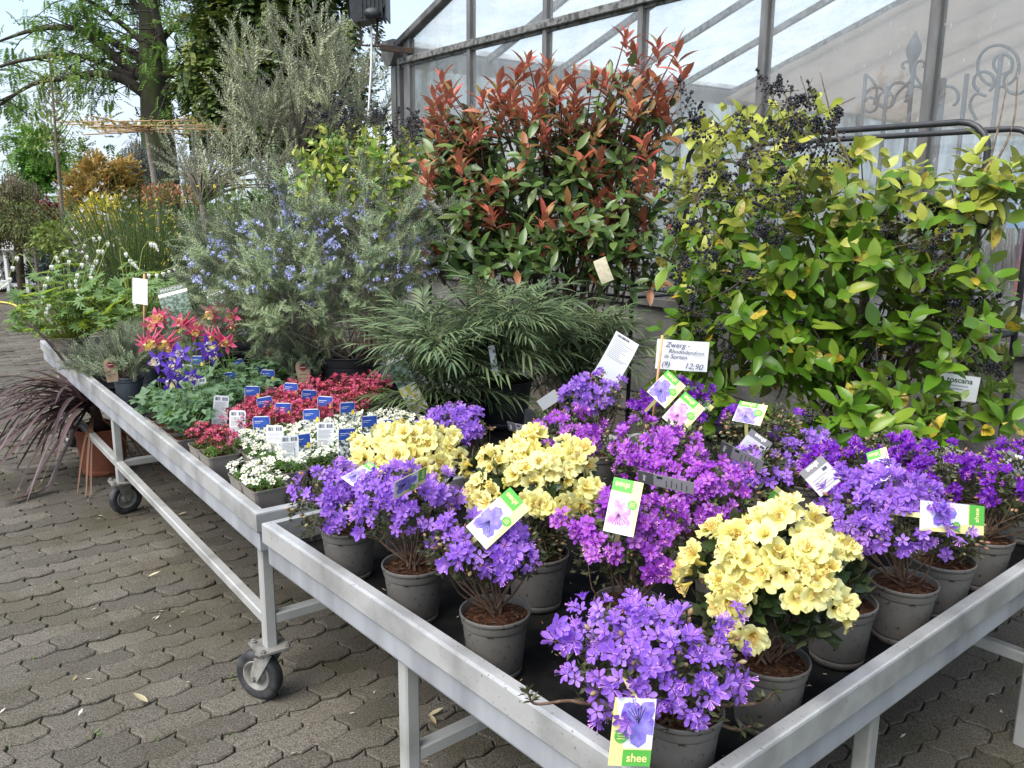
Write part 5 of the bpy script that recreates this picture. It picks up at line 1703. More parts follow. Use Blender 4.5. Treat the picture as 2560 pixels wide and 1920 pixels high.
# ------------------------------------------------------------------ large shrubs
def leafy(t, groups, names='leaf', most=300):
    """groups: list of (mesh variants as (V,F) and shared mesh, material, frames B (N,3,3), places T (N,3)). nearest leaves become parts, the rest one mass"""
    P0 = np.array(t.location)
    rows = []
    for gi, (V, F, me, m_, B, T) in enumerate(groups):
        d = np.linalg.norm(T + P0 - v3(0, 0, CZ), axis=1)
        rows += [(d[k], gi, k) for k in range(len(T))]
    rows.sort(key=lambda r: r[0] + random.uniform(0, .12))
    mass = {}
    for i, (d, gi, k) in enumerate(rows):
        V, F, me, m_, B, T = groups[gi]
        if i < most:
            ob(names, me, t, M44(B[k], T[k]))
        else:
            mass.setdefault(gi, []).append(k)
    b = MB()
    mats = []
    for gi, ks in mass.items():
        V, F, me, m_, B, T = groups[gi]
        if m_ not in mats: mats.append(m_)
        b.scatter(V, F, B[ks], T[ks], mats.index(m_))
    if mats:
        b.obj('foliage', mats, t, kind='stuff')
def ell_points(ells, n, P0, shell=.45, low=-.7):
    vol = np.array([np.prod(e[1]) ** .75 for e in ells])
    cnt = np.maximum(1, (n * vol / vol.sum()).astype(int))
    T, D = [], []
    for (c, r_), k in zip(ells, cnt):
        d = rdir(k, low, 1)
        q = shell + (1 - shell) * rng.random(k) ** .5
        T.append(np.asarray(c) - P0 + d * np.asarray(r_) * q[:, None])
        D.append(d)
    return np.vstack(T), np.vstack(D)
def twig_leaves(T, D, pairs, step, spread=1.0, up=.5):
    """opposite leaf pairs along short twigs ending at T"""
    n = len(T)
    tw = unit(D + v3(0, 0, up) + rng.normal(0, .35, D.shape))
    LT, LD, LU = [], [], []
    ref = unit(np.cross(tw, rdir(n)))
    alt = np.cross(tw, ref)
    for k in range(pairs + 1):
        base = T - tw * step * k
        s_ = ref if k % 2 == 0 else alt
        for sg in (1, -1):
            LD.append(unit(s_ * sg * spread + tw * (.9 if k == 0 else .45) + rng.normal(0, .15, tw.shape)))
            LT.append(base)
            LU.append(unit(tw + v3(0, -.3, .6)))
    return np.vstack(LT), np.vstack(LD), np.vstack(LU), tw
def G(V_F, m_, D, U, T, lo=.75, hi=1.2):
    V, F = V_F
    B = basis(D, U) * rng.uniform(lo, hi, len(T))[:, None, None]
    return (V, F, MB().add(V, F, 0, 0.0).mesh('leaf', m_), m_, B, T)

m_lig_g = leafmat('privet_leaf_green', [(0.060, 0.150, 0.012), (0.105, 0.225, 0.018), (0.16, 0.285, 0.026), (0.23, 0.33, 0.035)], 0.30, 0.3, under=(0.20, 0.27, 0.07), spec=.5)
m_lig_y = leafmat('privet_leaf_yellowing', [(0.27, 0.33, 0.035), (0.38, 0.42, 0.055), (0.48, 0.49, 0.085), (0.31, 0.36, 0.045)], 0.35, 0.28, under=(0.36, 0.38, 0.12), spec=.5)
m_lig_o = leafmat('privet_leaf_spotted', [(0.60, 0.42, 0.03), (0.52, 0.40, 0.05), (0.60, 0.55, 0.24)], 0.4, 0.25, noise=(0.14, 0.06, 0.015), nscale=60)
m_berry = mat('blue_black_berry', (0.006, 0.007, 0.014), 0.42, var=(0.014, 0.016, 0.03), scale=90)
m_bark_br = mat('grey_brown_bark', (0.14, 0.10, 0.070), 0.9, var=(0.22, 0.18, 0.14), scale=50, bump=.6, bscale=120)
m_berrystalk = mat('berry_stalk', (0.10, 0.075, 0.045), .8)
def berries(n=26):
    b = MB()
    q = MB()
    lathe(q, [(.0006, -.0055), (.0032, -.004), (.0043, 0), (.0032, .004), (.0006, .0055)], 7)
    V = np.concatenate(q.V)
    F = [tuple(f) for f in np.concatenate(q.L).reshape(-1, 4)]
    for k in range(n):
        t = random.random()
        e = v3(random.gauss(0, .022 * (1.1 - t)), .10 * t, random.gauss(0, .022 * (1.1 - t)))
        tube(b, [v3(0, .085 * t * .8, 0), e], .0009, 3, 1, cap=False)
        b.add(V @ basis(rdir(1)[0])[0].T + e, F, 0, random.random())
    tube(b, [v3(.01, -.16, .01), v3(0, -.05, 0), v3(0, .09, 0)], .0016, 4, 1)
    return b.mesh('berry_cluster', [m_berry, m_berrystalk])
BER = [berries(34), berries(26), berries(40)]
lg = leaf(.098, .054, .22, .14, 5, .45, .85, .03)
def stems_to(t, P0, base, tips, n, r0=.011, m_=None, name='branches'):
    b = MB()
    for k in rng.choice(len(tips), min(n, len(tips)), replace=False):
        e = tips[k]
        s0 = base + rng.normal(0, .04, 3) * v3(1, 1, 0)
        mid = s0 + (e - s0) * v3(.35, .35, .55) + rng.normal(0, .03, 3)
        cv = curve(s0, mid, e, n=6)
        tube(b, cv, np.linspace(r0, r0 * .2, len(cv)), 5, cap=False)
    b.obj(name, m_ or m_bark_br, t, kind='stuff')

def privet():
    P0 = v3(1.62, 3.75, 0)
    t = root('privet', P0, 'tall yellow green privet with clusters of black berries', 'shrub')
    c = lambda x, y, Y: atd(x, y, Y)
    el = [(c(1880, 440, 3.75), (.36, .28, .26)), (c(2040, 660, 3.6), (.58, .40, .40)), (c(1880, 860, 3.55), (.40, .32, .42)), (c(2260, 880, 3.45), (.42, .34, .34)), (c(2440, 480, 3.3), (.17, .18, .20)), (c(2230, 560, 3.4), (.36, .26, .28)), (c(2200, 1050, 3.2), (.50, .20, .12)), (c(1760, 620, 3.8), (.20, .22, .4)), (c(2400, 780, 3.25), (.20, .2, .25)), (c(2490, 1010, 3.2), (.14, .12, .10)), (c(2500, 480, 3.2), (.12, .14, .12)), (c(2140, 380, 3.5), (.10, .12, .12)), (c(1800, 330, 3.75), (.22, .2, .12)), (c(1990, 300, 3.75), (.16, .18, .10)), (c(2380, 1090, 3.1), (.16, .12, .08)), (c(1710, 860, 3.55), (.12, .14, .22)), (c(1760, 1010, 3.4), (.16, .14, .12))]
    T, D = ell_points(el, 660, P0, .33)
    LT, LD, LU, tw = twig_leaves(T, D, 2, .045)
    z = LT[:, 2] + rng.normal(0, .18, len(LT))
    yel = z > 1.42
    odd = rng.random(len(LT)) < .035
    a, b_, o_ = ~yel & ~odd, yel & ~odd, odd
    vr = rng.integers(0, 3, len(LT))
    lgs = [lg, leaf(.105, .046, .45, .30, 5, .42, .8, .05), leaf(.085, .052, .10, -.12, 5, .48, .9, .06)]
    leafy(t, [G(lgs[k], m_, LD[s_ & (vr == k)], LU[s_ & (vr == k)], LT[s_ & (vr == k)], .5, hi_) for m_, s_, hi_ in ((m_lig_g, a, 1.2), (m_lig_y, b_, 1.0), (m_lig_o, o_, 1.0)) for k in range(3)])
    stems_to(t, P0, v3(0, 0, .35), T, 60)
    pot(t, .19, .34, m_blackpot, taper=.85)
    spots = []
    for x0, y0, x1, y1, k in ((1700, 240, 2080, 520, 44), (1680, 400, 1780, 700, 12), (1900, 480, 2020, 620, 8), (2200, 530, 2420, 640, 14), (2120, 470, 2450, 700, 8), (1720, 640, 1850, 900, 10), (2080, 840, 2260, 960, 9), (2350, 700, 2500, 860, 10), (2000, 1020, 2250, 1110, 6), (2400, 900, 2560, 960, 4), (1900, 200, 2000, 260, 3)):
        for _ in range(k):
            x, y = random.uniform(x0, x1), random.uniform(y0, y1)
            Y = random.uniform(3.15, 3.5)
            d = unit(v3(random.gauss(0, .7), random.gauss(-.5, .3), random.gauss(.25, .6)))
            ob('berry_cluster', random.choice(BER), t, M44(basis(d)[0] * random.uniform(.8, 1.2), atd(x, y, Y) - P0))
    b = MB()
    for pts in (((2440, 500), (2470, 420), (2500, 300), (2520, 200)), ((2470, 440), (2530, 320), (2545, 180)), ((2330, 700), (2420, 560), (2560, 440)), ((2130, 420), (2090, 330), (2050, 180))):
        cv = curve(*[atd(x, y, 3.3 + .03 * i) - P0 for i, (x, y) in enumerate(pts)], n=6)
        tube(b, cv, np.linspace(.006, .002, len(cv)), 5)
    b.obj('bare_twig', m_bark_br, t, kind='stuff')
privet()

m_ph_g = leafmat('photinia_leaf_green', [(0.040, 0.085, 0.020), (0.070, 0.135, 0.030), (0.11, 0.185, 0.046), (0.16, 0.22, 0.06)], 0.28, 0.15, under=(0.16, 0.21, 0.10), spec=.55)
m_ph_r = leafmat('photinia_leaf_red', [(0.50, 0.095, 0.065), (0.60, 0.16, 0.10), (0.42, 0.085, 0.060), (0.56, 0.25, 0.14), (0.34, 0.20, 0.06), (0.22, 0.20, 0.05)], 0.35, 0.25, under=(0.42, 0.15, 0.10), spec=.5)
m_ph_b = leafmat('photinia_leaf_bronze', [(0.32, 0.12, 0.055), (0.24, 0.15, 0.04), (0.36, 0.09, 0.055), (0.27, 0.19, 0.055)], 0.35, 0.2)
m_ph_stem = mat('dark_red_stem', (0.10, 0.028, 0.024), 0.6, var=(0.06, 0.035, 0.03), scale=20)
pl = leaf(.098, .036, .28, .16, 4, .48, .85)
pr = leaf(.094, .031, .35, .26, 4, .48, .85)
def photinia():
    P0 = v3(.28, 4.75, 0)
    t = root('photinia', P0, 'photinia with red young shoots above dark green leaves', 'shrub')
    c = lambda x, y, Y: atd(x, y, Y)
    el = [(c(1330, 400, 4.75), (.62, .42, .34)), (c(1200, 560, 4.65), (.40, .36, .42)), (c(1480, 540, 4.65), (.44, .38, .42)), (c(1320, 640, 4.55), (.60, .34, .22)), (c(1560, 330, 4.75), (.32, .30, .34)), (c(1140, 400, 4.8), (.26, .25, .26)), (c(1120, 600, 4.6), (.2, .25, .3)), (c(1590, 640, 4.6), (.24, .25, .28))]
    T, D = ell_points(el, 640, P0, .30)
    LT, LD, LU, tw = twig_leaves(T, D, 2, .05, .9, .6)
    br = rng.random(len(LT)) < np.clip(.10 + .55 * (LT[:, 2] - 1.55), .08, .6)
    R_, RD, RU = [], [], []
    tops = [(1105, 200), (1130, 235), (1180, 290), (1320, 150), (1290, 190), (1370, 165), (1340, 205), (1440, 250), (1230, 250), (1480, 200), (1510, 190), (1565, 85), (1585, 130), (1645, 110), (1690, 130), (1705, 190), (1620, 190), (1655, 230), (1075, 320), (1100, 360), (1400, 220), (1560, 200), (1270, 250), (1530, 260), (1410, 280), (1200, 330), (1075, 440), (1065, 500), (1190, 500), (1500, 400), (1560, 420), (1600, 450), (1285, 600), (1470, 610), (1560, 640), (1060, 640), (1180, 620), (1610, 360), (1250, 300), (1480, 300), (1350, 260), (1150, 330), (1380, 560)]
    tops += [(random.uniform(1080, 1700), random.uniform(170, 330)) for _ in range(26)] + [(random.uniform(1060, 1640), random.uniform(330, 660)) for _ in range(26)]
    b = MB()
    for x, y in tops:
        Y = 4.62 + random.gauss(0, .10) - (.12 if y > 380 else 0)
        e = atd(x, y, Y) - P0
        ax = unit(v3(random.gauss(0, .25), random.gauss(-.05, .2), 1))
        for k in range(random.choice((8, 10, 12))):
            a = k * 2.4
            o_ = v3(math.cos(a), math.sin(a), 0)
            f = k / 13
            RD.append(unit(o_ * (.38 + .95 * f) + ax * (1.10 - .65 * f) + rng.normal(0, .14, 3)))
            R_.append(e - ax * (.004 + .13 * f))
            RU.append(-o_ + ax * .5)
        root_ = v3(e[0] * .6 + random.gauss(0, .05), random.gauss(0, .08), max(.5, e[2] - .45))
        tube(b, curve(root_, root_ + (e - root_) * .6 + rng.normal(0, .015, 3), e, n=5), np.linspace(.006, .0025, 11), 5, cap=False)
    R_, RD, RU = map(np.array, (R_, RD, RU))
    leafy(t, [G(pl, m_ph_g, LD[~br], LU[~br], LT[~br]), G(pl, m_ph_b, LD[br], LU[br], LT[br]), G(pr, m_ph_r, RD, RU, R_, .75, 1.3)])
    b.obj('young_stems', m_ph_stem, t, kind='stuff')
    stems_to(t, P0, v3(0, 0, .3), T, 50, .012)
    pot(t, .17, .30, m_blackpot, taper=.85)
photinia()

def privet_small():
    P0 = v3(-1.05, 6.3, 0)
    t = root('privet', P0, 'smaller privet with dry berry stalks beside the greenhouse corner', 'shrub')
    c = lambda x, y, Y: atd(x, y, Y)
    el = [(c(830, 440, 6.3), (.34, .35, .30)), (c(980, 430, 6.2), (.36, .35, .28)), (c(900, 520, 6.1), (.48, .35, .30)), (c(890, 370, 6.3), (.40, .30, .18))]
    T, D = ell_points(el, 300, P0, .35)
    LT, LD, LU, tw = twig_leaves(T, D, 2, .045)
    ls = leaf(.078, .036, .25, .12, 4, .45, .85)
    yel = rng.random(len(LT)) < .45
    leafy(t, [G(ls, m_lig_g, LD[~yel], LU[~yel], LT[~yel]), G(ls, m_lig_y, LD[yel], LU[yel], LT[yel])])
    stems_to(t, P0, v3(0, 0, .3), T, 40, .010)
    pot(t, .17, .30, m_blackpot, taper=.85)
    for _ in range(46):
        x, y = random.choice(((random.uniform(770, 900), random.uniform(290, 360)), (random.uniform(900, 1070), random.uniform(300, 360)), (random.uniform(1020, 1090), random.uniform(330, 380))))
        ob('berry_cluster', random.choice(BER), t, M44(basis(unit(v3(random.gauss(0, .5), -.2, 1)))[0] * 1.2, atd(x, y, random.uniform(6.0, 6.4)) - P0))
privet_small()

# olives
m_olleaf = leafmat('olive_leaf', [(0.20, 0.235, 0.12), (0.30, 0.335, 0.185), (0.40, 0.43, 0.26), (0.48, 0.50, 0.33)], 0.5, 0.15, under=(0.36, 0.37, 0.28))
m_olwood = mat('olive_wood', (0.16, 0.14, 0.11), 0.9, var=(0.24, 0.21, 0.17), scale=30, bump=.5)
OLS = [bunch(lambda: sprig(.36, 20, .060, .0165, [m_olwood, m_olleaf], .12, 1.0, 2, .45, .25, .0024, lb=.05, ln=1), 3, .22) for _ in range(6)]
def olive(P0, ells, n, label, sc=1.0, up=1.3, trunk=True):
    t = root('olive_tree', P0, label, 'olive tree', 'olive trees behind the long bench')
    T, D = ell_points(ells, n, P0, .3, -.5)
    dirs = unit(D * .8 + v3(0, 0, up) + rng.normal(0, .25, D.shape))
    for k in range(min(300, len(T))):
        ob('sprig', random.choice(OLS), t, M44(basis(dirs[k], rdir(1)[0])[0] * random.uniform(.75, 1.2) * sc, T[k] - dirs[k] * .2 * sc))
    b = MB()
    cz = T[:, 2].min()
    tube(b, curve(v3(0, 0, .3), v3(.03, 0, cz * .6), v3(0, .02, cz + .2), n=4), np.linspace(.05, .03, 9), 8)
    for k in rng.choice(len(T), 40, replace=False):
        cv = curve(v3(0, 0, cz * .9), v3(T[k][0] * .4, T[k][1] * .4, cz + (T[k][2] - cz) * .4), T[k], n=4)
        tube(b, cv, np.linspace(.018, .003, len(cv)), 5, cap=False)
    b.obj('trunk', m_olwood, t)
    pot(t, .24, .36, m_blackpot, taper=.85)
c = lambda x, y, Y: atd(x, y, Y)
olive(v3(-2.35, 9.6, 0), [(c(760, 260, 9.6), (.80, .7, .70)), (c(880, 230, 9.5), (.50, .5, .60)), (c(650, 290, 9.4), (.42, .5, .60)), (c(770, 120, 9.7), (.5, .5, .40)), (c(620, 160, 9.6), (.25, .3, .45))], 150, 'big silvery olive tree left of the greenhouse', 1.0)
olive(v3(-3.3, 9.2, 0), [(c(560, 400, 9.2), (.6, .5, .40)), (c(640, 440, 9.0), (.6, .5, .35)), (c(480, 400, 9.3), (.3, .4, .3))], 48, 'pale lower olive behind the blue flowering rosemary', .9)

# brooms: bundles of green rods
m_broom = leafmat('broom_rod', [(0.030, 0.075, 0.018), (0.055, 0.115, 0.025), (0.09, 0.15, 0.035)], 0.5, 0.1)
m_broomleaf = leafmat('broom_leaf', [(0.055, 0.12, 0.02), (0.10, 0.18, 0.03), (0.19, 0.23, 0.04), (0.32, 0.30, 0.04)], 0.5, 0.2)
m_pale = leafmat('pale_broom_leaf', [(0.16, 0.19, 0.10), (0.24, 0.27, 0.15)], 0.5, 0.2)
m_pinkw = leafmat('pinkish_white_petal', [(0.72, 0.62, 0.64), (0.75, 0.73, 0.70), (0.68, 0.48, 0.55)], 0.6, 0.3)
m_yelp = leafmat('broom_yellow', [(0.70, 0.55, 0.02), (0.75, 0.62, 0.06)], 0.5, 0.3)
BRO = [sprig(.75, 60, .014, .0050, [m_broom, m_broomleaf], .12, 1.6, 2, .2, .2, .0032) for _ in range(5)]
BRP = [sprig(.75, 26, .016, .0045, [m_pale, m_pale], .35, 1.2, 1, .2, .2, .0028) for _ in range(4)]
def rods(P0, n, label, variants, spread, rx, sc, zb, fl=None, nf=0, name='broom'):
    t = root(name, P0, label, 'broom', 'brooms in pots behind the long bench')
    pot(t, .13, .24, m_blackpot, taper=.85)
    for k in range(n):
        a, q = random.uniform(0, 6.28), math.sqrt(random.random())
        o_ = v3(math.cos(a), math.sin(a), 0) * q
        d = unit(o_ * spread + v3(random.gauss(0, .07), random.gauss(0, .07), 1))
        s0 = v3(0, 0, .22) + o_ * rx
        ob('rod', random.choice(variants), t, M44(basis(d, rdir(1)[0])[0] * random.uniform(.75, 1.1) * sc, v3(s0[0], s0[1], zb + random.uniform(-.05, .25) * sc)))
    b = MB()
    for k in range(14):
        a = random.uniform(0, 6.28)
        tube(b, [v3(0, 0, .2), v3(math.cos(a) * rx, math.sin(a) * rx, zb + .3)], .005, 5)
    b.obj('stems', m_broom, t, kind='stuff')
    if fl is not None:
        me = petal_flower(4, .016, .016, .8, .3, 0, 1, 2).mesh('flower', [fl, fl])
        for k in range(nf):
            a, q = random.uniform(0, 6.28), math.sqrt(random.random())
            z = zb + sc * random.uniform(.15, .95)
            e = v3(math.cos(a) * (rx + spread * (z - zb)) * q, math.sin(a) * (rx + spread * (z - zb)) * q, z)
            ob('flower', me, t, M44(basis(unit(rdir(1)[0] + v3(0, -.5, 0)))[0] * random.uniform(.7, 1.3), e))
rods(v3(-3.05, 6.9, 0), 150, 'dense green broom behind the white bleeding heart', BRO, .35, .18, 1.15, .55, m_yelp, 5)
rods(v3(-2.45, 7.2, 0), 130, 'green broom with a single yellow flower by the rosemary', BRO, .40, .18, 1.2, .60, m_yelp, 14)
rods(v3(-3.62, 7.6, 0), 70, 'loose broom with pinkish white flowers', BRP, .24, .08, 1.2, .50, m_pinkw, 80)
rods(v3(-3.6, 8.4, 0), 60, 'broom with bright yellow flowers', BRO, .30, .14, 1.0, .6, m_yelp, 120)

# dark red cordyline
m_cord = leafmat('cordyline_blade', [(0.050, 0.026, 0.026), (0.085, 0.048, 0.046), (0.12, 0.075, 0.075), (0.060, 0.028, 0.028)], 0.35, 0.08, under=(0.12, 0.075, 0.08))
m_cordtip = leafmat('dry_blade', [(0.28, 0.12, 0.07), (0.22, 0.15, 0.10)], 0.6, 0.1)
def cordyline():
    P0 = at(262, 1178, 0)
    t = root('cordyline', P0, 'dark red strap leaved cordyline in a terracotta pot under the bench', 'cordyline')
    pot(t, .140, .265, m_terra, taper=.80)
    hub = atd(226, 1010, P0[1] - .12) - P0
    b = MB()
    tube(b, curve(v3(0, 0, .2), v3(hub[0] * .4, hub[1] * .4, hub[2] * .8), hub, n=4), [.030] * 9, 8)
    b.obj('trunk', m_cord, t)
    def blade(s0, d, L_, droop, w, m_=m_cord, tw=0.0):
        n = 12
        s_ = np.linspace(0, 1, n + 1)
        P = s0 + np.outer(s_ * L_, d) + np.outer(-droop * L_ * s_ ** 2.2, v3(0, 0, 1))
        P[:, 2] = np.maximum(P[:, 2], .012)
        Tn = unit(np.gradient(P, axis=0))
        X = unit(np.cross(Tn, v3(0, 0, 1)))
        Z = np.cross(X, Tn)
        ww = w * np.sin(math.pi * np.clip(.16 + .84 * s_, 0, 1)) ** .7
        ww[-1] = 0
        V = np.stack([P - X * ww[:, None] / 2 + Z * ww[:, None] * .18, P, P + X * ww[:, None] / 2 + Z * ww[:, None] * .18], 1).reshape(-1, 3)
        F = [(3 * i + j, 3 * i + j + 1, 3 * i + j + 4, 3 * i + j + 3) for i in range(n) for j in (0, 1)]
        q = MB().add(V, F, 0, random.random())
        q.obj('leaf', m_, t)
    for k in range(78):
        a = random.gauss(math.pi * 1.05, .75)
        el = random.uniform(-.1, .75)
        d = unit(v3(math.cos(a) * math.cos(el), math.sin(a) * math.cos(el), math.sin(el)))
        blade(hub + v3(*rng.normal(0, .02, 3)), d, random.uniform(.45, .92), random.uniform(.25, 1.0), random.uniform(.018, .028))
    for k in range(16):
        a = random.uniform(0, 6.28)
        d = unit(v3(math.cos(a), math.sin(a), -.2))
        blade(v3(hub[0] * .7, hub[1] * .7, hub[2] * .8), d, random.uniform(.3, .5), random.uniform(.6, 1.2), .012, m_cordtip)
    for x, y in ((-20, 700), (10, 900), (30, 1010), (75, 1290), (95, 1390), (-30, 1080), (-60, 1010)):
        e = atd(x, y, P0[1] - .45 if y > 1100 else P0[1] - .1) - P0
        d = e - hub
        L_ = np.linalg.norm(d)
        blade(hub, unit(d + v3(0, 0, .35 * L_)), L_ * 1.02, .33, .032)
cordyline()

# tubular racks behind the shrubs, parallel to the greenhouse wall
m_rack = mat('anthracite_tube', (0.030, 0.032, 0.036), 0.45, .3, var=(0.05, 0.05, 0.055), scale=12)
def onwall(x, y, dn):
    d = ray(x, y)
    P = BN + GN * dn
    k = ((P - v3(0, 0, CZ)) @ GN) / (d @ GN)
    return v3(0, 0, CZ) + d * k
def rack(xl, xr, ytop, dn, label, deep=.45):
    A, B = onwall(xl, ytop[0], dn), onwall(xr, ytop[1], dn)
    zt = B[2]
    A[2] = zt
    t = root('plant_rack', v3(A[0], A[1], 0), label, 'rack', 'tubular plant racks along the greenhouse')
    A0 = v3(A[0], A[1], 0)
    e = unit((B - A) * v3(1, 1, 0))
    a, b_ = v3(0, 0, 0), (B - A) * v3(1, 1, 0)
    for k in (0, 1):
        o_ = GN * deep * k
        q = MB()
        cv = [o_ + a, o_ + a + v3(0, 0, zt - .13)]
        for an in np.linspace(0, math.pi / 2, 6):
            cv.append(o_ + a + e * .12 * (1 - math.cos(an)) + v3(0, 0, zt - .12 + .12 * math.sin(an)))
        for an in np.linspace(math.pi / 2, 0, 6):
            cv.append(o_ + b_ - e * .12 * (1 - math.cos(an)) + v3(0, 0, zt - .12 + .12 * math.sin(an)))
        cv.append(o_ + b_)
        tube(q, np.array(cv), .0135, 8)
        q.obj('hoop', m_rack, t)
    for z in (.25, .95):
        q = MB()
        tube(q, [a + v3(0, 0, z), b_ + v3(0, 0, z)], .010, 6)
        tube(q, [a + GN * deep + v3(0, 0, z), b_ + GN * deep + v3(0, 0, z)], .010, 6)
        tube(q, [a + v3(0, 0, z), a + GN * deep + v3(0, 0, z)], .010, 6)
        tube(q, [b_ + v3(0, 0, z), b_ + GN * deep + v3(0, 0, z)], .010, 6)
        q.obj('shelf_bar', m_rack, t)
rack(1722, 2478, (350, 300), 2.80, 'dark tube rack behind the tall privet')
rack(1072, 1592, (410, 415), 2.85, 'dark tube rack behind the photinia')
rack(800, 1050, (415, 405), 2.75, 'dark tube rack behind the smaller privet')
# ------------------------------------------------------------------ floodlight on the greenhouse corner
m_lampbody = mat('black_cast_housing', (0.016, 0.018, 0.022), 0.5, .2, var=(0.03, 0.032, 0.036), scale=20)
m_rust = mat('rusty_bracket', (0.10, 0.055, 0.035), 0.85, .2, var=(0.05, 0.045, 0.04), scale=14, lo=.4, hi=.6, bump=.5)
m_lens = mat('dark_lamp_glass', (0.03, 0.033, 0.04), 0.12, spec=.8)
def floodlight():
    Y = 8.75
    C = atd(921, 24, Y)
    t = root('floodlight', C, 'black floodlight on a rusty arm at the greenhouse corner', 'floodlight')
    B = MB()
    sec = [(-.17, .20), (-.15, -.10), (-.10, -.135), (.02, -.12), (.14, -.06), (.19, .05), (.19, .20)]
    for x0, x1, s_ in [(-.17, .17, 1.0)]:
        V = [(a * s_, y_, b_ * s_) for y_ in (-.13, .13) for a, b_ in sec]
        k = len(sec)
        B.add(V, [(i, (i + 1) % k, k + (i + 1) % k, k + i) for i in range(k)] + [tuple(range(k))[::-1], tuple(range(k, 2 * k))])
    for i in range(7):
        x = -.05 + i * .038
        V = [(x, y_, b_) for y_, b_ in ((-.14, -.10), (.14, -.10), (.14, .21), (-.14, .21))] + [(x + .014, y_, b_) for y_, b_ in ((-.14, -.10), (.14, -.10), (.14, .21), (-.14, .21))]
        B.add(V, [(0, 1, 2, 3), (7, 6, 5, 4), (0, 4, 5, 1), (1, 5, 6, 2), (2, 6, 7, 3), (3, 7, 4, 0)])
    B.obj('housing', m_lampbody, t, smooth=False)
    B = MB()
    lathe(B, [(.0, -.165), (.075, -.165), (.08, -.15), (.08, -.13), (.0, -.125)], 18)
    V = np.concatenate(B.V)[:, [0, 2, 1]] * v3(1.0, 1, .62) + v3(.06, 0, -.06)
    z = MB()
    z.V, z.L, z.S, z.M, z.Q, z.n = [V], B.L, B.S, B.M, B.Q, B.n
    z.obj('gear_cover', m_lampbody, t)
    b = MB().add([(-.174, -.12, -.09), (-.174, .12, -.09), (-.178, .12, .19), (-.178, -.12, .19)], [(0, 1, 2, 3)])
    b.obj('lens', m_lens, t, smooth=False)
    b = MB()
    for x in (-.09, .09):
        bar(b, (x, -.02, -.08), (x - .015 if x > 0 else x + .02, -.02, -.32), .022, .010, (0, 1, 0))
    bar(b, (-.10, -.02, -.325), (.12, -.02, -.335), .03, .014)
    b.obj('yoke', m_rust, t, smooth=False)
    b = MB()
    bar(b, (.10, -.02, -.345), (.42, .06, -.365), .03, .055, (0, 0, 1))
    b.obj('arm', m_rust, t, smooth=False)
    b = MB()
    e = atd(921, 292, Y) - C
    tube(b, curve(v3(.03, -.03, -.14), v3(.02, -.03, -.5), v3(-.01, -.03, -.85), e, n=5), .010, 8)
    b.obj('cable_pipe', m_white, t)
floodlight()

# ------------------------------------------------------------------ wrought iron behind the glass and goods in the window
m_iron = mat('painted_wrought_iron', (0.085, 0.085, 0.095), 0.6, .2, var=(0.06, 0.06, 0.065), scale=30)
WN = 3.693
def iron(label, dn, strokes, posts, finials=()):
    """strokes: lists of photo pixels on the plane dn behind the bench edge"""
    O = onwall(posts[0][0], posts[0][1], WN + dn)
    t = root('iron_trellis', v3(O[0], O[1], 0), label, 'trellis', 'wrought iron trellises inside the greenhouse')
    P0 = v3(O[0], O[1], 0)
    for s_ in strokes:
        b = MB()
        cv = curve(*[onwall(x, y, WN + dn) - P0 for x, y in s_], n=5)
        tube(b, cv, .009, 6)
        b.obj('scroll', m_iron, t)
    for x, y in posts:
        b = MB()
        p_ = onwall(x, y, WN + dn) - P0
        tube(b, [v3(p_[0], p_[1], 0), p_], .013, 8)
        b.obj('post', m_iron, t)
    for x, y in finials:
        b = MB()
        p_ = onwall(x, y, WN + dn) - P0
        lathe(b, [(.006, -.13), (.016, -.10), (.022, -.06), (.040, -.02), (.046, .015), (.034, .05), (.016, .085), (.004, .115)], 10, 0, p_)
        b.obj('finial', m_iron, t)
def circ(x, y, r_, a0=0, a1=360, n=14, k=1.0):
    return [(x + r_ * math.cos(R(a)), y + k * r_ * math.sin(R(a))) for a in np.linspace(a0, a1, n)]
iron('wrought iron trellis with a leaf shaped finial', .7, [[(2262, 172), (2256, 166), (2260, 156), (2272, 155), (2281, 166), (2284, 185), (2272, 205), (2245, 232), (2228, 262)], [(2310, 170), (2312, 158), (2302, 152), (2290, 160), (2286, 182), (2298, 205), (2318, 228), (2334, 262)], circ(2292, 242, 26, 150, 390), circ(2248, 232, 26, 160, 420), circ(2215, 250, 20, 100, 460)], [(2286, 150), (2218, 215), (2350, 195)], [(2284, 128)])
iron('wrought iron trellis with a tall ring left of the mullion', .9, [circ(2190, 245, 27, 160, 400), [(2163, 185), (2180, 200), (2192, 225), (2185, 262)], circ(2175, 262, 18, 0, 360)], [(2164, 190)], [])
iron('wrought iron trellis with a large ring at the right', .6, [circ(2496, 165, 52), circ(2508, 160, 24), circ(2460, 205, 26, 120, 420), circ(2370, 242, 26, 150, 420), circ(2540, 205, 30, 30, 250), [(2440, 300), (2425, 262), (2440, 235), (2465, 240)]], [(2504, 135), (2418, 185), (2362, 195)], [])
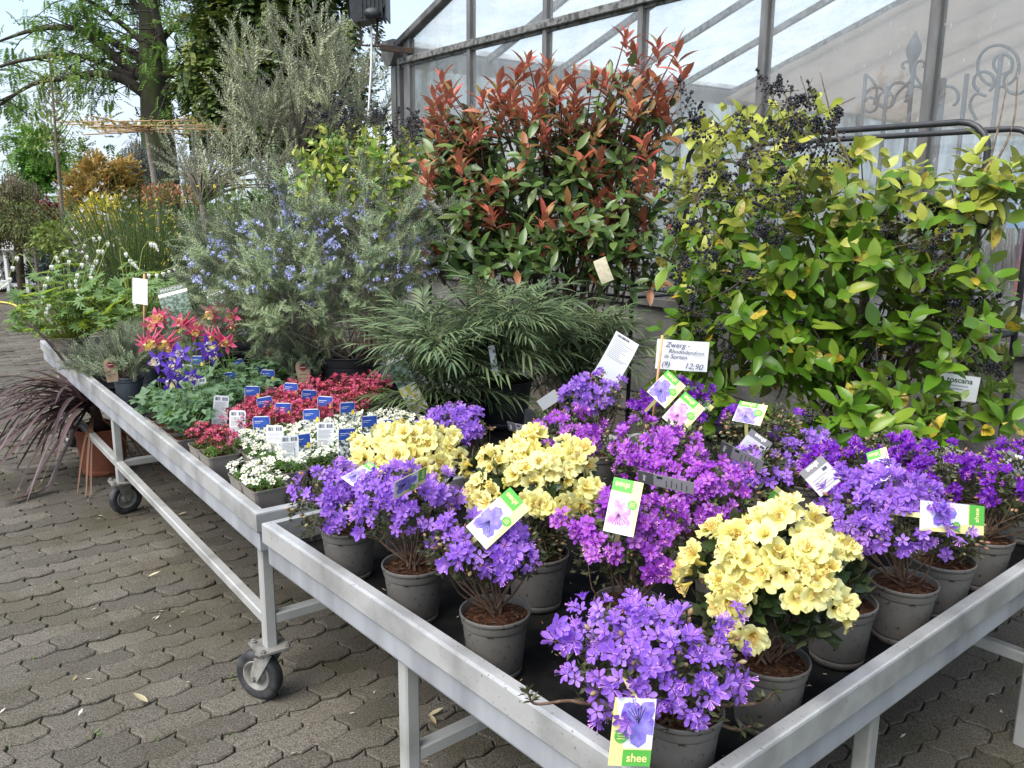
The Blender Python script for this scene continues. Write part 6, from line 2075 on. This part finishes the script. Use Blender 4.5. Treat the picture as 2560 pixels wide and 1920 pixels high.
# window goods
m_blueposter = mat('light_blue_poster', (0.24, 0.42, 0.72), 0.4, var=(0.36, 0.55, 0.80), scale=14)
m_redbox = mat('crimson_carton', (0.33, 0.012, 0.035), 0.4, var=(0.45, 0.05, 0.09), scale=18)
m_magenta = mat('magenta_print', (0.34, 0.03, 0.20), 0.45)
m_bundle = mat('dry_reed_bundle', (0.20, 0.19, 0.18), 0.9, var=(0.36, 0.35, 0.34), scale=40, stretch=(6, 6, .3), bump=.5)
def shopbox(name, x0, x1, ytop, ybot, dn, depth, m_, label, cat):
    A, Bq = onwall(x0, ybot, WN + dn), onwall(x1, ybot, WN + dn)
    w = (Bq - A) @ E_
    zt = onwall((x0 + x1) / 2, ytop, WN + dn)[2]
    o = root(name, A, label, cat, None, GA)
    b = MB()
    bar(b, (w / 2, depth / 2, 0), (w / 2, depth / 2, zt - A[2]), w, depth, (0, 1, 0), bev=.03)
    return o, b.obj('body', m_, o, smooth=False), w, zt - A[2]
A = onwall(2380, 815, WN + .3)
ct = root('counter', v3(A[0], A[1], 0), 'dark shop counter inside the greenhouse window', 'counter', None, GA)
b = MB()
box(b, (-.2, -.05, A[2] - .05), (1.8, .7, A[2] - .01))
b.obj('top', m_frame, ct, smooth=False)
b = MB()
box(b, (-.15, 0, 0), (1.75, .6, A[2] - .052))
b.obj('base', m_shopwall, ct, smooth=False)
o, body, w, h = shopbox('poster', 2516, 2640, 420, 570, .05, .006, m_blueposter, 'light blue poster in the greenhouse window', 'poster')
for body_, sz, yy in (('01.04. -', .055, .50), ('14.04.', .055, .38)):
    q = txt(body_, sz, o, w * .40, h * yy, 0, 0, m_white, bold=.001)
    q.matrix_basis = Matrix.Translation((w * .42, -.003, h * yy)) @ Matrix.Rotation(math.pi / 2, 4, 'X')
shopbox('carton', 2530, 2700, 655, 745, .20, .12, m_redbox, 'crimson carton on the shop counter', 'carton')
shopbox('leaflet_stand', 2545, 2680, 572, 650, .16, .03, m_magenta, 'magenta leaflet stand above the crimson carton', 'leaflet')
A = onwall(2560, 812, WN + .22)
o = root('paper_roll', A, 'white roll of tape on the shop counter', 'roll', None, GA)
b = MB()
lathe(b, [(.035, 0), (.075, 0), (.078, .004), (.078, .10), (.075, .104), (.035, .104), (.035, 0)], 24)
V = np.concatenate(b.V)[:, [0, 2, 1]] + v3(0, 0, .078)
z = MB()
z.V, z.L, z.S, z.M, z.Q, z.n = [V], b.L, b.S, b.M, b.Q, b.n
z.obj('roll', m_white, o)
for k, (x, yt, yb, wd) in enumerate(((2478, 470, 690, .16), (2505, 560, 690, .10))):
    A = onwall(x, yb, WN + .5)
    zt = onwall(x, yt, WN + .5)[2]
    o = root('reed_bundle', A, ('wide grey bundle of dried reeds in the window', 'narrow grey bundle of dried reeds in the window')[k], 'bundle')
    b = MB()
    for j in range(30):
        a = random.uniform(0, 6.28)
        q = wd / 2 * math.sqrt(random.random())
        tube(b, [(q * .5 * math.cos(a), q * .5 * math.sin(a), (zt - A[2])), (q * 1.2 * math.cos(a), q * 1.2 * math.sin(a), 0)], .006, 4)
    b.obj('reeds', m_bundle, o, kind='stuff')

# ------------------------------------------------------------------ background trees and shrubs
def feather(L_, n, w, droop=.25, spread=.9):
    b = MB()
    for k in range(n):
        t = (k + 1) / n
        for sd in (-1, 1):
            D = unit(v3(sd * spread, 1 - .4 * t, random.gauss(0, .25)))
            V, F = leaf(L_ * .42 * (1.15 - .6 * t), w, .1, .3, 1, .5, .7)
            V = np.array([(-w / 2 * .2, 0, 0), (-w / 2, L_ * .22, 0), (0, L_ * .42 * (1.15 - .6 * t), -.02), (w / 2, L_ * .22, 0)])
            b.add(V @ basis(D, v3(0, 0, 1))[0].T + v3(0, L_ * t * .85, -droop * L_ * t * t), [(0, 1, 2, 3)], 0, random.random())
    return np.concatenate(b.V), [tuple(f) for f in np.concatenate(b.L).reshape(-1, 4)]
def lumps(n, c, rr, shell=.5, low=-1, k=9, amp=.25):
    """points through a lumpy crown"""
    D = rdir(n, low, 1)
    ph = rng.uniform(0, 6.28, (k, 3))
    f = sum(np.sin(D @ v3(*rng.normal(0, 3.0, 3)) + ph[i, 0]) for i in range(k)) / math.sqrt(k)
    q = (shell + (1 - shell) * rng.random(n) ** .5) * (1 + amp * f)
    return np.asarray(c) + D * np.asarray(rr) * q[:, None], D
def crown_tree(name, P0, label, cat, blobs, tpl, m_, n, trunk=None, m_tr=None, out=.8, down=0.0, sc=(.7, 1.3), group=None, shell=.45, low=-1, up=(0, 0, 1)):
    t = root(name, P0, label, cat, group)
    P0 = np.asarray(P0, float)
    b = MB()
    vol = np.array([np.prod(r_) ** .7 for _, r_ in blobs])
    for (c_, r_), k in zip(blobs, (n * vol / vol.sum()).astype(int)):
        T, D = lumps(max(k, 3), np.asarray(c_) - P0, r_, shell, low)
        W = unit(D * out + v3(0, 0, -down) + rng.normal(0, .45, D.shape))
        b.scatter(*tpl, basis(W, np.asarray(up)) * rng.uniform(*sc, len(T))[:, None, None], T)
    b.obj('crown', m_, t, kind='stuff')
    if trunk is not None:
        b = MB()
        for pts, r0, r1 in trunk:
            cv = curve(*[np.asarray(q) - P0 for q in pts], n=6)
            tube(b, cv, np.linspace(r0, r1, len(cv)), 9)
        b.obj('trunk', m_tr or m_bark_dk, t)
    return t
m_bark_dk = mat('dark_furrowed_bark', (0.040, 0.033, 0.026), 0.95, var=(0.075, 0.060, 0.045), scale=3, detail=8, lo=.42, hi=.62, bump=1.0, bscale=7, stretch=(4, 4, .5))
m_mossbark = mat('mossy_bark', (0.036, 0.034, 0.022), 0.95, var=(0.060, 0.085, 0.020), scale=1.2, detail=8, lo=.46, hi=.62, bump=1.0, bscale=6, stretch=(3, 3, .6))

def swamp_cypress():
    Y = 22.0
    c = lambda x, y, o_=0.0: atd(x, y, Y + o_)
    base = c(400, 512)
    P0 = v3(base[0], base[1], 0)
    t = root('swamp_cypress', P0, 'large dark trunked conifer with feathery light green foliage', 'tree')
    b = MB()
    cv = curve(v3(0, 0, 0), c(402, 440) - P0, c(394, 330) - P0, c(386, 190) - P0, c(376, 60) - P0, c(366, -120) - P0, c(360, -420) - P0, n=6)
    tube(b, cv, np.interp(np.linspace(0, 1, len(cv)), [0, .2, .5, 1], [.52, .42, .34, .10]), 14)
    b.obj('trunk', m_mossbark, t)
    limbs = [((384, 215), (358, 191), (309, 159), (244, 106), (195, 73), (122, 69), (61, 81), (-20, 110)), ((388, 250), (354, 228), (309, 199), (244, 185), (163, 195), (81, 211), (-20, 275)), ((384, 170), (350, 146), (285, 106), (228, 65), (195, -10)), ((390, 215), (407, 195), (468, 163), (529, 130), (600, 110)), ((392, 250), (411, 228), (468, 207), (545, 175)), ((388, 170), (405, 110), (385, 30), (370, -60)), ((380, 140), (350, 100), (260, 25), (180, -20)), ((384, 120), (430, 70), (480, 40), (540, 30)), ((376, 60), (330, 0), (280, -60)), ((372, 20), (430, -50), (480, -120)), ((370, -40), (250, -140), (100, -160)), ((384, 190), (330, 190), (200, 140), (60, 150), (-40, 180))]
    fe = feather(.42, 6, .055, .35)
    wb, sub = MB(), []
    for k, L_ in enumerate(limbs):
        off = random.uniform(-1.6, 1.4)
        Q = [c(x, y, off * i / len(L_)) - P0 for i, (x, y) in enumerate(L_)]
        cv = curve(*Q, n=6)
        r0 = .17 if k < 6 else .11
        tube(wb, cv, np.linspace(r0, .025, len(cv)), 7)
        for j in range(17):
            s_ = random.uniform(.18, 1)
            p_ = cv[int(s_ * (len(cv) - 1))]
            a = random.uniform(0, 6.28)
            d = unit(v3(math.cos(a), math.sin(a), random.uniform(-.5, .35)))
            ln = random.uniform(.6, 1.9) * (1.2 - .5 * s_)
            e = p_ + d * ln + v3(0, 0, -.18 * ln * ln)
            m_ = p_ + d * ln * .5
            tube(wb, [p_, m_, e], [.022, .014, .005], 4, cap=False)
            sub.append((p_, m_, e))
    wb.obj('limbs', m_bark_dk, t, kind='stuff')
    T, W = [], []
    for p_, m_, e in sub:
        for k in range(9):
            f = random.uniform(.1, 1)
            q = p_ + (e - p_) * f + rng.normal(0, .10, 3)
            T.append(q)
            W.append(unit((e - p_) * .5 + rng.normal(0, .6, 3) + v3(0, 0, -.2)))
    T, W = np.array(T), np.array(W)
    n = 200
    X, D = lumps(n, c(200, 60) - P0, (4.0, 2.5, 2.6), .3)
    keep = rng.random(n) < .75
    X2, D2 = lumps(90, c(500, 40) - P0, (1.8, 1.8, 1.6), .3)
    X3, D3 = lumps(150, c(70, 330) - P0, (.9, 1.0, 1.4), .3)
    X4, D4 = lumps(50, c(150, 240) - P0, (1.9, 1.0, 1.0), .3)
    X5, D5 = lumps(40, c(300, 340) - P0, (.6, .8, .9), .3)
    T = np.vstack([T, X[keep], X2, X3, X4, X5])
    W = np.vstack([W, unit(rng.normal(0, .7, (len(T) - len(W), 3)) + v3(0, 0, -.2))])
    hide = (np.hypot(T[:, 0] - .0, T[:, 1]) < .9) & (T[:, 1] < .3) & (T[:, 2] < 6.5)
    T, W = T[~hide], W[~hide]
    mm = leafmat('cypress_spray', [(0.10, 0.20, 0.030), (0.15, 0.27, 0.045), (0.21, 0.34, 0.065), (0.08, 0.15, 0.03)], 0.6, 0.4)
    MB().scatter(*fe, basis(W) * rng.uniform(.5, 1.05, len(T))[:, None, None], T).obj('crown', mm, t, kind='stuff')
swamp_cypress()

m_thuja = leafmat('thuja_spray', [(0.030, 0.065, 0.014), (0.060, 0.105, 0.020), (0.12, 0.165, 0.030), (0.20, 0.225, 0.045)], 0.6, 0.15)
c = lambda x, y, Y: atd(x, y, Y)
P0 = c(690, 512, 16) * v3(1, 1, 0)
crown_tree('thuja', P0, 'broad dark green conifer with yellowish sprays behind the olive', 'tree', [(c(680, 160, 16), (1.45, 1.3, 1.3)), (c(640, 10, 16), (1.25, 1.2, 1.4)), (c(740, -40, 16.3), (1.3, 1.2, 1.4)), (c(600, 240, 15.6), (.75, .8, .8)), (c(780, 260, 16), (.9, .9, .9)), (c(690, -220, 16), (1.0, 1.0, 1.4)), (c(560, 300, 16), (.45, .5, .4))], feather(.42, 5, .085, .5, .7), m_thuja, 5200, [((P0, c(690, 300, 16), c(690, -150, 16)), .22, .08)], None, 1.0, .45, (.6, 1.15), shell=.5)

# flat trained tree
def flat_tree():
    Y = 14.0
    top = c(367, 322, Y)
    foot = c(395, 512, Y) * v3(1, 1, 0)
    t = root('flat_trained_tree', foot, 'young tree trained into a flat roof of canes', 'tree')
    P0 = foot
    b = MB()
    tube(b, curve(v3(0, 0, 0), c(388, 470, Y) - P0, c(375, 390, Y) - P0, top - P0, n=5), np.linspace(.05, .035, 16), 8)
    b.obj('trunk', mat('pale_young_bark', (0.22, 0.18, 0.14), .8, var=(0.30, 0.26, 0.21), scale=12), t)
    m_cane = mat('bamboo_cane', (0.42, 0.28, 0.15), .7, var=(0.34, 0.21, 0.11), scale=8)
    for k in range(16):
        a = k * math.pi / 8 + random.gauss(0, .06)
        z = random.uniform(-.05, .09)
        q = MB()
        d = v3(math.cos(a), math.sin(a), 0)
        tube(q, [top - P0 + d * random.uniform(-.6, .1) + v3(0, 0, z), top - P0 + d * random.uniform(.85, 1.2) + v3(0, 0, z + random.gauss(0, .04))], .011, 5)
        q.obj('cane', m_cane, t)
    for s_ in (-.7, -.35, .35, .7):
        q = MB()
        tube(q, [top - P0 + v3(-1.05, s_, .03), top - P0 + v3(1.05, s_, .05 + random.gauss(0, .02))], .011, 5)
        q.obj('cane', m_cane, t)
    n = 340
    T = top - P0 + np.c_[rng.uniform(-1.1, 1.1, n), rng.uniform(-1, 1, n), np.abs(rng.normal(0, .07, n)) - .03]
    mm = leafmat('young_yellow_leaf', [(0.36, 0.30, 0.06), (0.26, 0.28, 0.06), (0.42, 0.32, 0.10)], .5, .35)
    MB().scatter(*leaf(.085, .06, .3, .2, 2), basis(rdir(n, -.1, 1)), T).obj('crown', mm, t, kind='stuff')
flat_tree()
# weeping blue cedar: hanging curtains
def weeping(P, label, x0, x1, Y, ytop, ybot, n, m_, name='weeping_cedar', cat='tree', dpt=.5, tuft=.05, per=30):
    foot = c((x0 + x1) / 2, 512, Y) * v3(1, 1, 0)
    t = root(name, foot, label, cat)
    b = MB()
    T, W = [], []
    wb = MB()
    tube(wb, [v3(0, 0, 0), c((x0 + x1) / 2, ytop + 15, Y) - foot], .06, 7)
    for k in range(n):
        x = random.uniform(x0, x1)
        u = abs(2 * (x - x0) / (x1 - x0) - 1)
        yt = ytop + (ybot - ytop) * .35 * u ** 2 + random.uniform(0, (ybot - ytop) * .25)
        yb = yt + (ybot - yt) * random.uniform(.5, 1)
        o_ = random.uniform(-dpt, dpt)
        p_, e = c(x, yt, Y + o_) - foot, c(x + random.gauss(0, 4), yb, Y + o_) - foot
        tube(wb, [p_, (p_ + e) / 2 + rng.normal(0, .03, 3), e], .006, 3, cap=False)
        f = rng.random(per)
        T.append(p_ + (e - p_) * f[:, None] + rng.normal(0, .025, (per, 3)))
        W.append(rdir(per, -1, .3))
    wb.obj('branches', m_bark_br, t, kind='stuff')
    T, W = np.vstack(T), np.vstack(W)
    b.scatter(*feather(tuft * 2, 2, tuft * .35, .2), basis(W) * rng.uniform(.6, 1.2, len(T))[:, None, None], T)
    b.obj('crown', m_, t, kind='stuff')
m_bluec = leafmat('blue_cedar_needle', [(0.085, 0.125, 0.115), (0.13, 0.175, 0.155), (0.17, 0.21, 0.18)], .6, .1)
weeping(None, 'weeping blue cedar in front of the thick trunk', 292, 392, 16.5, 345, 505, 110, m_bluec)
weeping(None, 'narrow weeping blue cedar right of the thick trunk', 462, 520, 17.5, 378, 500, 50, m_bluec)
weeping(None, 'olive brown weeping tree at the far left', -60, 122, 13.0, 425, 640, 190, leafmat('brownish_needle', [(0.075, 0.080, 0.028), (0.12, 0.12, 0.04), (0.16, 0.145, 0.055)], .6, .15), 'weeping_tree', tuft=.06, per=34)

lf_s = leaf(.075, .042, .3, .2, 2)
lf_m = leaf(.11, .055, .3, .2, 2)
def P_(x, Y):
    return c(x, 512, Y) * v3(1, 1, 0)
# slim young tree
foot = P_(150, 12)
t = crown_tree('young_tree', foot, 'slim young tree with sparse yellow green leaves', 'tree', [(c(135, 250, 12), (.42, .4, .8)), (c(130, 330, 12), (.36, .4, .35)), (c(122, 170, 12), (.2, .2, .35))], leaf(.06, .03, .3, .2, 2), leafmat('spring_leaf', [(0.20, 0.29, 0.05), (0.30, 0.36, 0.08), (0.15, 0.24, 0.04)], .5, .35), 620, [((foot, c(148, 440, 12), c(141, 360, 12), c(132, 240, 12), c(120, 120, 12)), .032, .008)] + [((c(142, 390 - 22 * k, 12), c(142 + sg * 18, 370 - 22 * k, 12), c(140 + sg * 42, 335 - 22 * k, 12)), .012, .003) for k in range(8) for sg in (1, -1)], m_bark_br, .6, .2)
mk = leafmat
crown_tree('bright_tree', P_(95, 26), 'bright green tree between the weeping tree and the slim young tree', 'tree', [(c(95, 385, 26), (.55, .5, .7)), (c(105, 430, 26), (.5, .5, .4))], feather(.35, 4, .09, .3), mk('bright_foliage', [(0.10, 0.26, 0.03), (0.16, 0.34, 0.05)], .5, .35), 700, [((P_(95, 26), c(95, 400, 26)), .1, .05)], None)
crown_tree('orange_conifer', P_(235, 15), 'orange brown conifer with a pointed top', 'tree', [(c(235, 490, 15), (.42, .4, .35)), (c(232, 440, 15), (.18, .2, .3)), (c(205, 500, 15), (.2, .2, .2))], feather(.20, 4, .045, .2), mk('bronze_spray', [(0.40, 0.26, 0.075), (0.50, 0.34, 0.11), (0.34, 0.28, 0.08)], .6, .3), 520, [((P_(235, 15), c(235, 430, 15)), .04, .01)], None, .8, -.6)
crown_tree('orange_conifer', P_(298, 15.4), 'lower orange brown conifer beside the blue cedar', 'tree', [(c(298, 480, 15.4), (.30, .3, .35)), (c(305, 430, 15.4), (.14, .2, .15))], feather(.20, 4, .045, .2), bpy.data.materials['bronze_spray'], 380, [((P_(298, 15.4), c(300, 430, 15.4)), .04, .01)], None, .8, -.6)
crown_tree('slim_conifer', P_(208, 19), 'thin pointed green conifer above the orange ones', 'tree', [(c(208, 400, 19), (.09, .1, .4)), (c(208, 450, 19), (.2, .2, .4))], feather(.2, 3, .05, .2), mk('young_conifer', [(0.12, 0.20, 0.03), (0.18, 0.26, 0.05)], .6, .2), 260, [((P_(208, 19), c(208, 400, 19)), .04, .01)])
crown_tree('ball_tree', P_(78, 11), 'small round headed tree on a thin stem at the far left', 'tree', [(c(70, 550, 11), (.36, .34, .20)), (c(95, 560, 11), (.2, .2, .14))], leaf(.06, .02, .3, .3, 2), mk('glossy_dark_leaf', [(0.045, 0.075, 0.015), (0.085, 0.115, 0.022), (0.16, 0.17, 0.035)], .45, .2), 1500, [((P_(80, 11), c(80, 580, 11)), .022, .018)], m_bark_br, .8)
crown_tree('red_maple', P_(125, 12), 'dark red leaved maple behind the pinkish broom', 'shrub', [(c(130, 570, 12), (.22, .2, .3)), (c(120, 530, 12), (.15, .2, .15))], lf_s, mk('maple_leaf', [(0.09, 0.008, 0.014), (0.16, 0.015, 0.02)], .5, .3), 500, [((P_(125, 12), c(125, 560, 12)), .02, .01)], m_bark_br)
crown_tree('red_shrub', P_(430, 11), 'shrub with coral red young leaves behind the broom', 'shrub', [(c(440, 490, 11), (.50, .4, .12)), (c(385, 490, 11), (.12, .2, .14))], lf_s, mk('coral_leaf', [(0.46, 0.12, 0.08), (0.36, 0.22, 0.11), (0.20, 0.22, 0.06)], .5, .3), 420, None, None, .6, -.5)
crown_tree('yellow_shrub', P_(245, 10), 'shrub of bright yellow blossom', 'shrub', [(c(245, 530, 10), (.26, .25, .18))], lf_s, mk('yellow_blossom', [(0.70, 0.52, 0.03), (0.62, 0.55, 0.08), (0.30, 0.34, 0.05)], .5, .3), 420)
crown_tree('green_shrub', P_(170, 10), 'low lime green shrub behind the bleeding heart', 'shrub', [(c(180, 610, 10), (.45, .3, .2)), (c(140, 590, 10), (.25, .3, .15))], lf_s, mk('lime_leaf', [(0.16, 0.25, 0.04), (0.26, 0.32, 0.06), (0.09, 0.15, 0.03)], .5, .3), 900)
crown_tree('dark_shrub', P_(95, 13), 'dark low shrub beside the stone ball', 'shrub', [(c(100, 680, 13), (.30, .3, .14)), (c(140, 660, 13), (.3, .3, .2))], lf_s, mk('dark_green_leaf', [(0.02, 0.045, 0.015), (0.05, 0.075, 0.02), (0.07, 0.06, 0.02)], .5, .2), 1100)
crown_tree('blue_spruce', P_(135, 11.5), 'small blue green conifer at the edge of the yard', 'shrub', [(c(150, 670, 11.5), (.28, .25, .22))], feather(.12, 3, .03, .2), m_bluec, 450)
# shrubs that close the view behind the brooms
fill = [(40, 17, 1.3, .9, 'mid_green', 'mid green shrub behind the white bench'), (300, 13, 1.0, .75, 'dark', 'dark shrub behind the orange conifers'), (420, 14, 1.1, .75, 'mid_green', 'green shrub below the flat trained tree'), (560, 12.5, 1.1, .8, 'grey', 'grey green shrub under the pale olive'), (700, 12, 1.0, .9, 'dark', 'dark shrub under the big olive'), (200, 20, 1.5, 1.0, 'mid_green', 'rounded shrub far behind the slim young tree'), (820, 12, 1.0, 1.1, 'grey', 'grey green shrub by the greenhouse corner'), (-60, 24, 2.2, 1.4, 'dark', 'dark tall shrub at the far left edge'), (480, 22, 2.0, .85, 'grey', 'distant grey shrub right of the thick trunk')]
FM = {'mid_green': mk('mid_green_leaf', [(0.05, 0.10, 0.02), (0.10, 0.17, 0.03), (0.15, 0.21, 0.05)], .5, .25), 'dark': bpy.data.materials['dark_green_leaf'], 'grey': mk('grey_green_leaf', [(0.10, 0.13, 0.07), (0.16, 0.19, 0.11), (0.22, 0.24, 0.15)], .5, .2)}
for x, Y, w, h, k, lb in fill:
    p0 = P_(x, Y)
    crown_tree('shrub', p0, lb, 'shrub', [(p0 + v3(0, 0, h * .85), (w, w * .7, h * .85)), (p0 + v3(w * .5, 0, h * .6), (w * .6, w * .6, h * .6)), (p0 + v3(-w * .5, 0, h * .6), (w * .6, w * .6, h * .6))], lf_m, FM[k], 1700, group='shrubs at the back of the yard')
b = MB()
T = np.c_[rng.uniform(-75, 35, 9000), rng.uniform(44, 60, 9000), np.zeros(9000)]
T[:, 2] = rng.random(9000) ** .8 * 2.2 * (.9 + .35 * np.sin(T[:, 0] * .7) + .2 * np.sin(T[:, 0] * 1.9)) + .1
b.scatter(*leaf(.55, .35, .2, .2, 2), basis(rdir(9000, -.3, 1)), T)
b.obj('far_hedgerow', FM['mid_green'], kind='stuff', label='far off hedgerow closing the yard', cat='hedgerow')

# white plant bench, stone ball, hose
def far_bench():
    A = c(-60, 605, 14.5)
    Bq = c(112, 605, 14.5)
    t = root('white_plant_bench', A * v3(1, 1, 0), 'white plant bench at the far left of the yard', 'bench')
    w, z = (Bq - A)[0], A[2]
    b = MB()
    box(b, (0, -.5, z - .11), (w, .5, z))
    b.obj('tray', mat('white_painted_metal', (0.72, 0.72, 0.72), .5), t, smooth=False)
    for x in (.1, w * .62, w - .12):
        for y in (-.42, .42):
            b = MB()
            bar(b, (x, y, 0), (x, y, z - .112), .055, .055, (0, 1, 0))
            b.obj('leg', bpy.data.materials['white_painted_metal'], t, smooth=False)
    b = MB()
    box(b, (.05, -.4, .10), (w - .05, .4, .13))
    b.obj('shelf', bpy.data.materials['white_painted_metal'], t, smooth=False)
    for k, (x, y, m_, lb) in enumerate(((.35, z, 'yellow_blossom', 'yellow flowering plant on the white bench'), (.85, z, 'coral_leaf', 'reddish plant on the white bench'), (.6, .13, 'dark_green_leaf', 'dark plant on the lower shelf of the white bench'))):
        p0 = A * v3(1, 1, 0) + v3(x, -.05, y)
        o = crown_tree('potted_plant', p0, lb, 'plant', [(p0 + v3(0, 0, .22), (.30, .3, .12))], lf_s, bpy.data.materials[m_], 260, group='plants on the white bench')
        pot(o, .11, .16, m_blackpot)
    p0 = A * v3(1, 1, 0) + v3(.5, -.7, 0)
    o = root('teal_pot', p0, 'pale teal pot under the white bench', 'pot')
    pot(o, .12, .22, mat('teal_glaze', (0.20, 0.38, 0.36), .4))
far_bench()
P = at(22, 708, 0)
b = MB()
lathe(b, [(.001 + .165 * math.sin(a), .165 - .165 * math.cos(a)) for a in np.linspace(0, math.pi, 15)], 24)
o = b.obj('stone_ball', m_conc, None, label='grey stone ball lying on the paved yard', cat='stone ball')
o.location = tuple(P)
b = MB()
tube(b, curve(at(-60, 752, .02), at(0, 755, .02), at(35, 762, .02), at(62, 779, .02), at(110, 800, .02), n=6), .014, 8)
b.obj('garden_hose', mat('yellow_hose', (0.62, 0.50, 0.12), .5), None, label='yellow garden hose on the pavers at the far left', cat='hose')
